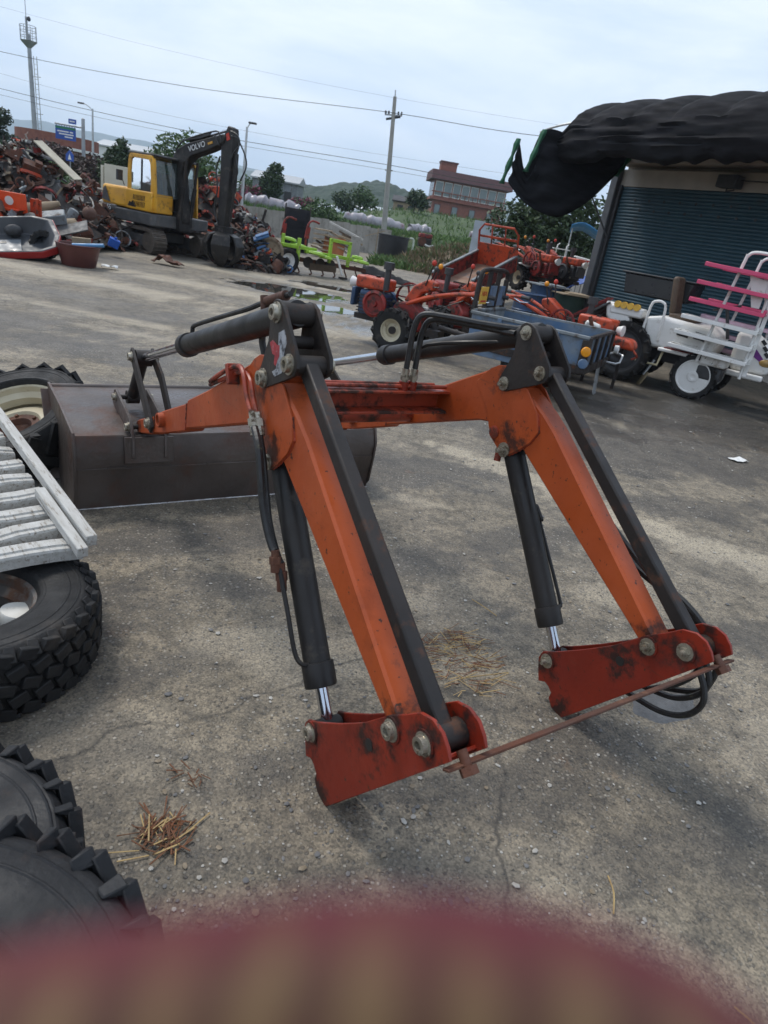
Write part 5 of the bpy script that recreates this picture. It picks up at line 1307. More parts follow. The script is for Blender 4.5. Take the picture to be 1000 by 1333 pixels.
# shovel leaning on the transplanter step
sh = thing('shovel', 'spade with black handle and tan blade leaning on the white transplanter', 'shovel', (3.62, 10.62, 0), R(-33))
a, b = V((0, 0, .20)), V((.24, .16, .92))
mb = MB(); mb.cyl(a, b, .018, n=10); mb.build('handle', m_dkgrey, sh)
mb = MB(); mb.cyl(a - (b - a) * .06, a + (b - a) * .28, .022, n=10); mb.build('socket', m_galv, sh)
d = (b - a).normalized(); sx = d.cross(V((0, 0, 1))).normalized()
mb = MB(); vs = []
for i, (t, w) in enumerate(((.02, .075), (-.06, .10), (-.16, .10), (-.22, .075), (-.245, .02))):
    for q in (-1, -.5, 0, .5, 1): vs.append(a + d * t + sx * w * q + d.cross(sx) * (.02 * abs(q)))
mb.sheet(vs, 5); mb.build('blade', mat('tan_blade', (.34, .27, .16), (.24, .18, .10), 12, .7), sh, solid=.006)

# ------------------------------------------------------------------ odds and ends round the drums and the shop post
m_dgreen = mat('green_tarp', (.012, .030, .022), (.02, .04, .03), 4, .6, bump=.2, bscale=12)
m_btarp = mat('blue_tarp', (.015, .10, .45), (.012, .075, .34), 3, .45, bump=.2, bscale=6)
def drum(label, loc, r, h, m, lid):
    t = thing('oil_drum', label, 'drum', loc)
    mb = MB(); mb.lathe([(0, 0), (r, 0), (r + .012, .01), (r, .03), (r, h * .33), (r + .012, h * .345), (r, h * .36), (r, h * .64), (r + .012, h * .655), (r, h * .67), (r, h - .03), (r + .012, h - .01), (r + .008, h), (r - .015, h), (r - .02, h - .02), (0, h - .02)], n=28); mb.build('shell', m, t)
    if lid:
        mb = MB(); mb.box((.02, 0, h + .012), (2 * r + .12, 2 * r + .05, .02), rotm(z=20)); mb.box((.10, .05, h + .034), (1.4 * r, 2.1 * r, .018), rotm(z=5)); mb.build('cover_board', lid, t)
    return t
m_board = mat('tan_board', (.34, .26, .17), (.25, .19, .12), 5, .8)
drum('dark green oil drum topped with tan boards beside the grey tub', (2.80, 13.6, yard_h(2.8, 13.6)), .30, .88, m_dgreen, m_board)
drum('navy blue oil drum standing behind the trailer headboard', (2.00, 13.2, yard_h(2, 13.2)), .29, .88, m_engblue, None)
drum('navy oil drum wrapped under a grey board beside the green drum', (2.38, 13.9, yard_h(2.38, 13.9)), .29, .92, m_engblue, m_trgrey)
t = thing('plastic_tub', 'grey plastic tub standing on a block at the foot of the shop post', 'tub', (3.28, 13.95, yard_h(3.28, 13.95)))
mb = MB(); mb.box((0, 0, .22), (.42, .42, .44)); mb.build('block', m_trgrey, t, bevel=.01)
mb = MB(); mb.lathe([(0, .44), (.19, .44), (.235, .78), (.25, .785), (.25, .80), (.22, .80), (.18, .46), (0, .46)], n=4); o = mb.build('tub', mat('grey_plastic', (.10, .105, .11), None, 6, .5), t, bevel=.02); o.rotation_euler = (0, 0, R(45))
# tangle in front of the tub: red rake-like chute, white hood
t = thing('red_chute', 'red slatted chute of a machine between the drums and the transplanter', 'chute', (3.02, 11.6, 0), R(30))
for k in range(6):
    mb = MB(); mb.beam((-.15, -.16 + .06 * k, .62), (.45, -.16 + .06 * k, 1.02), .018, .03); mb.build('rib', m_rd, t)
mb = MB(); mb.beam((-.15, 0, .59), (.45, 0, .99), .36, .02); mb.build('pan', m_rd, t)
mb = MB(); mb.box((-.05, 0, .30), (.5, .4, .58)); mb.build('base_frame', m_dkgrey, t, bevel=.04)
mb = MB(); mb.ell((-.30, -.1, .66), (.20, .14, .10), 12, 8); mb.build('hood', m_white, t)
mb = MB(); mb.box((-.05, -.22, .66), (.26, .06, .07), rotm(z=20)); mb.build('handle_block', m_yplate, t, bevel=.02)
t = thing('engine_cover', 'orange machine hood with pressed sides lying at the tailgate corner of the trailer', 'hood', (2.74, 9.82, 0), R(-28))
mb = MB(); mb.prism([(-.38, .62), (-.36, .76), (.30, .72), (.36, .66), (.36, .58)], lambda x, z: (x, -.16, z), lambda x, z: (x, .16, z)); mb.build('hood', m_oj, t, bevel=.04, seg=3)
mb = MB(); mb.tube([(.33, -.1, .62), (.40, -.1, .56), (.40, .1, .50), (.33, .1, .45)], .015, 6); mb.build('guard', m_oj, t)
for xx in (-.25, .2):
    mb = MB(); mb.beam((xx, 0, 0), (xx, 0, .60), .04, .04); mb.build('leg', m_dsteel, t)
mb = MB(); mb.box((-.28, -.05, .80), (.22, .18, .10), rotm(y=10)); mb.build('tank', m_white, t, bevel=.03)
for x, y, s, lab in ((3.02, 12.2, 1, 'large dark lugged tractor tyre standing behind the trailer tailgate'),):
    t = thing('lugged_tyre', lab, 'tyre', (3.25, 11.15, .50), rot=(R(90), 0, R(-25)))
    tyre(.50, .28, .26, 'ag', 40, 17, .05).build('tyre', m_rubber, t)
# blue tarp heap, awning sheet, red and white panel, white rack behind the post
mb = MB(); pts = []
for j in range(9):
    for i in range(9):
        u, v = i / 8, j / 8
        pts.append((3.55 + .62 * u, 18.1 + .5 * v, yard_h(3.6, 18.1) + .16 + .66 * u * (1 - .25 * v) * (.55 + .45 * v) + .05 * math.sin(7 * u + 5 * v) * u))
mb.sheet(pts, 9); tag(mb.build('blue_sheet', m_btarp, solid=.012), 'bright blue sheet propped against the shop post', 'sheet')
aw = thing('blue_awning', 'light blue awning sheet sticking out behind the shop corner', 'awning', (4.5, 22, yard_h(4.5, 22)), R(-10))
mb = MB(); mb.sheet([(-.45 + .9 * i / 5, -.5 + j, 1.82 + .10 * math.sin(i * .9) - .18 * j) for j in (0, 1) for i in range(6)], 6); mb.build('cover', mat('awning_blue', (.05, .26, .55), None, 3, .5), aw, solid=.02)
for x in (-.4, .4):
    mb = MB(); mb.cyl((x, 0, 0), (x, 0, 1.75), .02, n=8); mb.build('pole', m_galv, aw)
bp_ = thing('seedling_hopper', 'white hopper with red printed band behind the blue sheet', 'hopper', (4.22, 19.9, yard_h(4.2, 19.9)), R(-20))
mb = MB(); mb.prism([(-.30, .0), (.24, .0), (.30, .95), (-.26, 1.0)], lambda x, z: (x, -.2, z), lambda x, z: (x, .2, z)); mb.build('hopper', m_white, bp_, bevel=.02)
for k in range(3):
    mb = MB(); mb.box((-.0, -.206, .86 - .0 * k), (.46, .008, .13)); 
mb.build('red_band', m_redtxt, bp_)
for k in range(5):
    mb = MB(); mb.box((-.18 + .09 * k, -.212, .86), (.05, .006, .07)); mb.build('band_mark', m_white, bp_)
for s in range(3):
    mb = MB(); mb.box((-.14 + .13 * s, -.206, .35), (.02, .008, .6)); mb.build('rib', m_trgrey, bp_)
rk = thing('tray_rack', 'white metal seedling tray rack standing behind the back tillers', 'rack', (3.72, 21.0, yard_h(3.7, 21)), R(10))
for x in (-.12, .16):
    mb = MB(); mb.tube([(x, 0, 0), (x, 0, 1.2), (x + .06, 0, 1.26)], .015, 6); mb.build('post', m_white, rk)
for k in range(5):
    mb = MB(); mb.box((0, 0, .35 + .19 * k), (.46, .3, .025)); mb.build('shelf', m_white if k != 2 else m_pink, rk)
# ------------------------------------------------------------------ shop building with roller shutter
WD = V((math.sin(R(33)), -math.cos(R(33)), 0))        # along the front towards the camera side
WN = V((-WD.y * -1, 0, 0))
WN = V((-math.cos(R(33)), -math.sin(R(33)), 0))       # out of the front
PB = V((3.98, 17.0, .0))
def wl(t, o, z): return PB + WD * t + WN * o + V((0, 0, z))
shop = thing('shop_building', 'workshop front with dark teal roller shutter under the black shade net', 'building', (0, 0, 0))
m_shut = mat('shutter_teal', (.018, .052, .072), (.024, .066, .088), 2, .5, bump=.05, dirt=(.05, .065, .07), damt=.2, dscale=2)
m_header = mat('beige_render', (.44, .40, .35), (.36, .33, .29), 3, .85, bump=.1)
m_post = mat('grey_steel_post', (.10, .105, .11), (.07, .074, .08), 4, .5, dirt=(.09, .06, .04), damt=.2)
mb = MB(); pts = []; NZ = 42 * 4; SL = 11.0
z0 = .45
for k in range(NZ + 1):
    z = z0 + (3.28 - z0) * k / NZ
    d = .022 * abs(math.sin(math.pi * k / 4)) ** .7
    pts.append(wl(.12, d, z)); pts.append(wl(SL, d, z))
mb.sheet(pts, 2); mb.build('roller_shutter', m_shut, shop, smooth_deg=50)
for k in range(30):
    for j in range(2):
        t_ = .55 + .40 * k + .2 * j
        if t_ > SL: continue
        mb = MB(); c = wl(t_, .026, 3.02 - .20 * j)
        mb.lathe([(.030, -.004), (.030, .002), (0, .002)], c, WN, 10); mb.build('vent_hole', m_glossblack, shop)
mb = MB(); mb.beam(wl(-.08, .06, .3), wl(-.08, .06, 3.62), .20, .20, up=WN); mb.build('door_post', m_post, shop, bevel=.02)
mb = MB(); mb.beam(wl(.07, .03, .3), wl(.07, .03, 3.30), .08, .10, up=WN); mb.build('shutter_guide', m_dkgrey, shop)
mb = MB(); mb.beam(wl(-.18, -.08, 3.45), wl(SL, -.08, 3.45), .22, .34); mb.build('header_beam', m_header, shop, bevel=.01)
mb = MB(); mb.beam(wl(.0, -.40, 1.9), wl(SL, -.40, 1.9), .20, 3.8); mb.build('back_wall', m_header, shop)
mb = MB(); mb.beam(wl(-.10, -.3, 1.9), wl(-.10, -4.0, 1.9), .2, 3.8, up=(0, 0, 1)); mb.build('side_wall', m_header, shop)
mb = MB(); mb.beam(wl(-.2, -1.9, 3.80), wl(SL, -1.9, 3.80), 4.2, .16); mb.build('roof_slab', m_header, shop)
mb = MB(); mb.box(wl(2.9, .22, 3.42), (.42, .26, .22), rotm(z=-57)); b_ = mb.build('lamp_box', m_dkgrey, shop, bevel=.02)
mb = MB(); mb.tube([wl(2.9, .25, 3.32), wl(2.95, .32, 3.24), wl(3.1, .3, 3.27)], .015, 6); mb.tube([wl(3.0, .2, 3.45), wl(4.5, .12, 3.44), wl(6, .1, 3.50)], .012, 6, sub=3); mb.build('cable', m_dkgrey, shop)
# shade net awning: frame pipes and the net thrown over them
m_net = mat('black_shade_net', (.010, .010, .011), (.020, .020, .023), 1.3, .9, bump=.12, bscale=40, dirt=(.034, .034, .040), damt=.40, dscale=1.4, dsharp=.5, stretch=(1, 1, 5), spec=.15)
m_gtrim = mat('green_hem', (.020, .11, .055), (.014, .075, .036), 4, .8)
net = thing('shade_net', 'black shade net awning with green hem sagging from the shop front', 'shade net', (0, 0, 0))
ctrl = [(1.92, 3.44), (2.08, 3.52), (2.14, 3.72), (2.14, 3.92), (2.08, 4.14), (1.84, 4.40), (1.45, 4.58), (1.05, 4.69), (.6, 4.74), (.1, 4.70), (-.5, 4.56), (-1.3, 4.40)]
prof = [(p.x, p.y) for p in smooth([V((o, z, 0)) for o, z in ctrl], 5)]
pts = []; NT = 260; TL = 11.6
for k in range(NT + 1):
    t_ = -.10 + TL * k / NT
    sc_ = abs(math.sin(math.pi * (t_ + .35) / 1.02)) ** .6
    for j, (o, z) in enumerate(prof):
        q = j / (len(prof) - 1)
        fx = 1 - sstep((q - .40) / .2)                          # front drop carries the folds
        w = mnoise.noise(V((t_ * .7, 1.3, 6))) * 2.2
        fold = fx * .062 * (abs(mnoise.noise(V((t_ * .55 + w * .1, z * 9 + t_ * .25, 5)))) + .6 * abs(mnoise.noise(V((t_ * .9, z * 19, 8)))) - .3)
        fine = .004 * (1 - 2 * abs(mnoise.noise(V((t_ * 3.5, z * 14 + o * 9, 11)))))
        hang = -.13 * (1 - sc_) * sstep((q - .28) / .15) * (1 - sstep((q - .85) / .15))
        low = (.10 * mnoise.noise(V((t_ * .9, 0, 9))) + .07 * mnoise.noise(V((t_ * 3.4, 4, 2)))) if q < .12 else 0
        taper = -.42 * (1 - sstep((t_ + .1) / .40)) * max(0, (z - 3.7))
        pts.append(wl(t_, o + fold * 1.5 + fine - .10 * (1 - sstep((t_ + .1) / .6)) * (1 if o > 1 else 0), z + hang + low + fold * .5 + fine + taper + .004 * t_))
mb = MB(); mb.sheet(pts, len(prof)); mb.build('awning_net', m_net, net, solid=.006, smooth_deg=60)
mb = MB(); mb.tube([wl(-.75, 1.9, 3.98), wl(.0, 1.9, 3.95), wl(4, 1.88, 3.90), wl(11.4, 1.88, 3.9)], .040, 10); mb.build('front_pipe', m_galv, net)
mb = MB(); mb.tube([wl(-.75, 2.0, 3.98), wl(-.5, 1.96, 4.06), wl(-.15, 1.90, 4.13), wl(.3, 1.8, 4.20)], .022, 8, sub=4); mb.build('bent_rod', m_galv, net)
for t_ in (.35, 1.37, 2.39, 3.41, 4.43, 5.45, 6.5, 7.5):
    mb = MB(); mb.tube([wl(t_, 1.95, 3.85), wl(t_, 1.84, 4.18), wl(t_, 1.45, 4.38), wl(t_, .8, 4.46), wl(t_, -.2, 4.36)], .018, 6, sub=3); mb.build('hoop', m_galv, net)
mb = MB(); mb.tube([wl(.1, .1, 2.2), wl(.05, 1.0, 3.1), wl(.0, 2.0, 3.92)], .018, 6); mb.build('brace', m_post, net)
for k in range(3):
    mb = MB(); mb.tube([wl(-.72 + .06 * k, 2.0, 3.95), wl(-.70 + .05 * k, 2.02, 3.7), wl(-.74, 2.0, 3.45 - .12 * k), wl(-.70 - .02 * k, 2.0, 3.25)], .004, 5, sub=3); mb.build('loose_cord', m_dkgrey, net)
# swag of net hanging at the end of the awning
up_ = [V(p) for p in ((1.40, 15.60, 3.64), (1.70, 15.70, 3.14), (1.88, 15.78, 3.90), (2.50, 16.0, 3.95), (3.20, 16.35, 3.95), (3.98, 16.70, 3.80))]
lo_ = [V(p) for p in ((1.34, 15.55, 2.84), (1.85, 15.68, 2.52), (2.45, 15.88, 2.38), (2.92, 16.1, 2.60), (3.35, 16.35, 3.00), (3.85, 16.68, 3.60))]
ua, la = smooth(up_, 10), smooth(lo_, 10)
pts = []; NV = 18
for j in range(NV + 1):
    v = j / NV
    for i in range(len(ua)):
        p = ua[i].lerp(la[i], v)
        u = i / (len(ua) - 1)
        f_ = .07 * math.sin(v * 26 + u * 6.0 + 3 * mnoise.noise(V((u * 3, v * 3, 8)))) * math.sin(math.pi * u) + .10 * mnoise.noise(V((u * 4, v * 7, 1.5)))
        pts.append(p + V((-.55, -.83, 0)) * f_ + V((0, 0, -.10 * math.sin(math.pi * u) * (1 - v) * v)))
mb = MB(); mb.sheet(pts, len(ua)); mb.build('hanging_swag', m_net, net, solid=.006, smooth_deg=70)
for a, b in ((V((1.38, 15.55, 3.66)), V((1.22, 15.53, 2.80))), (V((1.88, 15.72, 3.92)), V((1.66, 15.6, 3.10))), (V((3.92, 16.62, 3.80)), V((3.72, 16.55, 3.40)))):
    mb = MB(); pts = []
    for j in range(9):
        p = a.lerp(b, j / 8); w = .045 + .018 * math.sin(j * 1.7)
        for q in (-1, 0, 1): pts.append(p + V((q * w, -.06 + .03 * abs(q) + .02 * math.sin(j), .0)))
    mb.sheet(pts, 3); mb.build('green_hem', m_gtrim, net, solid=.006)

# ------------------------------------------------------------------ scrap heaps
SC = [m_rust, m_dsteel, m_greydeck, m_rd, m_oj, m_trgrey, mat('pale_scrap', (.42, .40, .36), (.3, .27, .23), 5, .7, dirt=RUST, damt=.35), m_boom, mat('brown_scrap', (.12, .062, .04), (.08, .04, .03), 5, .8), mat('blue_scrap', (.05, .14, .30), None, 5, .6, dirt=RUST, damt=.3), mat('tan_scrap', (.30, .23, .15), None, 5, .8, dirt=RUST, damt=.3), m_track]
WT = [9, 5, 4, 5.0, 2.4, 4, 2.6, 5, 8, .3, 2.6, 5]
def heap_stuff(name, label, hf, box, n, seed, wt=WT, smin=.07, smax=.60):
    random.seed(seed); mb = MB()
    x0, x1, y0, y1 = box; nx, ny = 40, 40
    mb.mi = 1
    mb.sheet([(x0 + (x1 - x0) * i / nx, y0 + (y1 - y0) * j / ny, hf(x0 + (x1 - x0) * i / nx, y0 + (y1 - y0) * j / ny) * .9 - .05 + .1 * mnoise.noise(V((i * .7, j * .7, seed)))) for j in range(ny + 1) for i in range(nx + 1)], nx + 1)
    k = 0; tries = 0
    while k < n and tries < n * 12:
        tries += 1
        x, y = random.uniform(x0, x1), random.uniform(y0, y1); h = hf(x, y)
        if h < .10 or (x + 7.95) ** 2 + (y - 12.75) ** 2 < 1.5: continue
        k += 1
        mb.mi = random.choices(range(len(SC)), wt)[0]
        s = smin + (smax - smin) * random.random() ** 2.6
        rot = rotm(random.gauss(0, 38), random.gauss(0, 38), random.uniform(0, 360))
        c = V((x, y, h - .05 + random.uniform(-.10, .10)))
        r = random.random()
        if r < .30:      # bent plate
            w = s * random.uniform(.4, 1); pts = []
            b = random.uniform(-.4, .4)
            for j in range(4):
                for i in range(4):
                    pts.append(c + rot @ V(((i / 3 - .5) * s, (j / 3 - .5) * w, b * s * ((i / 3 - .5) ** 2) * 2 + random.uniform(-.02, .02))))
            o = len(mb.v); mb.sheet(pts, 4)
            mb.sheet([p + rot @ V((0, 0, -.012)) for p in pts], 4)
        elif r < .52:    # bar or angle
            d = rot @ V((s * random.uniform(.6, 1.1), 0, 0)); t = random.uniform(.02, .05)
            mb.beam(c - d, c + d, t, t * random.uniform(.4, 1.6))
        elif r < .66:    # pipe
            d = rot @ V((s * random.uniform(.5, 1.0), 0, 0)); b = rot @ V((0, random.uniform(-.15, .15), .1))
            mb.tube([c - d, c + b, c + d], random.uniform(.012, .04), 6, sub=2)
        elif r < .78:    # box-like casting
            mb.box(c, (s * .6, s * .45, s * .35), rot)
            mb.box(c + rot @ V((s * .2, 0, s * .2)), (s * .25, s * .25, s * .25), rot)
        elif r < .90:    # ring, pulley, hoop
            R_ = s * .38; mb.ring([(R_, -.03), (R_ + .03, -.03), (R_ + .03, .03), (R_, .03)], c, rot @ V((0, 0, 1)), 14)
        else:            # canister
            q = s * .28; mb.lathe([(0, 0), (q, 0), (q * 1.05, .02), (q, s * .6), (q * .4, s * .68), (0, s * .68)], c, rot @ V((0, 0, 1)), 12)
    return tag(mb.build(name, SC, smooth_deg=35), label, 'scrap heap', kind='stuff')
def gmounds(L):
    return lambda x, y: max(h * math.exp(-(((x - cx) / rx) ** 2 + ((y - cy) / ry) ** 2)) for cx, cy, h, rx, ry in L)
H1 = gmounds([(-9.7, 16.6, 2.05, 1.5, 1.5), (-8.85, 17.5, 1.35, 1.0, 1.2), (-9.3, 14.3, .85, 1.6, 1.3), (-11.4, 15.8, 1.9, 1.9, 1.8), (-9.6, 19.6, 1.45, .9, 1.2), (-8.4, 15.6, .65, .8, 1.1), (-12.2, 19, 1.6, 2, 2)])
heap_stuff('scrap_heap', 'high heap of rusty machine scrap and bent metal behind the black tub', H1, (-14.5, -7.5, 12.3, 21), 2600, 31)
H2 = gmounds([(-6.9, 22.6, 2.15, 1.2, 1.2), (-5.6, 21.6, 1.35, 1.0, 1.0), (-7.8, 23.2, 1.7, 1.2, 1.2)])
heap_stuff('scrap_heap', 'heap of orange and red scrap behind the boom of the excavator', H2, (-9.5, -4.2, 20.3, 25), 1200, 32, wt=[5, 5, 4, 9, 5, 4, 1.5, 5, 5, .4, 1.5, 3])
H3 = gmounds([(-4.75, 19.2, .95, .75, .7), (-4.9, 18.6, .50, .5, .5), (-5.2, 19.9, 1.05, .7, .7)])
heap_stuff('scrap_heap', 'low pile of dark engines, hoses and pipes beside the lime green implement', H3, (-6.3, -3.2, 17.6, 21), 700, 33, wt=[5, 8, 4, 3, 2, 4, 1.5, 8, 6, 2.5, 1, 4], smax=.55)

# single pieces one can pick out
t = thing('boat_tub', 'black plastic tub with red rim tilted against the scrap heap', 'tub', (-7.95, 12.75, .05), rot=(R(27), R(-9), R(28)))
out_ = [(-1.05, -.42), (-.9, -.55), (.75, -.58), (1.0, -.45), (1.08, -.1), (1.0, .42), (.7, .55), (-.9, .52), (-1.05, .40)]
def tub_ring(s, z): return [(x * s, y * s, z) for x, y in out_]
mb = MB(); n = len(out_); vs = tub_ring(.80, .02) + tub_ring(.84, .0) + tub_ring(1.0, .30) + tub_ring(1.05, .30) + tub_ring(1.05, .34) + tub_ring(.97, .34) + tub_ring(.78, .06)
fs = [tuple(range(6 * n, 7 * n))] + [tuple(reversed(range(0, n)))]
for j in range(6):
    for k in range(n): fs.append((j * n + k, j * n + (k + 1) % n, (j + 1) * n + (k + 1) % n, (j + 1) * n + k))
mb.add(vs, fs); mb.build('shell', mat('tub_black', (.035, .037, .042), (.06, .064, .07), 3, .5), t, bevel=.02)
mb = MB(); m_ = len(out_)
mb.prism([(1.03, .22), (1.062, .22), (1.062, .335), (1.03, .335)], lambda s, z: (out_[0][0] * s, out_[0][1] * s, z), lambda s, z: (out_[0][0] * s, out_[0][1] * s, z)) if False else None
vs = [(x * s, y * s, z) for s, z in ((1.015, .20), (1.062, .20), (1.062, .33), (1.015, .33)) for x, y in out_]
fs = []
for j in range(4):
    j2 = (j + 1) % 4
    for k in range(n): fs.append((j * n + k, j * n + (k + 1) % n, j2 * n + (k + 1) % n, j2 * n + k))
mb.add(vs, fs); mb.build('rim_band', mat('rim_red', (.36, .025, .022), None, 4, .45), t, bevel=.008)
mb = MB(); mb.box((-.1, -.05, .075), (1.1, .5, .03)); mb.build('inner_panel', mat('tub_grey', (.16, .175, .19), (.12, .13, .14), 3, .45), t, bevel=.01)
for x, y in ((.15, .1), (-.15, -.1), (-.45, .12), (.3, -.16)):
    mb = MB(); mb.box((x, y, .094), (.10, .05, .008)); mb.build('recess', m_glossblack, t)
mb = MB(); mb.ell((.35, .34, .18), (.16, .10, .12)); mb.build('cable_roll', m_dkgrey, t)
t = thing('lugged_tyre', 'dark tyre standing half hidden under the black tub', 'tyre', (-7.28, 13.3, .24), rot=(R(86), 0, R(10)))
tyre(.26, .15, .20, 'ag', 32, 15, .03).build('tyre', m_rubber, t)
t = thing('plastic_basin', 'round brown plastic basin filled with rubbish in front of the heap', 'basin', (-6.48, 12.95, .006))
mb = MB(); mb.lathe([(0, 0), (.28, 0), (.30, .02), (.375, .36), (.40, .37), (.40, .39), (.36, .39), (.285, .05), (0, .04)], n=32); mb.build('basin', mat('basin_brown', (.115, .036, .030), (.09, .03, .025), 4, .45), t)
def solo(name, label, cat, mb, m, loc, rot=(0, 0, 0), bevel=.008, solid=0):
    o = mb.build(name, m, bevel=bevel, solid=solid); o.location = loc; o.rotation_euler = [R(a) for a in rot]; return tag(o, label, cat)
mb = MB(); mb.prism([(-.16, 0), (.17, .02), (.15, .28), (-.18, .24)], lambda x, z: (x, -.02, z), lambda x, z: (x, .03, z)); solo('broken_panel', 'grey broken panel sticking out of the brown basin', 'panel', mb, SC[10], (-6.42, 12.95, .26), (10, 4, 15))
mb = MB(); mb.tube([(-.25, 0, 0), (.20, .02, .06), (.30, .02, .075)], .035, 10); solo('blue_pipe', 'light blue plastic pipe laid over the rim of the basin', 'pipe', mb, mat('pipe_blue', (.09, .26, .48), None, 4, .4), (-6.28, 12.85, .37), (0, 0, 10), 0)
random.seed(3)
mb = MB(); mb.sheet([(.06 * i - .15, .06 * j - .1, .02 + .06 * random.random()) for j in range(4) for i in range(6)], 6); solo('white_rag', 'white crumpled plastic bag on the ground beside the basin', 'bag', mb, m_paper, (-6.05, 13.3, .01), (0, 0, 20), 0, .004)
mb = MB(); mb.sheet([(.10 * i - .3, .10 * j - .1, .03 + .09 * random.random() + (.10 if i in (2, 3) else 0)) for j in range(4) for i in range(8)], 8); solo('rusty_sheet', 'crumpled rusty red sheet of metal lying before the excavator track', 'scrap', mb, SC[0], (-5.9, 15.75, .01), (0, 0, -14), 0, .008)
mb = MB(); mb.box((0, 0, 0), (.58, .03, .36)); mb.box((.0, -.03, -.15), (.5, .05, .05)); o = solo('orange_cover', 'bright orange machine cover with a white round patch on the heap', 'panel', mb, mat('bright_orange', (.78, .10, .03), (.6, .07, .02), 4, .4), (-8.42, 14.15, .86), (10, 0, 2))
mb = MB(); mb.lathe([(.085, 0), (.085, .006), (0, .006)], (-.05, -.016, .02), (0, -1, 0), 20); mb.build('round_patch', m_white, o)
mb = MB(); mb.box((0, 0, 0), (.24, .04, .40)); mb.box((.06, -.03, .05), (.05, .06, .34)); solo('orange_bracket', 'orange bracket standing next to the bright orange panel', 'bracket', mb, m_oj, (-8.02, 14.3, .78), (6, 4, -8))
mb = MB(); mb.prism([(-.5, .3), (-.25, .5), (.3, -.35), (.1, -.5), (-.2, -.1)], lambda x, z: (x, -.15, z), lambda x, z: (x, .15, z)); solo('orange_hood', 'faded orange hood leaning at the edge of the heap above the black tub', 'hood', mb, m_oj, (-8.75, 13.9, .85), (-10, 0, 10), .03)
mb = MB(); mb.lathe([(.0, 0), (.05, 0), (.075, .12), (.12, .40), (.16, .62), (.15, .64), (.11, .42), (0, .1)], n=18); solo('tapered_duct', 'cream tapered duct rusting on the heap', 'duct', mb, SC[10], (-7.85, 14.9, .95), (0, -112, 12), 0)
mb = MB(); mb.box((0, 0, 0), (1.25, .26, .03)); solo('long_board', 'long pale board sliding down the top of the heap', 'board', mb, mat('pale_board', (.48, .44, .34), (.38, .34, .26), 4, .7), (-8.75, 16.6, 1.78), (8, 32, -12))
mb = MB(); mb.box((0, 0, 0), (.52, .34, .20), None); solo('steel_box', 'dented grey sheet steel box at the foot of the heap', 'box', mb, m_trgrey, (-7.85, 14.6, .66), (18, -14, 25), .02)
mb = MB(); mb.box((0, 0, 0), (.8, .42, .03), None); solo('grey_sheet', 'flat grey sheet leaning over the foot of the heap', 'sheet', mb, m_greydeck, (-7.45, 14.45, .50), (24, -20, 20), .004)
mb = MB(); mb.ell((0, 0, 0), (.15, .15, .145), 16, 10); mb.lathe([(.02, .12), (.02, .17), (0, .17)], n=10); solo('float_ball', 'dull brown red round float lying on the heap near the excavator', 'float', mb, SC[8], (-7.45, 15.4, .83), (20, 0, 0), 0)
mb = MB(); mb.box((0, 0, 0), (.22, .16, .18)); mb.cyl((.0, 0, .09), (.0, 0, .14), .03, n=10); solo('blue_canister', 'small bright blue canister beside the excavator track', 'canister', mb, m_btarp, (-7.0, 15.6, .30), (10, 20, 30), .03)
mb = MB(); mb.prism([(-.30, -.1), (-.1, .12), (.2, .2), (.34, .05), (.1, -.12)], lambda x, z: (x, -.2, z), lambda x, z: (x, .2, z)); solo('red_casting', 'orange red lever casting on top of the scrap behind the excavator boom', 'casting', mb, m_oj, (-6.6, 21.8, 1.75), (0, 40, 20), .03)
mb = MB(); mb.box((0, 0, 0), (.42, .32, .06)); mb.box((.04, 0, .05), (.36, .26, .05)); solo('blue_part', 'pale blue machine part on the dark pile by the lime green implement', 'part', mb, SC[9], (-4.45, 18.7, .83), (10, -25, 15), .02)
t = thing('engine_pulley', 'large brown flywheel standing by the wheel of the lime green implement', 'flywheel', (-4.25, 19.0, .50), rot=(R(86), 0, R(12)))
mb = MB(); mb.ring([(.30, -.06), (.37, -.06), (.37, .06), (.30, .06)], n=28); mb.lathe([(0, -.02), (.30, -.02), (.30, .02), (.12, .03), (.12, .08), (0, .08)], n=24); mb.build('pulley', SC[10], t)

# ------------------------------------------------------------------ lime green implement
gi = thing('lime_implement', 'lime green towed farm implement with white rimmed wheel and press discs', 'farm implement', (-3.85, 19.3, 0), R(40))
wheel(gi, (0, -.06, .33), .33, .20, .17, 'block', 22, .012, m_white)
mb = MB(); mb.beam((-.3, .2, .42), (2.8, .2, .30), .10, .12); mb.build('main_beam', m_rust, gi, bevel=.01)
for x, z, L in ((.15, .72, .9), (.9, .62, .7), (1.7, .60, .6)):
    mb = MB(); mb.beam((x - .25, .15, z), (x + L, .25, z - .04), .12, .10); mb.build('frame_rail', m_lime, gi, bevel=.015)
for x, y, z0_, z1_ in ((.32, -.05, .30, .95), (1.40, .05, .40, 1.05), (2.05, .05, .35, 1.02), (.0, .3, .4, 1.0)):
    mb = MB(); mb.beam((x, y, z0_), (x, y, z1_), .09, .08); mb.build('upright', m_lime, gi, bevel=.012)
mb = MB(); mb.beam((1.36, .05, 1.02), (2.09, .05, .99), .09, .09); mb.build('top_bar', m_lime, gi, bevel=.012)
for x, y, z, r in ((.85, -.15, .60, .24), (1.25, .0, .52, .20), (2.55, .1, .52, .26), (2.5, .25, .62, .18), (.55, .4, .72, .25), (.3, .5, .85, .22)):
    mb = MB(); mb.lathe([(0, -.03), (r * .9, -.03), (r, 0), (r * .9, .05), (r * .3, .07), (0, .07)], (x, y, z), (.1, 0, 1), 20); mb.build('press_disc', m_lime, gi)
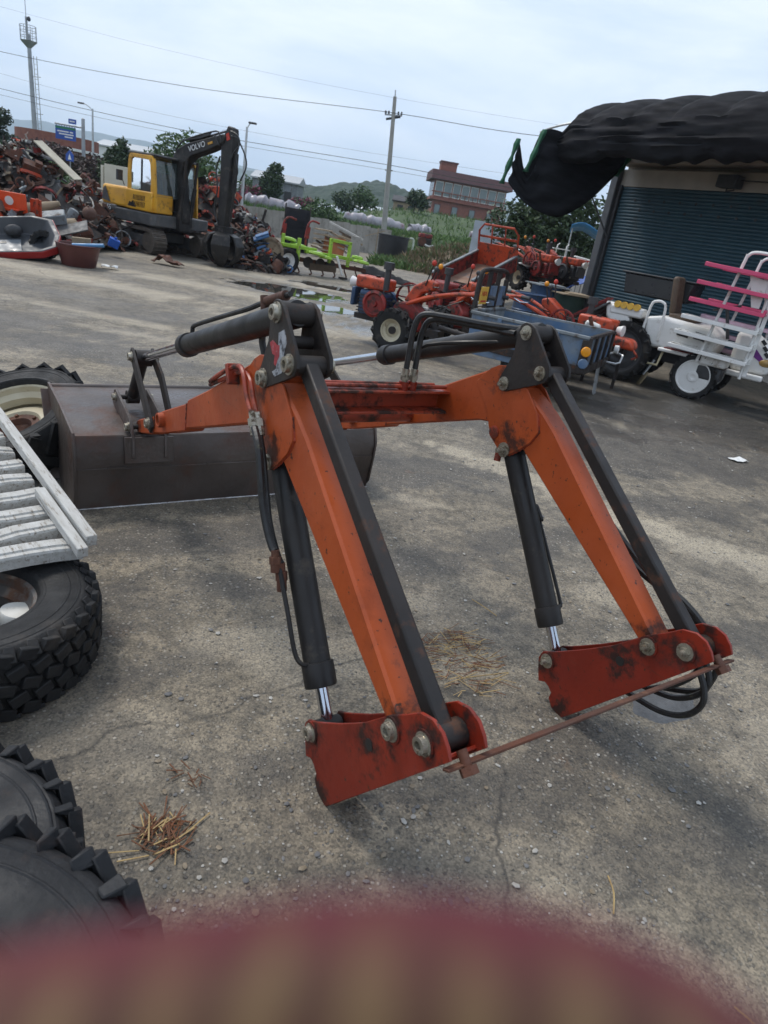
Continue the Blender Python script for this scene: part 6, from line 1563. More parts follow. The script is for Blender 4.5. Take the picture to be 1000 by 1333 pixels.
for x in (.4, .8, 1.2, 1.6, 2.0, 2.4):
    mb = MB(); mb.tube([(x, .18, .40), (x + .04, .16, .22), (x + .12, .14, .06), (x + .05, .12, .02)], .022, 6, sub=3); mb.build('tine', m_rust, gi)
for x in (.75, 1.15, 1.5):
    mb = MB(); mb.lathe([(0, -.02), (.15, -.02), (.15, .02), (0, .02)], (x, .1, .34), (0, 1, 0), 18); mb.build('coulter', m_dsteel, gi)
for x in (.0, .75):
    mb = MB(); mb.tube([(x, .35, .75), (x + .02, .38, 1.25), (x + .16, .38, 1.42), (x + .40, .38, 1.38)], .028, 8, sub=3); mb.build('handle', m_rd, gi)
    mb = MB(); mb.prism([(x - .06, .95), (x + .08, .95), (x + .10, 1.25), (x - .02, 1.25)], lambda u, z: (u, .33, z), lambda u, z: (u, .36, z)); mb.build('handle_plate', m_rd, gi)
mb = MB(); mb.beam((1.55, -.1, .62), (1.75, -.2, .12), .10, .06); mb.build('parking_leg', m_white, gi, bevel=.01)
mb = MB(); mb.box((1.78, -.2, .05), (.22, .14, .05)); mb.build('leg_foot', m_dsteel, gi)
mb = MB(); mb.box((1.25, .1, .24), (.9, .05, .18)); mb.build('skirt_board', m_brown, gi)
# black tarp lump trailing on the ground
mb = MB(); random.seed(8); pts = []
for j in range(10):
    for i in range(26):
        u, v = i / 25, j / 9
        pts.append((-2.2 + 1.75 * u, 24.6 - 2.4 * u + (v - .5) * .9, .02 + (.16 + .22 * (1 - u)) * math.sin(math.pi * v) * (.6 + .6 * abs(mnoise.noise(V((u * 7, v * 4, 1)))))))
mb.sheet(pts, 26); tag(mb.build('black_netting', m_net, solid=.01), 'crumpled black netting lying on the ground beside the lime implement', 'netting')
# ------------------------------------------------------------------ mid background
m_conc = mat('grey_concrete_panel', (.33, .315, .28), (.25, .235, .205), 1.6, .9, bump=.15, dirt=(.13, .12, .10), damt=.35, dscale=1.5)
fe = thing('concrete_fence', 'weathered grey concrete panel fence along the grass bank', 'fence', (0, 42.3, 0))
for k in range(26):
    x = -13.0 + k * .415
    if -8.2 < x < -7.9: continue
    mb = MB(); h = 1.45 + .03 * math.sin(k * 2.1)
    mb.prism([(-.205, -.02), (-.12, -.06), (.12, -.06), (.205, -.02), (.205, .04), (-.205, .04)], lambda a, b: (x + a, b, -.1), lambda a, b: (x + a, b, h)); mb.build('panel', m_conc, fe)
m_cwall = mat('cream_barrier', (.55, .52, .42), (.47, .44, .35), 1.2, .75, dirt=(.3, .27, .2), damt=.2, dscale=1.3)
bf = thing('cream_barrier', 'cream sheet metal barrier standing behind the scrap heap', 'barrier', (0, 29.0, 0))
for k in range(14):
    x = -24.5 + k * .62
    mb = MB(); mb.box((x, 0, 1.05), (.60, .08, 2.15)); mb.build('panel', m_cwall, bf, bevel=.01)
bf = thing('cream_barrier', 'cream barrier panels next to the cab of the excavator', 'barrier', (0, 30.0, 0))
for k, (x, w, h) in enumerate(((-13.95, .10, 2.05), (-13.1, 1.5, 2.12), (-11.75, .9, 2.02), (-10.8, .6, 1.7))):
    mb = MB(); mb.box((x, 0, h / 2), (w, .1, h)); mb.build('panel', m_cwall, bf, bevel=.01)
t = thing('water_tank', 'black round plastic water tank by the end of the concrete fence', 'tank', (-2.0, 38.0, 0))
mb = MB(); mb.lathe([(0, 0), (.74, 0), (.78, .1), (.80, 1.18), (.83, 1.2), (.83, 1.26), (.76, 1.26), (.74, 1.1), (0, 1.1)], n=30); mb.build('shell', mat('tank_black', (.018, .019, .022), None, 3, .5), t)
mb = MB(); mb.tube([(.85, -.3, 1.24), (1.05, -.3, 1.2), (1.05, -.35, .6), (.85, -.4, .1)], .05, 8, sub=4); mb.build('hose', mat('pale_hose', (.5, .55, .45), None, 4, .5), t)
mb = MB(); mb.cyl((-.86, -.2, 0), (-.86, -.2, 1.5), .025, n=8); mb.beam((-1.5, -.2, 1.0), (-.5, -.2, 1.4), .04, .04); mb.build('stake', m_board, t)
t = thing('black_screen', 'black netting screen on posts behind the lime green implement', 'screen', (-5.7, 30.0, 0))
mb = MB(); mb.sheet([(-.5 + i * .2, .03 * math.sin(i * 2 + j), .02 + j * .42) for j in range(5) for i in range(6)], 6); mb.build('netting', m_net, t, solid=.01)
for x in (-.52, .52):
    mb = MB(); mb.cyl((x, .05, 0), (x, .05, 1.85), .03, n=8); mb.build('post', m_dsteel, t)
t = thing('pallet_stack', 'stack of old timber and pallets leaning in front of the concrete fence', 'timber', (-3.65, 30.0, 0))
random.seed(12)
for k in range(13):
    mb = MB(); x = -.85 + .10 * k; mb.box((x * .9, random.uniform(-.3, .3), .25 + .075 * k if k < 8 else random.uniform(.6, 1.2)), (random.uniform(.7, 1.6), .12, .07), rotm(random.uniform(-5, 5), random.uniform(8, 34), random.uniform(-20, 20))); mb.build('plank', [m_board, m_whitewood, m_brown, m_board][k % 4], t)
for k in range(6):
    mb = MB(); mb.box((-.9, 0, .12 + .19 * k), (.7, .7, .05)); mb.build('pallet_board', m_board, t)
mb = MB(); mb.box((-.35, -.2, .5), (.9, .05, .75), rotm(y=4)); mb.build('orange_board', mat('orange_board', (.42, .15, .05), None, 3, .7), t)
mb = MB(); mb.box((.55, -.3, .55), (.40, .25, 1.0)); mb.build('grey_block', m_conc, t, bevel=.02)
# ------------------------------------------------------------------ vegetation
def leafmat(name, c, c2):
    m = mat(name, c, c2, .9, .65, detail=3, rvar=.05)
    b = m.node_tree.nodes['Principled BSDF']; b.inputs['Subsurface Weight'].default_value = 0
    return m
LEAF = {'dark': [leafmat('leaf_dark', (.022, .045, .014), (.034, .062, .018)), leafmat('leaf_dark_b', (.034, .062, .020), (.05, .085, .024))],
        'mid': [leafmat('leaf_mid', (.040, .085, .020), (.055, .105, .026)), leafmat('leaf_mid_b', (.065, .115, .028), (.05, .095, .022))],
        'purple': [leafmat('leaf_purple', (.075, .035, .032), (.055, .032, .026)), leafmat('leaf_purple_b', (.05, .05, .028), (.08, .045, .036))],
        'pine': [leafmat('leaf_pine', (.016, .036, .020), (.024, .048, .024)), leafmat('leaf_pine_b', (.028, .052, .026), (.036, .06, .03))],
        'bloom': [leafmat('leaf_bloom', (.28, .05, .11), (.22, .05, .08)), leafmat('leaf_bloom_b', (.05, .08, .025), (.06, .09, .03))]}
m_bark = mat('bark', (.075, .055, .042), (.05, .038, .030), 6, .9, bump=.4)
def tree(name, label, cat, loc, H, crown, kind='mid', nl=2600, ls=.16, seed=1, trunk=.12, group=None):
    """crown: list of (x, y, z, rx, ry, rz) blobs"""
    random.seed(seed)
    t = thing(name, label, cat, loc, 0, group)
    if trunk:
        mb = MB(); mb.tube([(0, 0, -.2), (.04, .02, H * .25), (-.03, .05, H * .5), (.05, 0, H * .85)], [trunk, trunk * .85, trunk * .6, trunk * .25], 9, sub=4)
        for (x, y, z, rx, ry, rz) in crown:
            z0 = min(z - rz * .3, H * .6); mb.tube([(0, .02, z0 * .75), (x * .5, y * .5, z0 * .95), (x * .9, y * .9, z)], [trunk * .5, trunk * .35, trunk * .15], 6, sub=3)
        mb.build('trunk', m_bark, t)
    mb = MB(); vol = [c[3] * c[4] * c[5] for c in crown]
    lv = []; lf = []; lm = []
    for i in range(nl):
        x, y, z, rx, ry, rz = random.choices(crown, vol)[0]
        d = V((random.gauss(0, 1), random.gauss(0, 1), random.gauss(0, 1))).normalized()
        n_ = mnoise.noise(V((d.x * 2.1 + x * 3, d.y * 2.1 + y * 3, d.z * 2.1 + seed)))
        r = (random.random() ** .38) * (1 + .42 * n_)
        c = V((x + d.x * rx * r, y + d.y * ry * r, z + d.z * rz * r))
        s = ls * random.uniform(.6, 1.3)
        a = V((random.gauss(0, 1), random.gauss(0, 1), random.gauss(0, .6))).normalized(); b = a.orthogonal().normalized()
        b = (b * math.cos(i) + a.cross(b) * math.sin(i))
        o = len(lv)
        lv += [tuple(c - a * s), tuple(c + b * s * .45 + a * s * .1), tuple(c + a * s), tuple(c - b * s * .45 + a * s * .1)]
        lf.append((o, o + 1, o + 2, o + 3)); lm.append(0 if random.random() < .55 else 1)
    mb.v, mb.f, mb.m = lv, lf, lm
    o = mb.build('crown', LEAF[kind], t, smooth_deg=0); o['kind'] = 'stuff'
    return t
tree('broad_tree', 'large dark green broadleaf tree behind the tipped trailer and the tillers', 'tree', (4.2, 27, .7), 3.4, [(0, 0, 2.2, 1.6, 1.4, 1.2), (-1.3, .2, 1.7, 1.1, 1.0, .9), (1.3, 0, 2.0, 1.3, 1.1, 1.1), (.2, 0, 3.0, 1.0, .9, .8), (-.6, -.2, 1.1, 1.3, 1.0, .6), (1.2, .1, 1.0, 1.2, 1.0, .7)], 'dark', 9000, .10, 41, .14)
tree('broad_tree', 'round green tree behind the excavator boom', 'tree', (-13.4, 38, 0), 4.2, [(0, 0, 2.9, 1.5, 1.3, 1.5), (-1.2, 0, 2.4, 1.0, 1.0, 1.2), (1.1, .2, 2.3, 1.1, 1.0, 1.1), (0, 0, 1.5, 1.6, 1.2, .8)], 'mid', 6000, .12, 42)
tree('slender_tree', 'dark conical tree beside the cab of the excavator', 'tree', (-17.6, 40, 0), 3.7, [(0, 0, 1.6, 1.1, 1.0, .9), (0, 0, 2.6, .8, .8, .8), (.1, 0, 3.3, .4, .4, .5), (-.6, 0, 2.1, .7, .6, .6)], 'dark', 4000, .12, 43)
tree('pine_tree', 'sparse tall pine standing left of the communication tower', 'tree', (-24.6, 40, 0), 4.6, [(-.3, 0, 3.0, .9, .9, .7), (.3, 0, 3.7, .7, .7, .45), (-.5, 0, 4.3, .5, .5, .3), (.4, 0, 2.4, 1.0, .9, .6)], 'pine', 3000, .13, 44)
tree('purple_tree', 'purple leaved tree growing at the foot of the communication tower', 'tree', (-23.2, 44, 0), 3.0, [(0, 0, 2.2, 1.2, 1.0, .8), (1.2, 0, 1.9, 1.1, 1.0, .7), (-1.0, 0, 2.5, .8, .8, .6)], 'purple', 3600, .12, 45)
tree('purple_tree', 'purple leaved bush tree beside the post of the road sign', 'tree', (-20.2, 43, 0), 2.6, [(0, 0, 1.9, 1.1, 1.0, .8), (.9, 0, 1.7, .8, .8, .6)], 'purple', 2600, .12, 46)
tree('green_hedge', 'dense green shrubs rising behind the scrap heap', 'shrub', (-18.6, 34, 0), 2.2, [(-1.4, 0, 1.5, 1.2, .9, .8), (0, 0, 1.2, 1.2, .9, .8), (1.2, 0, .9, 1.0, .8, .7), (-2.4, 0, 1.7, .9, .8, .7)], 'mid', 4200, .10, 47, .06)
tree('slender_tree', 'slim dark tree standing alone by the flowering shrubs on the bank', 'tree', (-13.7, 60, land_h(-13.7, 60)), 3.6, [(0, 0, 1.4, .9, .9, .7), (0, 0, 2.3, .95, .9, .8), (.2, 0, 3.1, .6, .6, .5), (-.5, 0, 1.9, .7, .6, .6)], 'dark', 3200, .14, 48)
tree('round_bush', 'bright green round bush growing over the concrete fence', 'bush', (-7.2, 45.5, land_h(-7.2, 45.5) - .3), 2.0, [(0, 0, 1.2, 1.3, 1.1, .95), (1.0, 0, .8, 1.0, .9, .6), (-1.0, 0, .9, .8, .8, .6)], 'mid', 3400, .11, 49, .06)
for x, y, sd_, lab in ((-15.5, 60, 50, 'pink flowering shrub in front of the slim dark tree'), (-11.6, 62, 51, 'pink flowering shrub near the end of the wrapped bales'), (6.6, 64, 52, 'pink flowering shrub in front of the brick house')):
    tree('flowering_shrub', lab, 'shrub', (x, y, land_h(x, y)), 1.4, [(0, 0, .8, 1.1, .9, .6), (.6, 0, 1.1, .7, .7, .45)], 'bloom', 1600, .13, sd_, .05)
for i, (x, y, h, lab) in enumerate(((-10.2, 78, 2.4, 'dark tree before the white greenhouses'), (-8.4, 80, 2.8, 'taller green tree before the white greenhouses beside a dark tree'), (-2.4, 76, 2.2, 'low dark tree between the utility pole and the brick house'), (-21.0, 80, 2.6, 'distant dark tree behind the street lamp'), (8.6, 66, 2.2, 'green tree at the far side of the brick house'))):
    tree('distant_tree', lab, 'tree', (x, y, land_h(x, y)), h, [(0, 0, h * .6, h * .45, h * .4, h * .42), (h * .3, 0, h * .45, h * .4, h * .35, h * .3)], 'dark' if i % 2 == 0 else 'mid', 1500, .17, 60 + i, .07)
# grass and weeds: bank, mound
def tufts(name, label, spots, hmin, hmax, mats, seed, kind='grass'):
    random.seed(seed); mb = MB(); lv = []; lf = []; lm = []
    for x, y, z in spots:
        for q in range(3):
            h = random.uniform(hmin, hmax); a = random.uniform(0, 6.28); w = h * .09 + .008
            lean = V((random.gauss(0, .35), random.gauss(0, .35), 1)) * h
            o = len(lv); b = V((x + random.gauss(0, .04), y + random.gauss(0, .04), z)); sx = V((math.cos(a), math.sin(a), 0)) * w
            lv += [tuple(b - sx), tuple(b + sx), tuple(b + lean * .6 + sx * .6), tuple(b + lean + V((lean.x, lean.y, 0)) * .4)]
            lf += [(o, o + 1, o + 2), (o, o + 2, o + 3)]; m_ = random.randrange(len(mats)); lm += [m_, m_]
    mb.v, mb.f, mb.m = lv, lf, lm
    return tag(mb.build(name, mats, smooth_deg=0), label, kind, kind='stuff')
m_gr = [leafmat('grass_a', (.075, .15, .025), (.06, .12, .02)), leafmat('grass_b', (.11, .18, .035), (.09, .15, .03)), leafmat('grass_c', (.05, .10, .02), (.06, .11, .02))]
m_dry = [leafmat('dry_a', (.22, .16, .08), (.17, .12, .06)), leafmat('dry_b', (.14, .10, .055), (.18, .13, .07)), m_gr[2]]
random.seed(77)
sp = []
for i in range(7000):
    x = random.uniform(-16, 14); y = 42.7 + 16 * random.random() ** 1.6; sp.append((x, y, land_h(x, y) - .04))
for i in range(3500):
    x = random.uniform(-28, 16); y = 58 + 45 * random.random(); sp.append((x, y, land_h(x, y) - .04))
tufts('bank_grass', 'long green grass covering the bank behind the concrete fence', sp, .12, .42, m_gr, 78)
mound_h = lambda x, y: 1.15 * math.exp(-((x - 1.1) / 1.7) ** 2 - ((y - 34.0) / 2.2) ** 2) + .55 * math.exp(-((x - 3.4) / 1.5) ** 2 - ((y - 31.5) / 2.0) ** 2) + .4 * math.exp(-((x + .6) / .9) ** 2 - ((y - 35.5) / 1.5) ** 2)
mb = MB(); mb.sheet([(-3 + 9 * i / 40, 28 + 11 * j / 40, yard_h(-3 + 9 * i / 40, 28 + 11 * j / 40) - .06 + mound_h(-3 + 9 * i / 40, 28 + 11 * j / 40) * (1 + .2 * mnoise.noise(V((i * .5, j * .5, 0))))) for j in range(41) for i in range(41)], 41)
mb.build('soil_mound', mat('dry_soil', (.12, .088, .055), (.17, .125, .075), 2.5, .95, bump=.6, bscale=9), kind='structure')
sp = []
for i in range(3200):
    x = random.uniform(-1.8, 5); y = random.uniform(29.5, 37); h = mound_h(x, y)
    if h > .07: sp.append((x, y, h + yard_h(x, y) - .08))
tufts('dry_weeds', 'dry straw coloured weeds covering the soil mound', sp, .12, .38, m_dry, 79)
sp = [(random.uniform(-2.6, 1.8), random.uniform(31, 36.5), .0) for i in range(900)]
tufts('green_weeds', 'green weeds at the foot of the soil mound and the black tank', sp, .15, .45, m_gr, 80)
t = thing('old_engine', 'old red engine standing on top of the soil mound', 'engine', (-.35, 36.0, .95), R(15))
mb = MB(); mb.box((0, 0, .25), (.62, .45, .42)); mb.build('block', m_dsteel, t, bevel=.04)
mb = MB(); mb.box((0, 0, .56), (.66, .40, .22)); mb.build('tank', m_rd, t, bevel=.06)
mb = MB(); mb.tube([(-.1, -.25, .2), (.15, -.28, .10), (.4, -.25, .16)], .05, 8, sub=3); mb.build('hose', m_white, t)
mb = MB(); mb.lathe([(0, 0), (.2, 0), (.2, .06), (0, .06)], (-.2, -.25, .3), (0, -1, 0), 16); mb.build('pulley', m_rust, t)
t = thing('red_chest', 'red weathered chest on the grass behind the soil mound', 'chest', (1.75, 40.0, .62), R(-8))
mb = MB(); mb.box((0, 0, .18), (.9, .5, .36)); mb.build('body', m_rd, t, bevel=.03)
mb = MB(); mb.box((0, 0, .39), (.98, .56, .06)); mb.build('lid', m_rd, t, bevel=.02)
# white and grey sheet fences behind the yard
t = thing('white_sheet_wall', 'white corrugated sheet wall beside the big tree', 'wall', (2.25, 30, .0))
for k in range(5):
    mb = MB(); mb.box((-.52 + .26 * k, .02 * (k % 2), 1.2), (.255, .03, 2.5)); mb.build('sheet', mat('pale_blue_white', (.50, .55, .60), None, 2, .5) if k == 0 else bpy.data.materials['pale_blue_white'], t)
t = thing('grey_sheet_fence', 'low grey corrugated sheet fence below the big tree', 'fence', (3.6, 28, .70))
for k in range(8):
    mb = MB(); mb.box((-.75 + .2 * k, .02 * (k % 2), .62), (.195, .03, 1.0)); mb.build('sheet', m_galv if k % 3 else m_trgrey, t)
# ------------------------------------------------------------------ far background
m_bale = mat('bale_wrap', (.33, .31, .33), (.22, .20, .22), 1.6, .35, bump=.5, bscale=4, dirt=(.22, .14, .15), damt=.3, dscale=1.2)
def bale(label, a, b, r, seed):
    random.seed(seed); mb = MB(); a, b = V(a), V(b); n = 22; pts = []; rs = []
    for i in range(n + 1):
        pts.append(a.lerp(b, i / n) + V((0, 0, .06 * math.sin(i * 1.1 + seed)))); rs.append(r * (1 + .16 * math.sin(i * 1.9 + seed) + .08 * random.uniform(-1, 1)) * (.6 if i in (0, n) else 1))
    mb.tube(pts, rs, 12); o = mb.build('wrapped_bale', m_bale); return tag(o, label, 'bale')
bale('long row of grey wrapped bales on the bank near the street lamp', (-13.2, 50, land_h(-13, 50) + .36), (-9.2, 50, land_h(-9, 50) + .30), .42, 1)
bale('long row of pale wrapped bales beside the foot of the utility pole', (-6.9, 55, land_h(-6.9, 55) + .36), (-2.3, 56, land_h(-2.3, 56) + .36), .44, 2)
bale('short white wrapped bale just past the utility pole', (-2.0, 57, land_h(-2, 57) + .34), (-.3, 58, land_h(-.3, 58) + .32), .40, 3)
bale('row of white wrapped bales in front of the brick house', (3.0, 60, land_h(3, 60) + .34), (9.5, 62, land_h(9, 62) + .34), .42, 4)
m_ghouse = mat('greenhouse_film', (.55, .58, .60), (.45, .48, .50), .6, .4)
def greenhouse(label, x, y, w, L, h):
    t = thing('greenhouse', label, 'greenhouse', (x, y, land_h(x, y) - .1)); mb = MB(); pts = []
    for i in range(13):
        a = math.pi * i / 12
        for u in (0, L): pts.append((u - L / 2, -math.cos(a) * w / 2, math.sin(a) ** .7 * h))
    mb.sheet(pts, 2); mb.build('film', m_ghouse, t, solid=.03)
    for k in range(6):
        mb = MB(); mb.tube([(-L / 2 + L * k / 5, -math.cos(math.pi * i / 12) * (w / 2 + .03), math.sin(math.pi * i / 12) ** .7 * (h + .03)) for i in range(13)], .03, 6); mb.build('hoop', m_galv, t)
greenhouse('long low white greenhouse behind the flowering shrubs', -17, 90, 5, 16, 1.5)
greenhouse('white greenhouse behind the dark trees and the utility pole', -7.5, 95, 5, 9, 1.2)
greenhouse('small pale greenhouse seen past the street lamp', -25, 84, 4, 8, 2.2)
def shed(label, x, y, w, d, h, m, mr):
    t = thing('farm_shed', label, 'shed', (x, y, land_h(x, y)))
    mb = MB(); mb.box((0, 0, h / 2), (w, d, h)); mb.build('wall', m, t)
    mb = MB(); mb.prism([(-d / 2 - .2, h), (d / 2 + .2, h), (d / 2 + .2, h + .12), (0, h + .7), (-d / 2 - .2, h + .12)], lambda y_, z: (-w / 2 - .2, y_, z), lambda y_, z: (w / 2 + .2, y_, z)); mb.build('roof', mr, t)
    for k in range(3):
        mb = MB(); mb.box((-w * .3 + w * .3 * k, -d / 2 - .01, h * .5), (w * .16, .06, h * .4)); mb.build('window', m_dkgrey, t)
shed('grey walled shed behind the street lamp post', -14.5, 66, 4, 3, 2.2, m_trgrey, m_galv)
shed('low tan shed with dark roof near the utility pole', -3.0, 84, 4, 3, .9, m_board, m_dsteel)
shed('white roofed shed far behind the excavator cab', -30, 75, 9, 4, 2.8, m_white, m_galv)
# brick house
m_brick = mat('red_brick', (.25, .095, .065), (.19, .07, .05), 3, .85, bump=.1)
m_maroon = mat('maroon_tiles', (.115, .045, .042), (.085, .035, .034), 2, .7)
HZ = land_h(4, 108)
hs = thing('brick_house', 'two storey red brick house with maroon parapet and wide upper windows', 'house', (3.9, 112, HZ), R(6)); hs.scale = (.92, 1, 1.2)
W_ = 11.2
mb = MB(); mb.box((0, 0, 1.1), (W_, 7, 2.4)); mb.build('lower_wall', m_brick, hs)
mb = MB(); mb.box((0, 0, 2.42), (W_ + 1.2, 8.0, .24)); mb.build('balcony_slab', m_brick, hs)
mb = MB(); mb.box((0, -.1, 3.55), (W_ + .4, 7.2, 2.1)); mb.build('upper_wall', m_brick, hs)
mb = MB(); mb.prism([(-4.6, 4.55), (4.6, 4.55), (4.2, 5.55), (-4.2, 5.55)], lambda y, z: (-W_ / 2 - .9, y, z), lambda y, z: (W_ / 2 + .9, y, z)); mb.build('parapet', m_maroon, hs)
mb = MB(); mb.box((-3.6, 1, 6.1), (2.6, 2.6, 1.2)); mb.build('stair_tower', m_brick, hs)
mb = MB(); mb.box((-3.6, 1, 6.78), (2.9, 2.9, .16)); mb.build('tower_roof', m_maroon, hs)
for k in range(8):
    x = -5.0 + 1.43 * k
    mb = MB(); mb.box((x, -3.72, 3.55), (1.25, .08, 1.6)); f_ = mb.build('window', m_white, hs)
    mb = MB(); mb.box((x, -3.77, 3.55), (1.10, .05, 1.42)); mb.build('pane', m_glass, f_)
    if k % 2 == 0:
        mb = MB(); mb.box((x + .2, -3.53, 1.25), (1.0, .08, 1.25)); f_ = mb.build('window', m_maroon, hs)
        mb = MB(); mb.box((x + .2, -3.58, 1.25), (.82, .05, 1.05)); mb.build('pane', m_glass, f_)
for k in range(3):
    mb = MB(); mb.box((-W_ / 2 - .22, -2.3 + 2.2 * k, 3.55), (.08, 1.4, 1.6)); mb.build('window', m_glass, hs)
for k in range(10):
    mb = MB(); mb.cyl((-5.7 + 1.26 * k, -3.95, 2.5), (-5.7 + 1.26 * k, -3.95, 3.2), .05, n=6); mb.build('baluster', m_brick, hs)
mb = MB(); mb.box((0, -3.95, 3.2), (W_ + 1.1, .10, .10)); mb.build('balcony_rail', m_brick, hs)
# round brick building at the left
bb = thing('brick_building', 'low round brick building with white band behind the purple trees', 'building', (-29.5, 56, 0))
mb = MB(); mb.lathe([(0, 0), (2.6, 0), (2.6, 3.1), (0, 3.1)], n=32); mb.build('wall', m_brick, bb)
mb = MB(); mb.lathe([(2.5, 3.0), (2.95, 3.0), (2.95, 3.18), (2.5, 3.18)], n=32); mb.build('white_band', m_white, bb)
mb = MB(); mb.lathe([(0, 3.18), (2.9, 3.18), (2.9, 3.95), (2.75, 3.95), (0, 3.8)], n=32); mb.build('parapet', m_brick, bb)
# communication tower
m_tower = mat('tower_grey', (.36, .37, .38), (.28, .29, .30), 3, .5, metal=.3)
tw = thing('communication_tower', 'tall grey communication mast with caged ladder and basket platform', 'tower', (-38.9, 70, 0), rot=(0, R(-2), 0))
mb = MB(); mb.lathe([(.27, 0), (.21, 6), (.16, 12.3)], n=16); mb.build('mast', m_tower, tw)
mb = MB(); mb.lathe([(.16, 11.2), (.66, 11.7), (.70, 11.75), (.0, 11.8)], n=18); mb.build('basket_floor', m_tower, tw)
for z in (12.1, 12.5, 12.9):
    mb = MB(); mb.ring([(.67, z - .02), (.70, z - .02), (.70, z + .02), (.67, z + .02)], n=20); mb.build('basket_rail', m_tower, tw)
for k in range(8):
    a = k * math.pi / 4
    mb = MB(); mb.cyl((  .69 * math.cos(a),   .69 * math.sin(a), 11.7), (  .69 * math.cos(a),   .69 * math.sin(a), 12.9), .025, n=6); mb.build('basket_post', m_tower, tw)
mb = MB(); mb.cyl((-.1, 0, 12.3), (-.1, 0, 15.4), .03, n=6); mb.cyl((-.1, 0, 12.3), (-.1, 0, 13.6), .10, n=8); mb.build('aerial', m_tower, tw)
mb = MB(); mb.ell((.15, 0, 13.45), (.16, .16, .2), 8, 6); mb.build('camera_head', m_dkgrey, tw)
for x in (.45, .75):
    mb = MB(); mb.cyl((x, -.2, 0), (x, -.2, 10.6), .035, n=6); mb.build('ladder_rail', m_tower, tw)
for k in range(26):
    mb = MB(); mb.cyl((.45, -.2, .4 + .4 * k), (.75, -.2, .4 + .4 * k), .018, n=5); mb.build('rung', m_tower, tw)
for z in (3, 6, 9):
    mb = MB(); mb.beam((.2, -.1, z), (1.0, -.2, z), .05, .05); mb.build('ladder_bracket', m_tower, tw)
# road sign on cantilever post
m_sign = mat('sign_blue', (.02, .08, .36), (.018, .07, .30), 3, .5); m_signg = mat('sign_green', (.02, .20, .09), None, 3, .5)
rs_ = thing('road_sign', 'blue and green road direction sign on a grey cantilever post', 'road sign', (-22.1, 45, 0))
mb = MB(); mb.lathe([(.13, 0), (.10, 4.6), (0, 4.65)], n=12); mb.build('post', m_tower, rs_)
mb = MB(); mb.cyl((0, 0, 4.12), (-1.75, 0, 4.12), .05, n=10); mb.build('arm', m_tower, rs_)
mb = MB(); mb.box((-1.05, -.09, 3.66), (1.25, .05, .72)); b_ = mb.build('board', m_sign, rs_)
mb = MB(); mb.box((-1.05, -.118, 3.94), (1.22, .008, .12)); mb.build('green_strip', m_signg, b_)
for z, x0_, w in ((3.74, -1.2, .70), (3.60, -1.0, .9), (3.46, -.85, .5), (3.74, -.68, .2)):
    mb = MB(); mb.box((x0_, -.118, z), (w, .008, .07)); mb.build('text_line', m_text, b_)
mb = MB(); mb.box((-.62, -.09, 4.35), (.46, .05, .26)); b_ = mb.build('small_board', m_sign, rs_)
mb = MB(); mb.box((-.62, -.118, 4.35), (.32, .008, .07)); mb.build('text_line', m_text, b_)
for i in range(8):
    mb = MB(); mb.box((-.5 - .16 * i, -.06, 4.06), (.04, .05, .12)); mb.build('clamp', m_tower, rs_)
cs = thing('crossing_sign', 'small blue pentagon road sign above the scrap heap', 'road sign', (-20.4, 40, 0))
mb = MB(); mb.cyl((0, 0, 0), (0, 0, 2.6), .03, n=8); mb.build('post', m_tower, cs)
mb = MB(); mb.prism([(-.22, 2.1), (.22, 2.1), (.22, 2.42), (0, 2.66), (-.22, 2.42)], lambda x, z: (x, -.05, z), lambda x, z: (x, -.03, z)); b_ = mb.build('board', m_sign, cs)
mb = MB(); mb.prism([(-.10, 2.18), (.10, 2.18), (0, 2.48)], lambda x, z: (x, -.06, z), lambda x, z: (x, -.052, z)); mb.build('symbol', m_text, b_)
def lamp(label, x, y, h, arm):
    t = thing('street_lamp', label, 'street lamp', (x, y, land_h(x, y) if y > 42 else 0))
    mb = MB(); mb.lathe([(.10, 0), (.055, h), (0, h + .01)], n=10); mb.build('post', m_galv, t)
    mb = MB(); mb.tube([(0, 0, h - .1), (arm * .5, 0, h + .15), (arm, 0, h + .22)], .03, 6, sub=3); mb.build('arm', m_galv, t)
    mb = MB(); mb.box((arm * 1.12, 0, h + .22), (.42, .16, .09)); mb.build('head', m_dkgrey, t, bevel=.02)
lamp('white street lamp post rising to the right of the excavator boom', -10.75, 40, 5.25, .25)
lamp('thin street lamp with long arm beside the road sign', -23.9, 50, 4.2, -.7)
# utility pole and wires
po = thing('utility_pole', 'tall concrete utility pole with crossarms and insulators', 'utility pole', (-3.25, 48, land_h(-3.25, 48) - .2), rot=(0, R(-4.0), 0))
mb = MB(); mb.lathe([(.19, 0), (.11, 8.0), (0, 8.02)], n=14); mb.build('pole', mat('pole_concrete', (.34, .325, .29), (.27, .26, .235), 2, .85), po)
mb = MB(); mb.cyl((0, 0, 7.9), (0, 0, 8.35), .035, n=8); mb.build('tip_rod', m_tower, po)
for z, w in ((7.0, 1.1), (3.9, .5)):
    mb = MB(); mb.beam((-w / 2, 0, z), (w / 2, 0, z), .08, .08); mb.build('crossarm', m_tower, po)
for x in (-.5, -.3, .3, .5):
    mb = MB(); mb.lathe([(.03, 0), (.07, .04), (.03, .10), (.07, .14), (0, .2)], (x, 0, 7.04), n=10); mb.build('insulator', m_dkgrey, po)
mb = MB(); mb.cyl((-.45, 0, 6.75), (.45, 0, 6.95), .07, n=8); mb.build('switch', m_dkgrey, po)
m_wire = mat('wire', (.03, .03, .033), None, 4, .6)
def wire(label, pts, r=.017):
    mb = MB(); mb.tube(pts, r, 5, sub=8); return tag(mb.build('power_line', m_wire), label, 'cable')
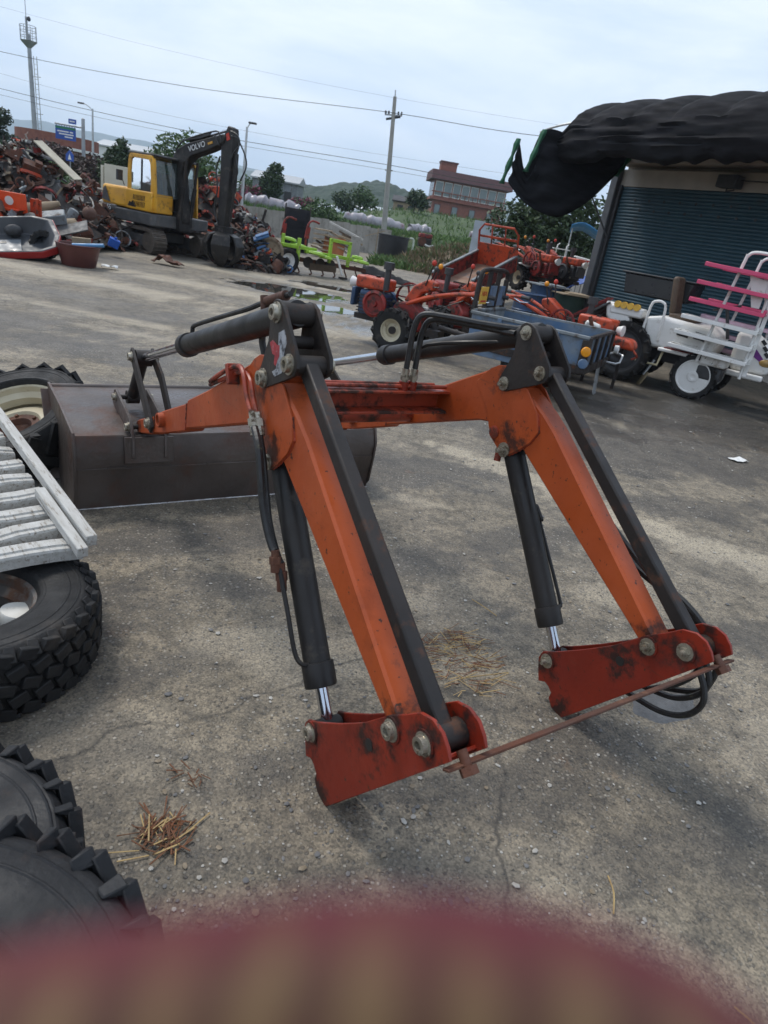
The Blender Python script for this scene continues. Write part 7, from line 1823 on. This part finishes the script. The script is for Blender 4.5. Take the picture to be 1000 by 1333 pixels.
wire('upper power line running to the utility pole top across the sky', [(-52, 59.5, 10.2), (-33.05, 55, 8.63), (-18, 51, 8.0), (-4.1, 48, 8.15), (4.0, 44, 7.7), (16, 38, 7.6)])
wire('lower power line fixed halfway up the utility pole', [(-52, 59.5, 8.0), (-33.2, 55, 6.30), (-18, 51, 5.4), (-3.65, 48, 5.25), (4.0, 44, 4.9), (16, 38, 5.0)])
wire('thin phone cable hung just below the lower power line', [(-52, 59.5, 7.5), (-33.2, 55, 5.9), (-18, 51, 5.1), (-3.65, 48, 4.95), (4.0, 44, 4.7), (16, 38, 4.8)], .010)
wire('faint cable between the upper and the lower power line', [(-52, 66, 9.8), (-33.1, 62, 7.6), (-16, 59, 6.7), (3.0, 56, 6.6), (16, 52, 6.9)], .007)
wire('faint high cable above the upper power line', [(-52, 75, 15.5), (-30, 72, 13.4), (-10, 70, 12.4), (10, 68, 12.2), (26, 66, 12.6)], .007)
# ------------------------------------------------------------------ hills and haze
def ridge(name, x0, x1, y, depth, prof, m, nx, ny, bump, seed):
    mb = MB(); pts = []
    for j in range(ny + 1):
        v = j / ny
        for i in range(nx + 1):
            x = x0 + (x1 - x0) * i / nx
            for a, b in zip(prof[:-1], prof[1:]):
                if a[0] <= x <= b[0]: h = a[1] + (b[1] - a[1]) * sstep((x - a[0]) / (b[0] - a[0])); break
            else: h = 0
            e = math.sin(math.pi * .5 * min(1, v * 1.6)) if v < .63 else math.cos((v - .63) / .37 * math.pi / 2)
            q = mnoise.noise(V((x / bump[0], v * depth / bump[0], seed))) * bump[1] + abs(mnoise.noise(V((x / bump[2], v * depth / bump[2], seed + 5)))) * bump[3]
            pts.append((x, y + v * depth, -4 + (h + 4) * e + q * e))
    mb.sheet(pts, nx + 1); return mb.build(name, m, smooth_deg=0 if bump[3] > 1 else 60, kind='structure')
m_forest = mat('forest_canopy', (.012, .028, .012), (.024, .044, .018), .22, .95, bump=1, bscale=.6, detail=4)
m_farhill = mat('far_forest', (.030, .050, .022), (.040, .060, .028), .02, .95)
ridge('forest_hill', -150, 120, 290, 120, [(-150, 6), (-90, 10), (-62, 13.5), (-44, 18), (-28, 20.5), (-8, 18.5), (10, 13), (40, 10), (120, 7)], m_forest, 300, 40, (22, 1.6, 5, 2.2), 3)
ridge('distant_hills', -1500, 1200, 1250, 450, [(-1500, 30), (-900, 42), (-620, 62), (-420, 66), (-305, 56), (-200, 38), (-60, 30), (0, 70), (70, 92), (200, 80), (1200, 40)], m_farhill, 160, 16, (90, 8, 40, .9), 7)
ridge('distant_mountains', -2600, 2000, 2450, 600, [(-2600, 70), (-1500, 150), (-985, 150), (-700, 120), (-500, 96), (-200, 100), (200, 150), (900, 120), (2000, 90)], m_farhill, 160, 12, (160, 16, 70, .9), 9)
mb = MB(); mb.box((0, 1550, 98), (6000, 3350, 206))
hz = mb.build('haze', None or mat('haze', (1, 1, 1)), smooth_deg=0); tag(hz, 'pale blue summer haze filling the air', 'haze', kind='stuff')
nt = hz.data.materials[0].node_tree; nt.nodes.clear()
ho = N(nt, 'ShaderNodeOutputMaterial'); pv = N(nt, 'ShaderNodeVolumePrincipled')
pv.inputs['Color'].default_value = (.72, .84, 1.0, 1); pv.inputs['Density'].default_value = .00034; pv.inputs['Anisotropy'].default_value = .0
nt.links.new(pv.outputs[0], ho.inputs['Volume'])
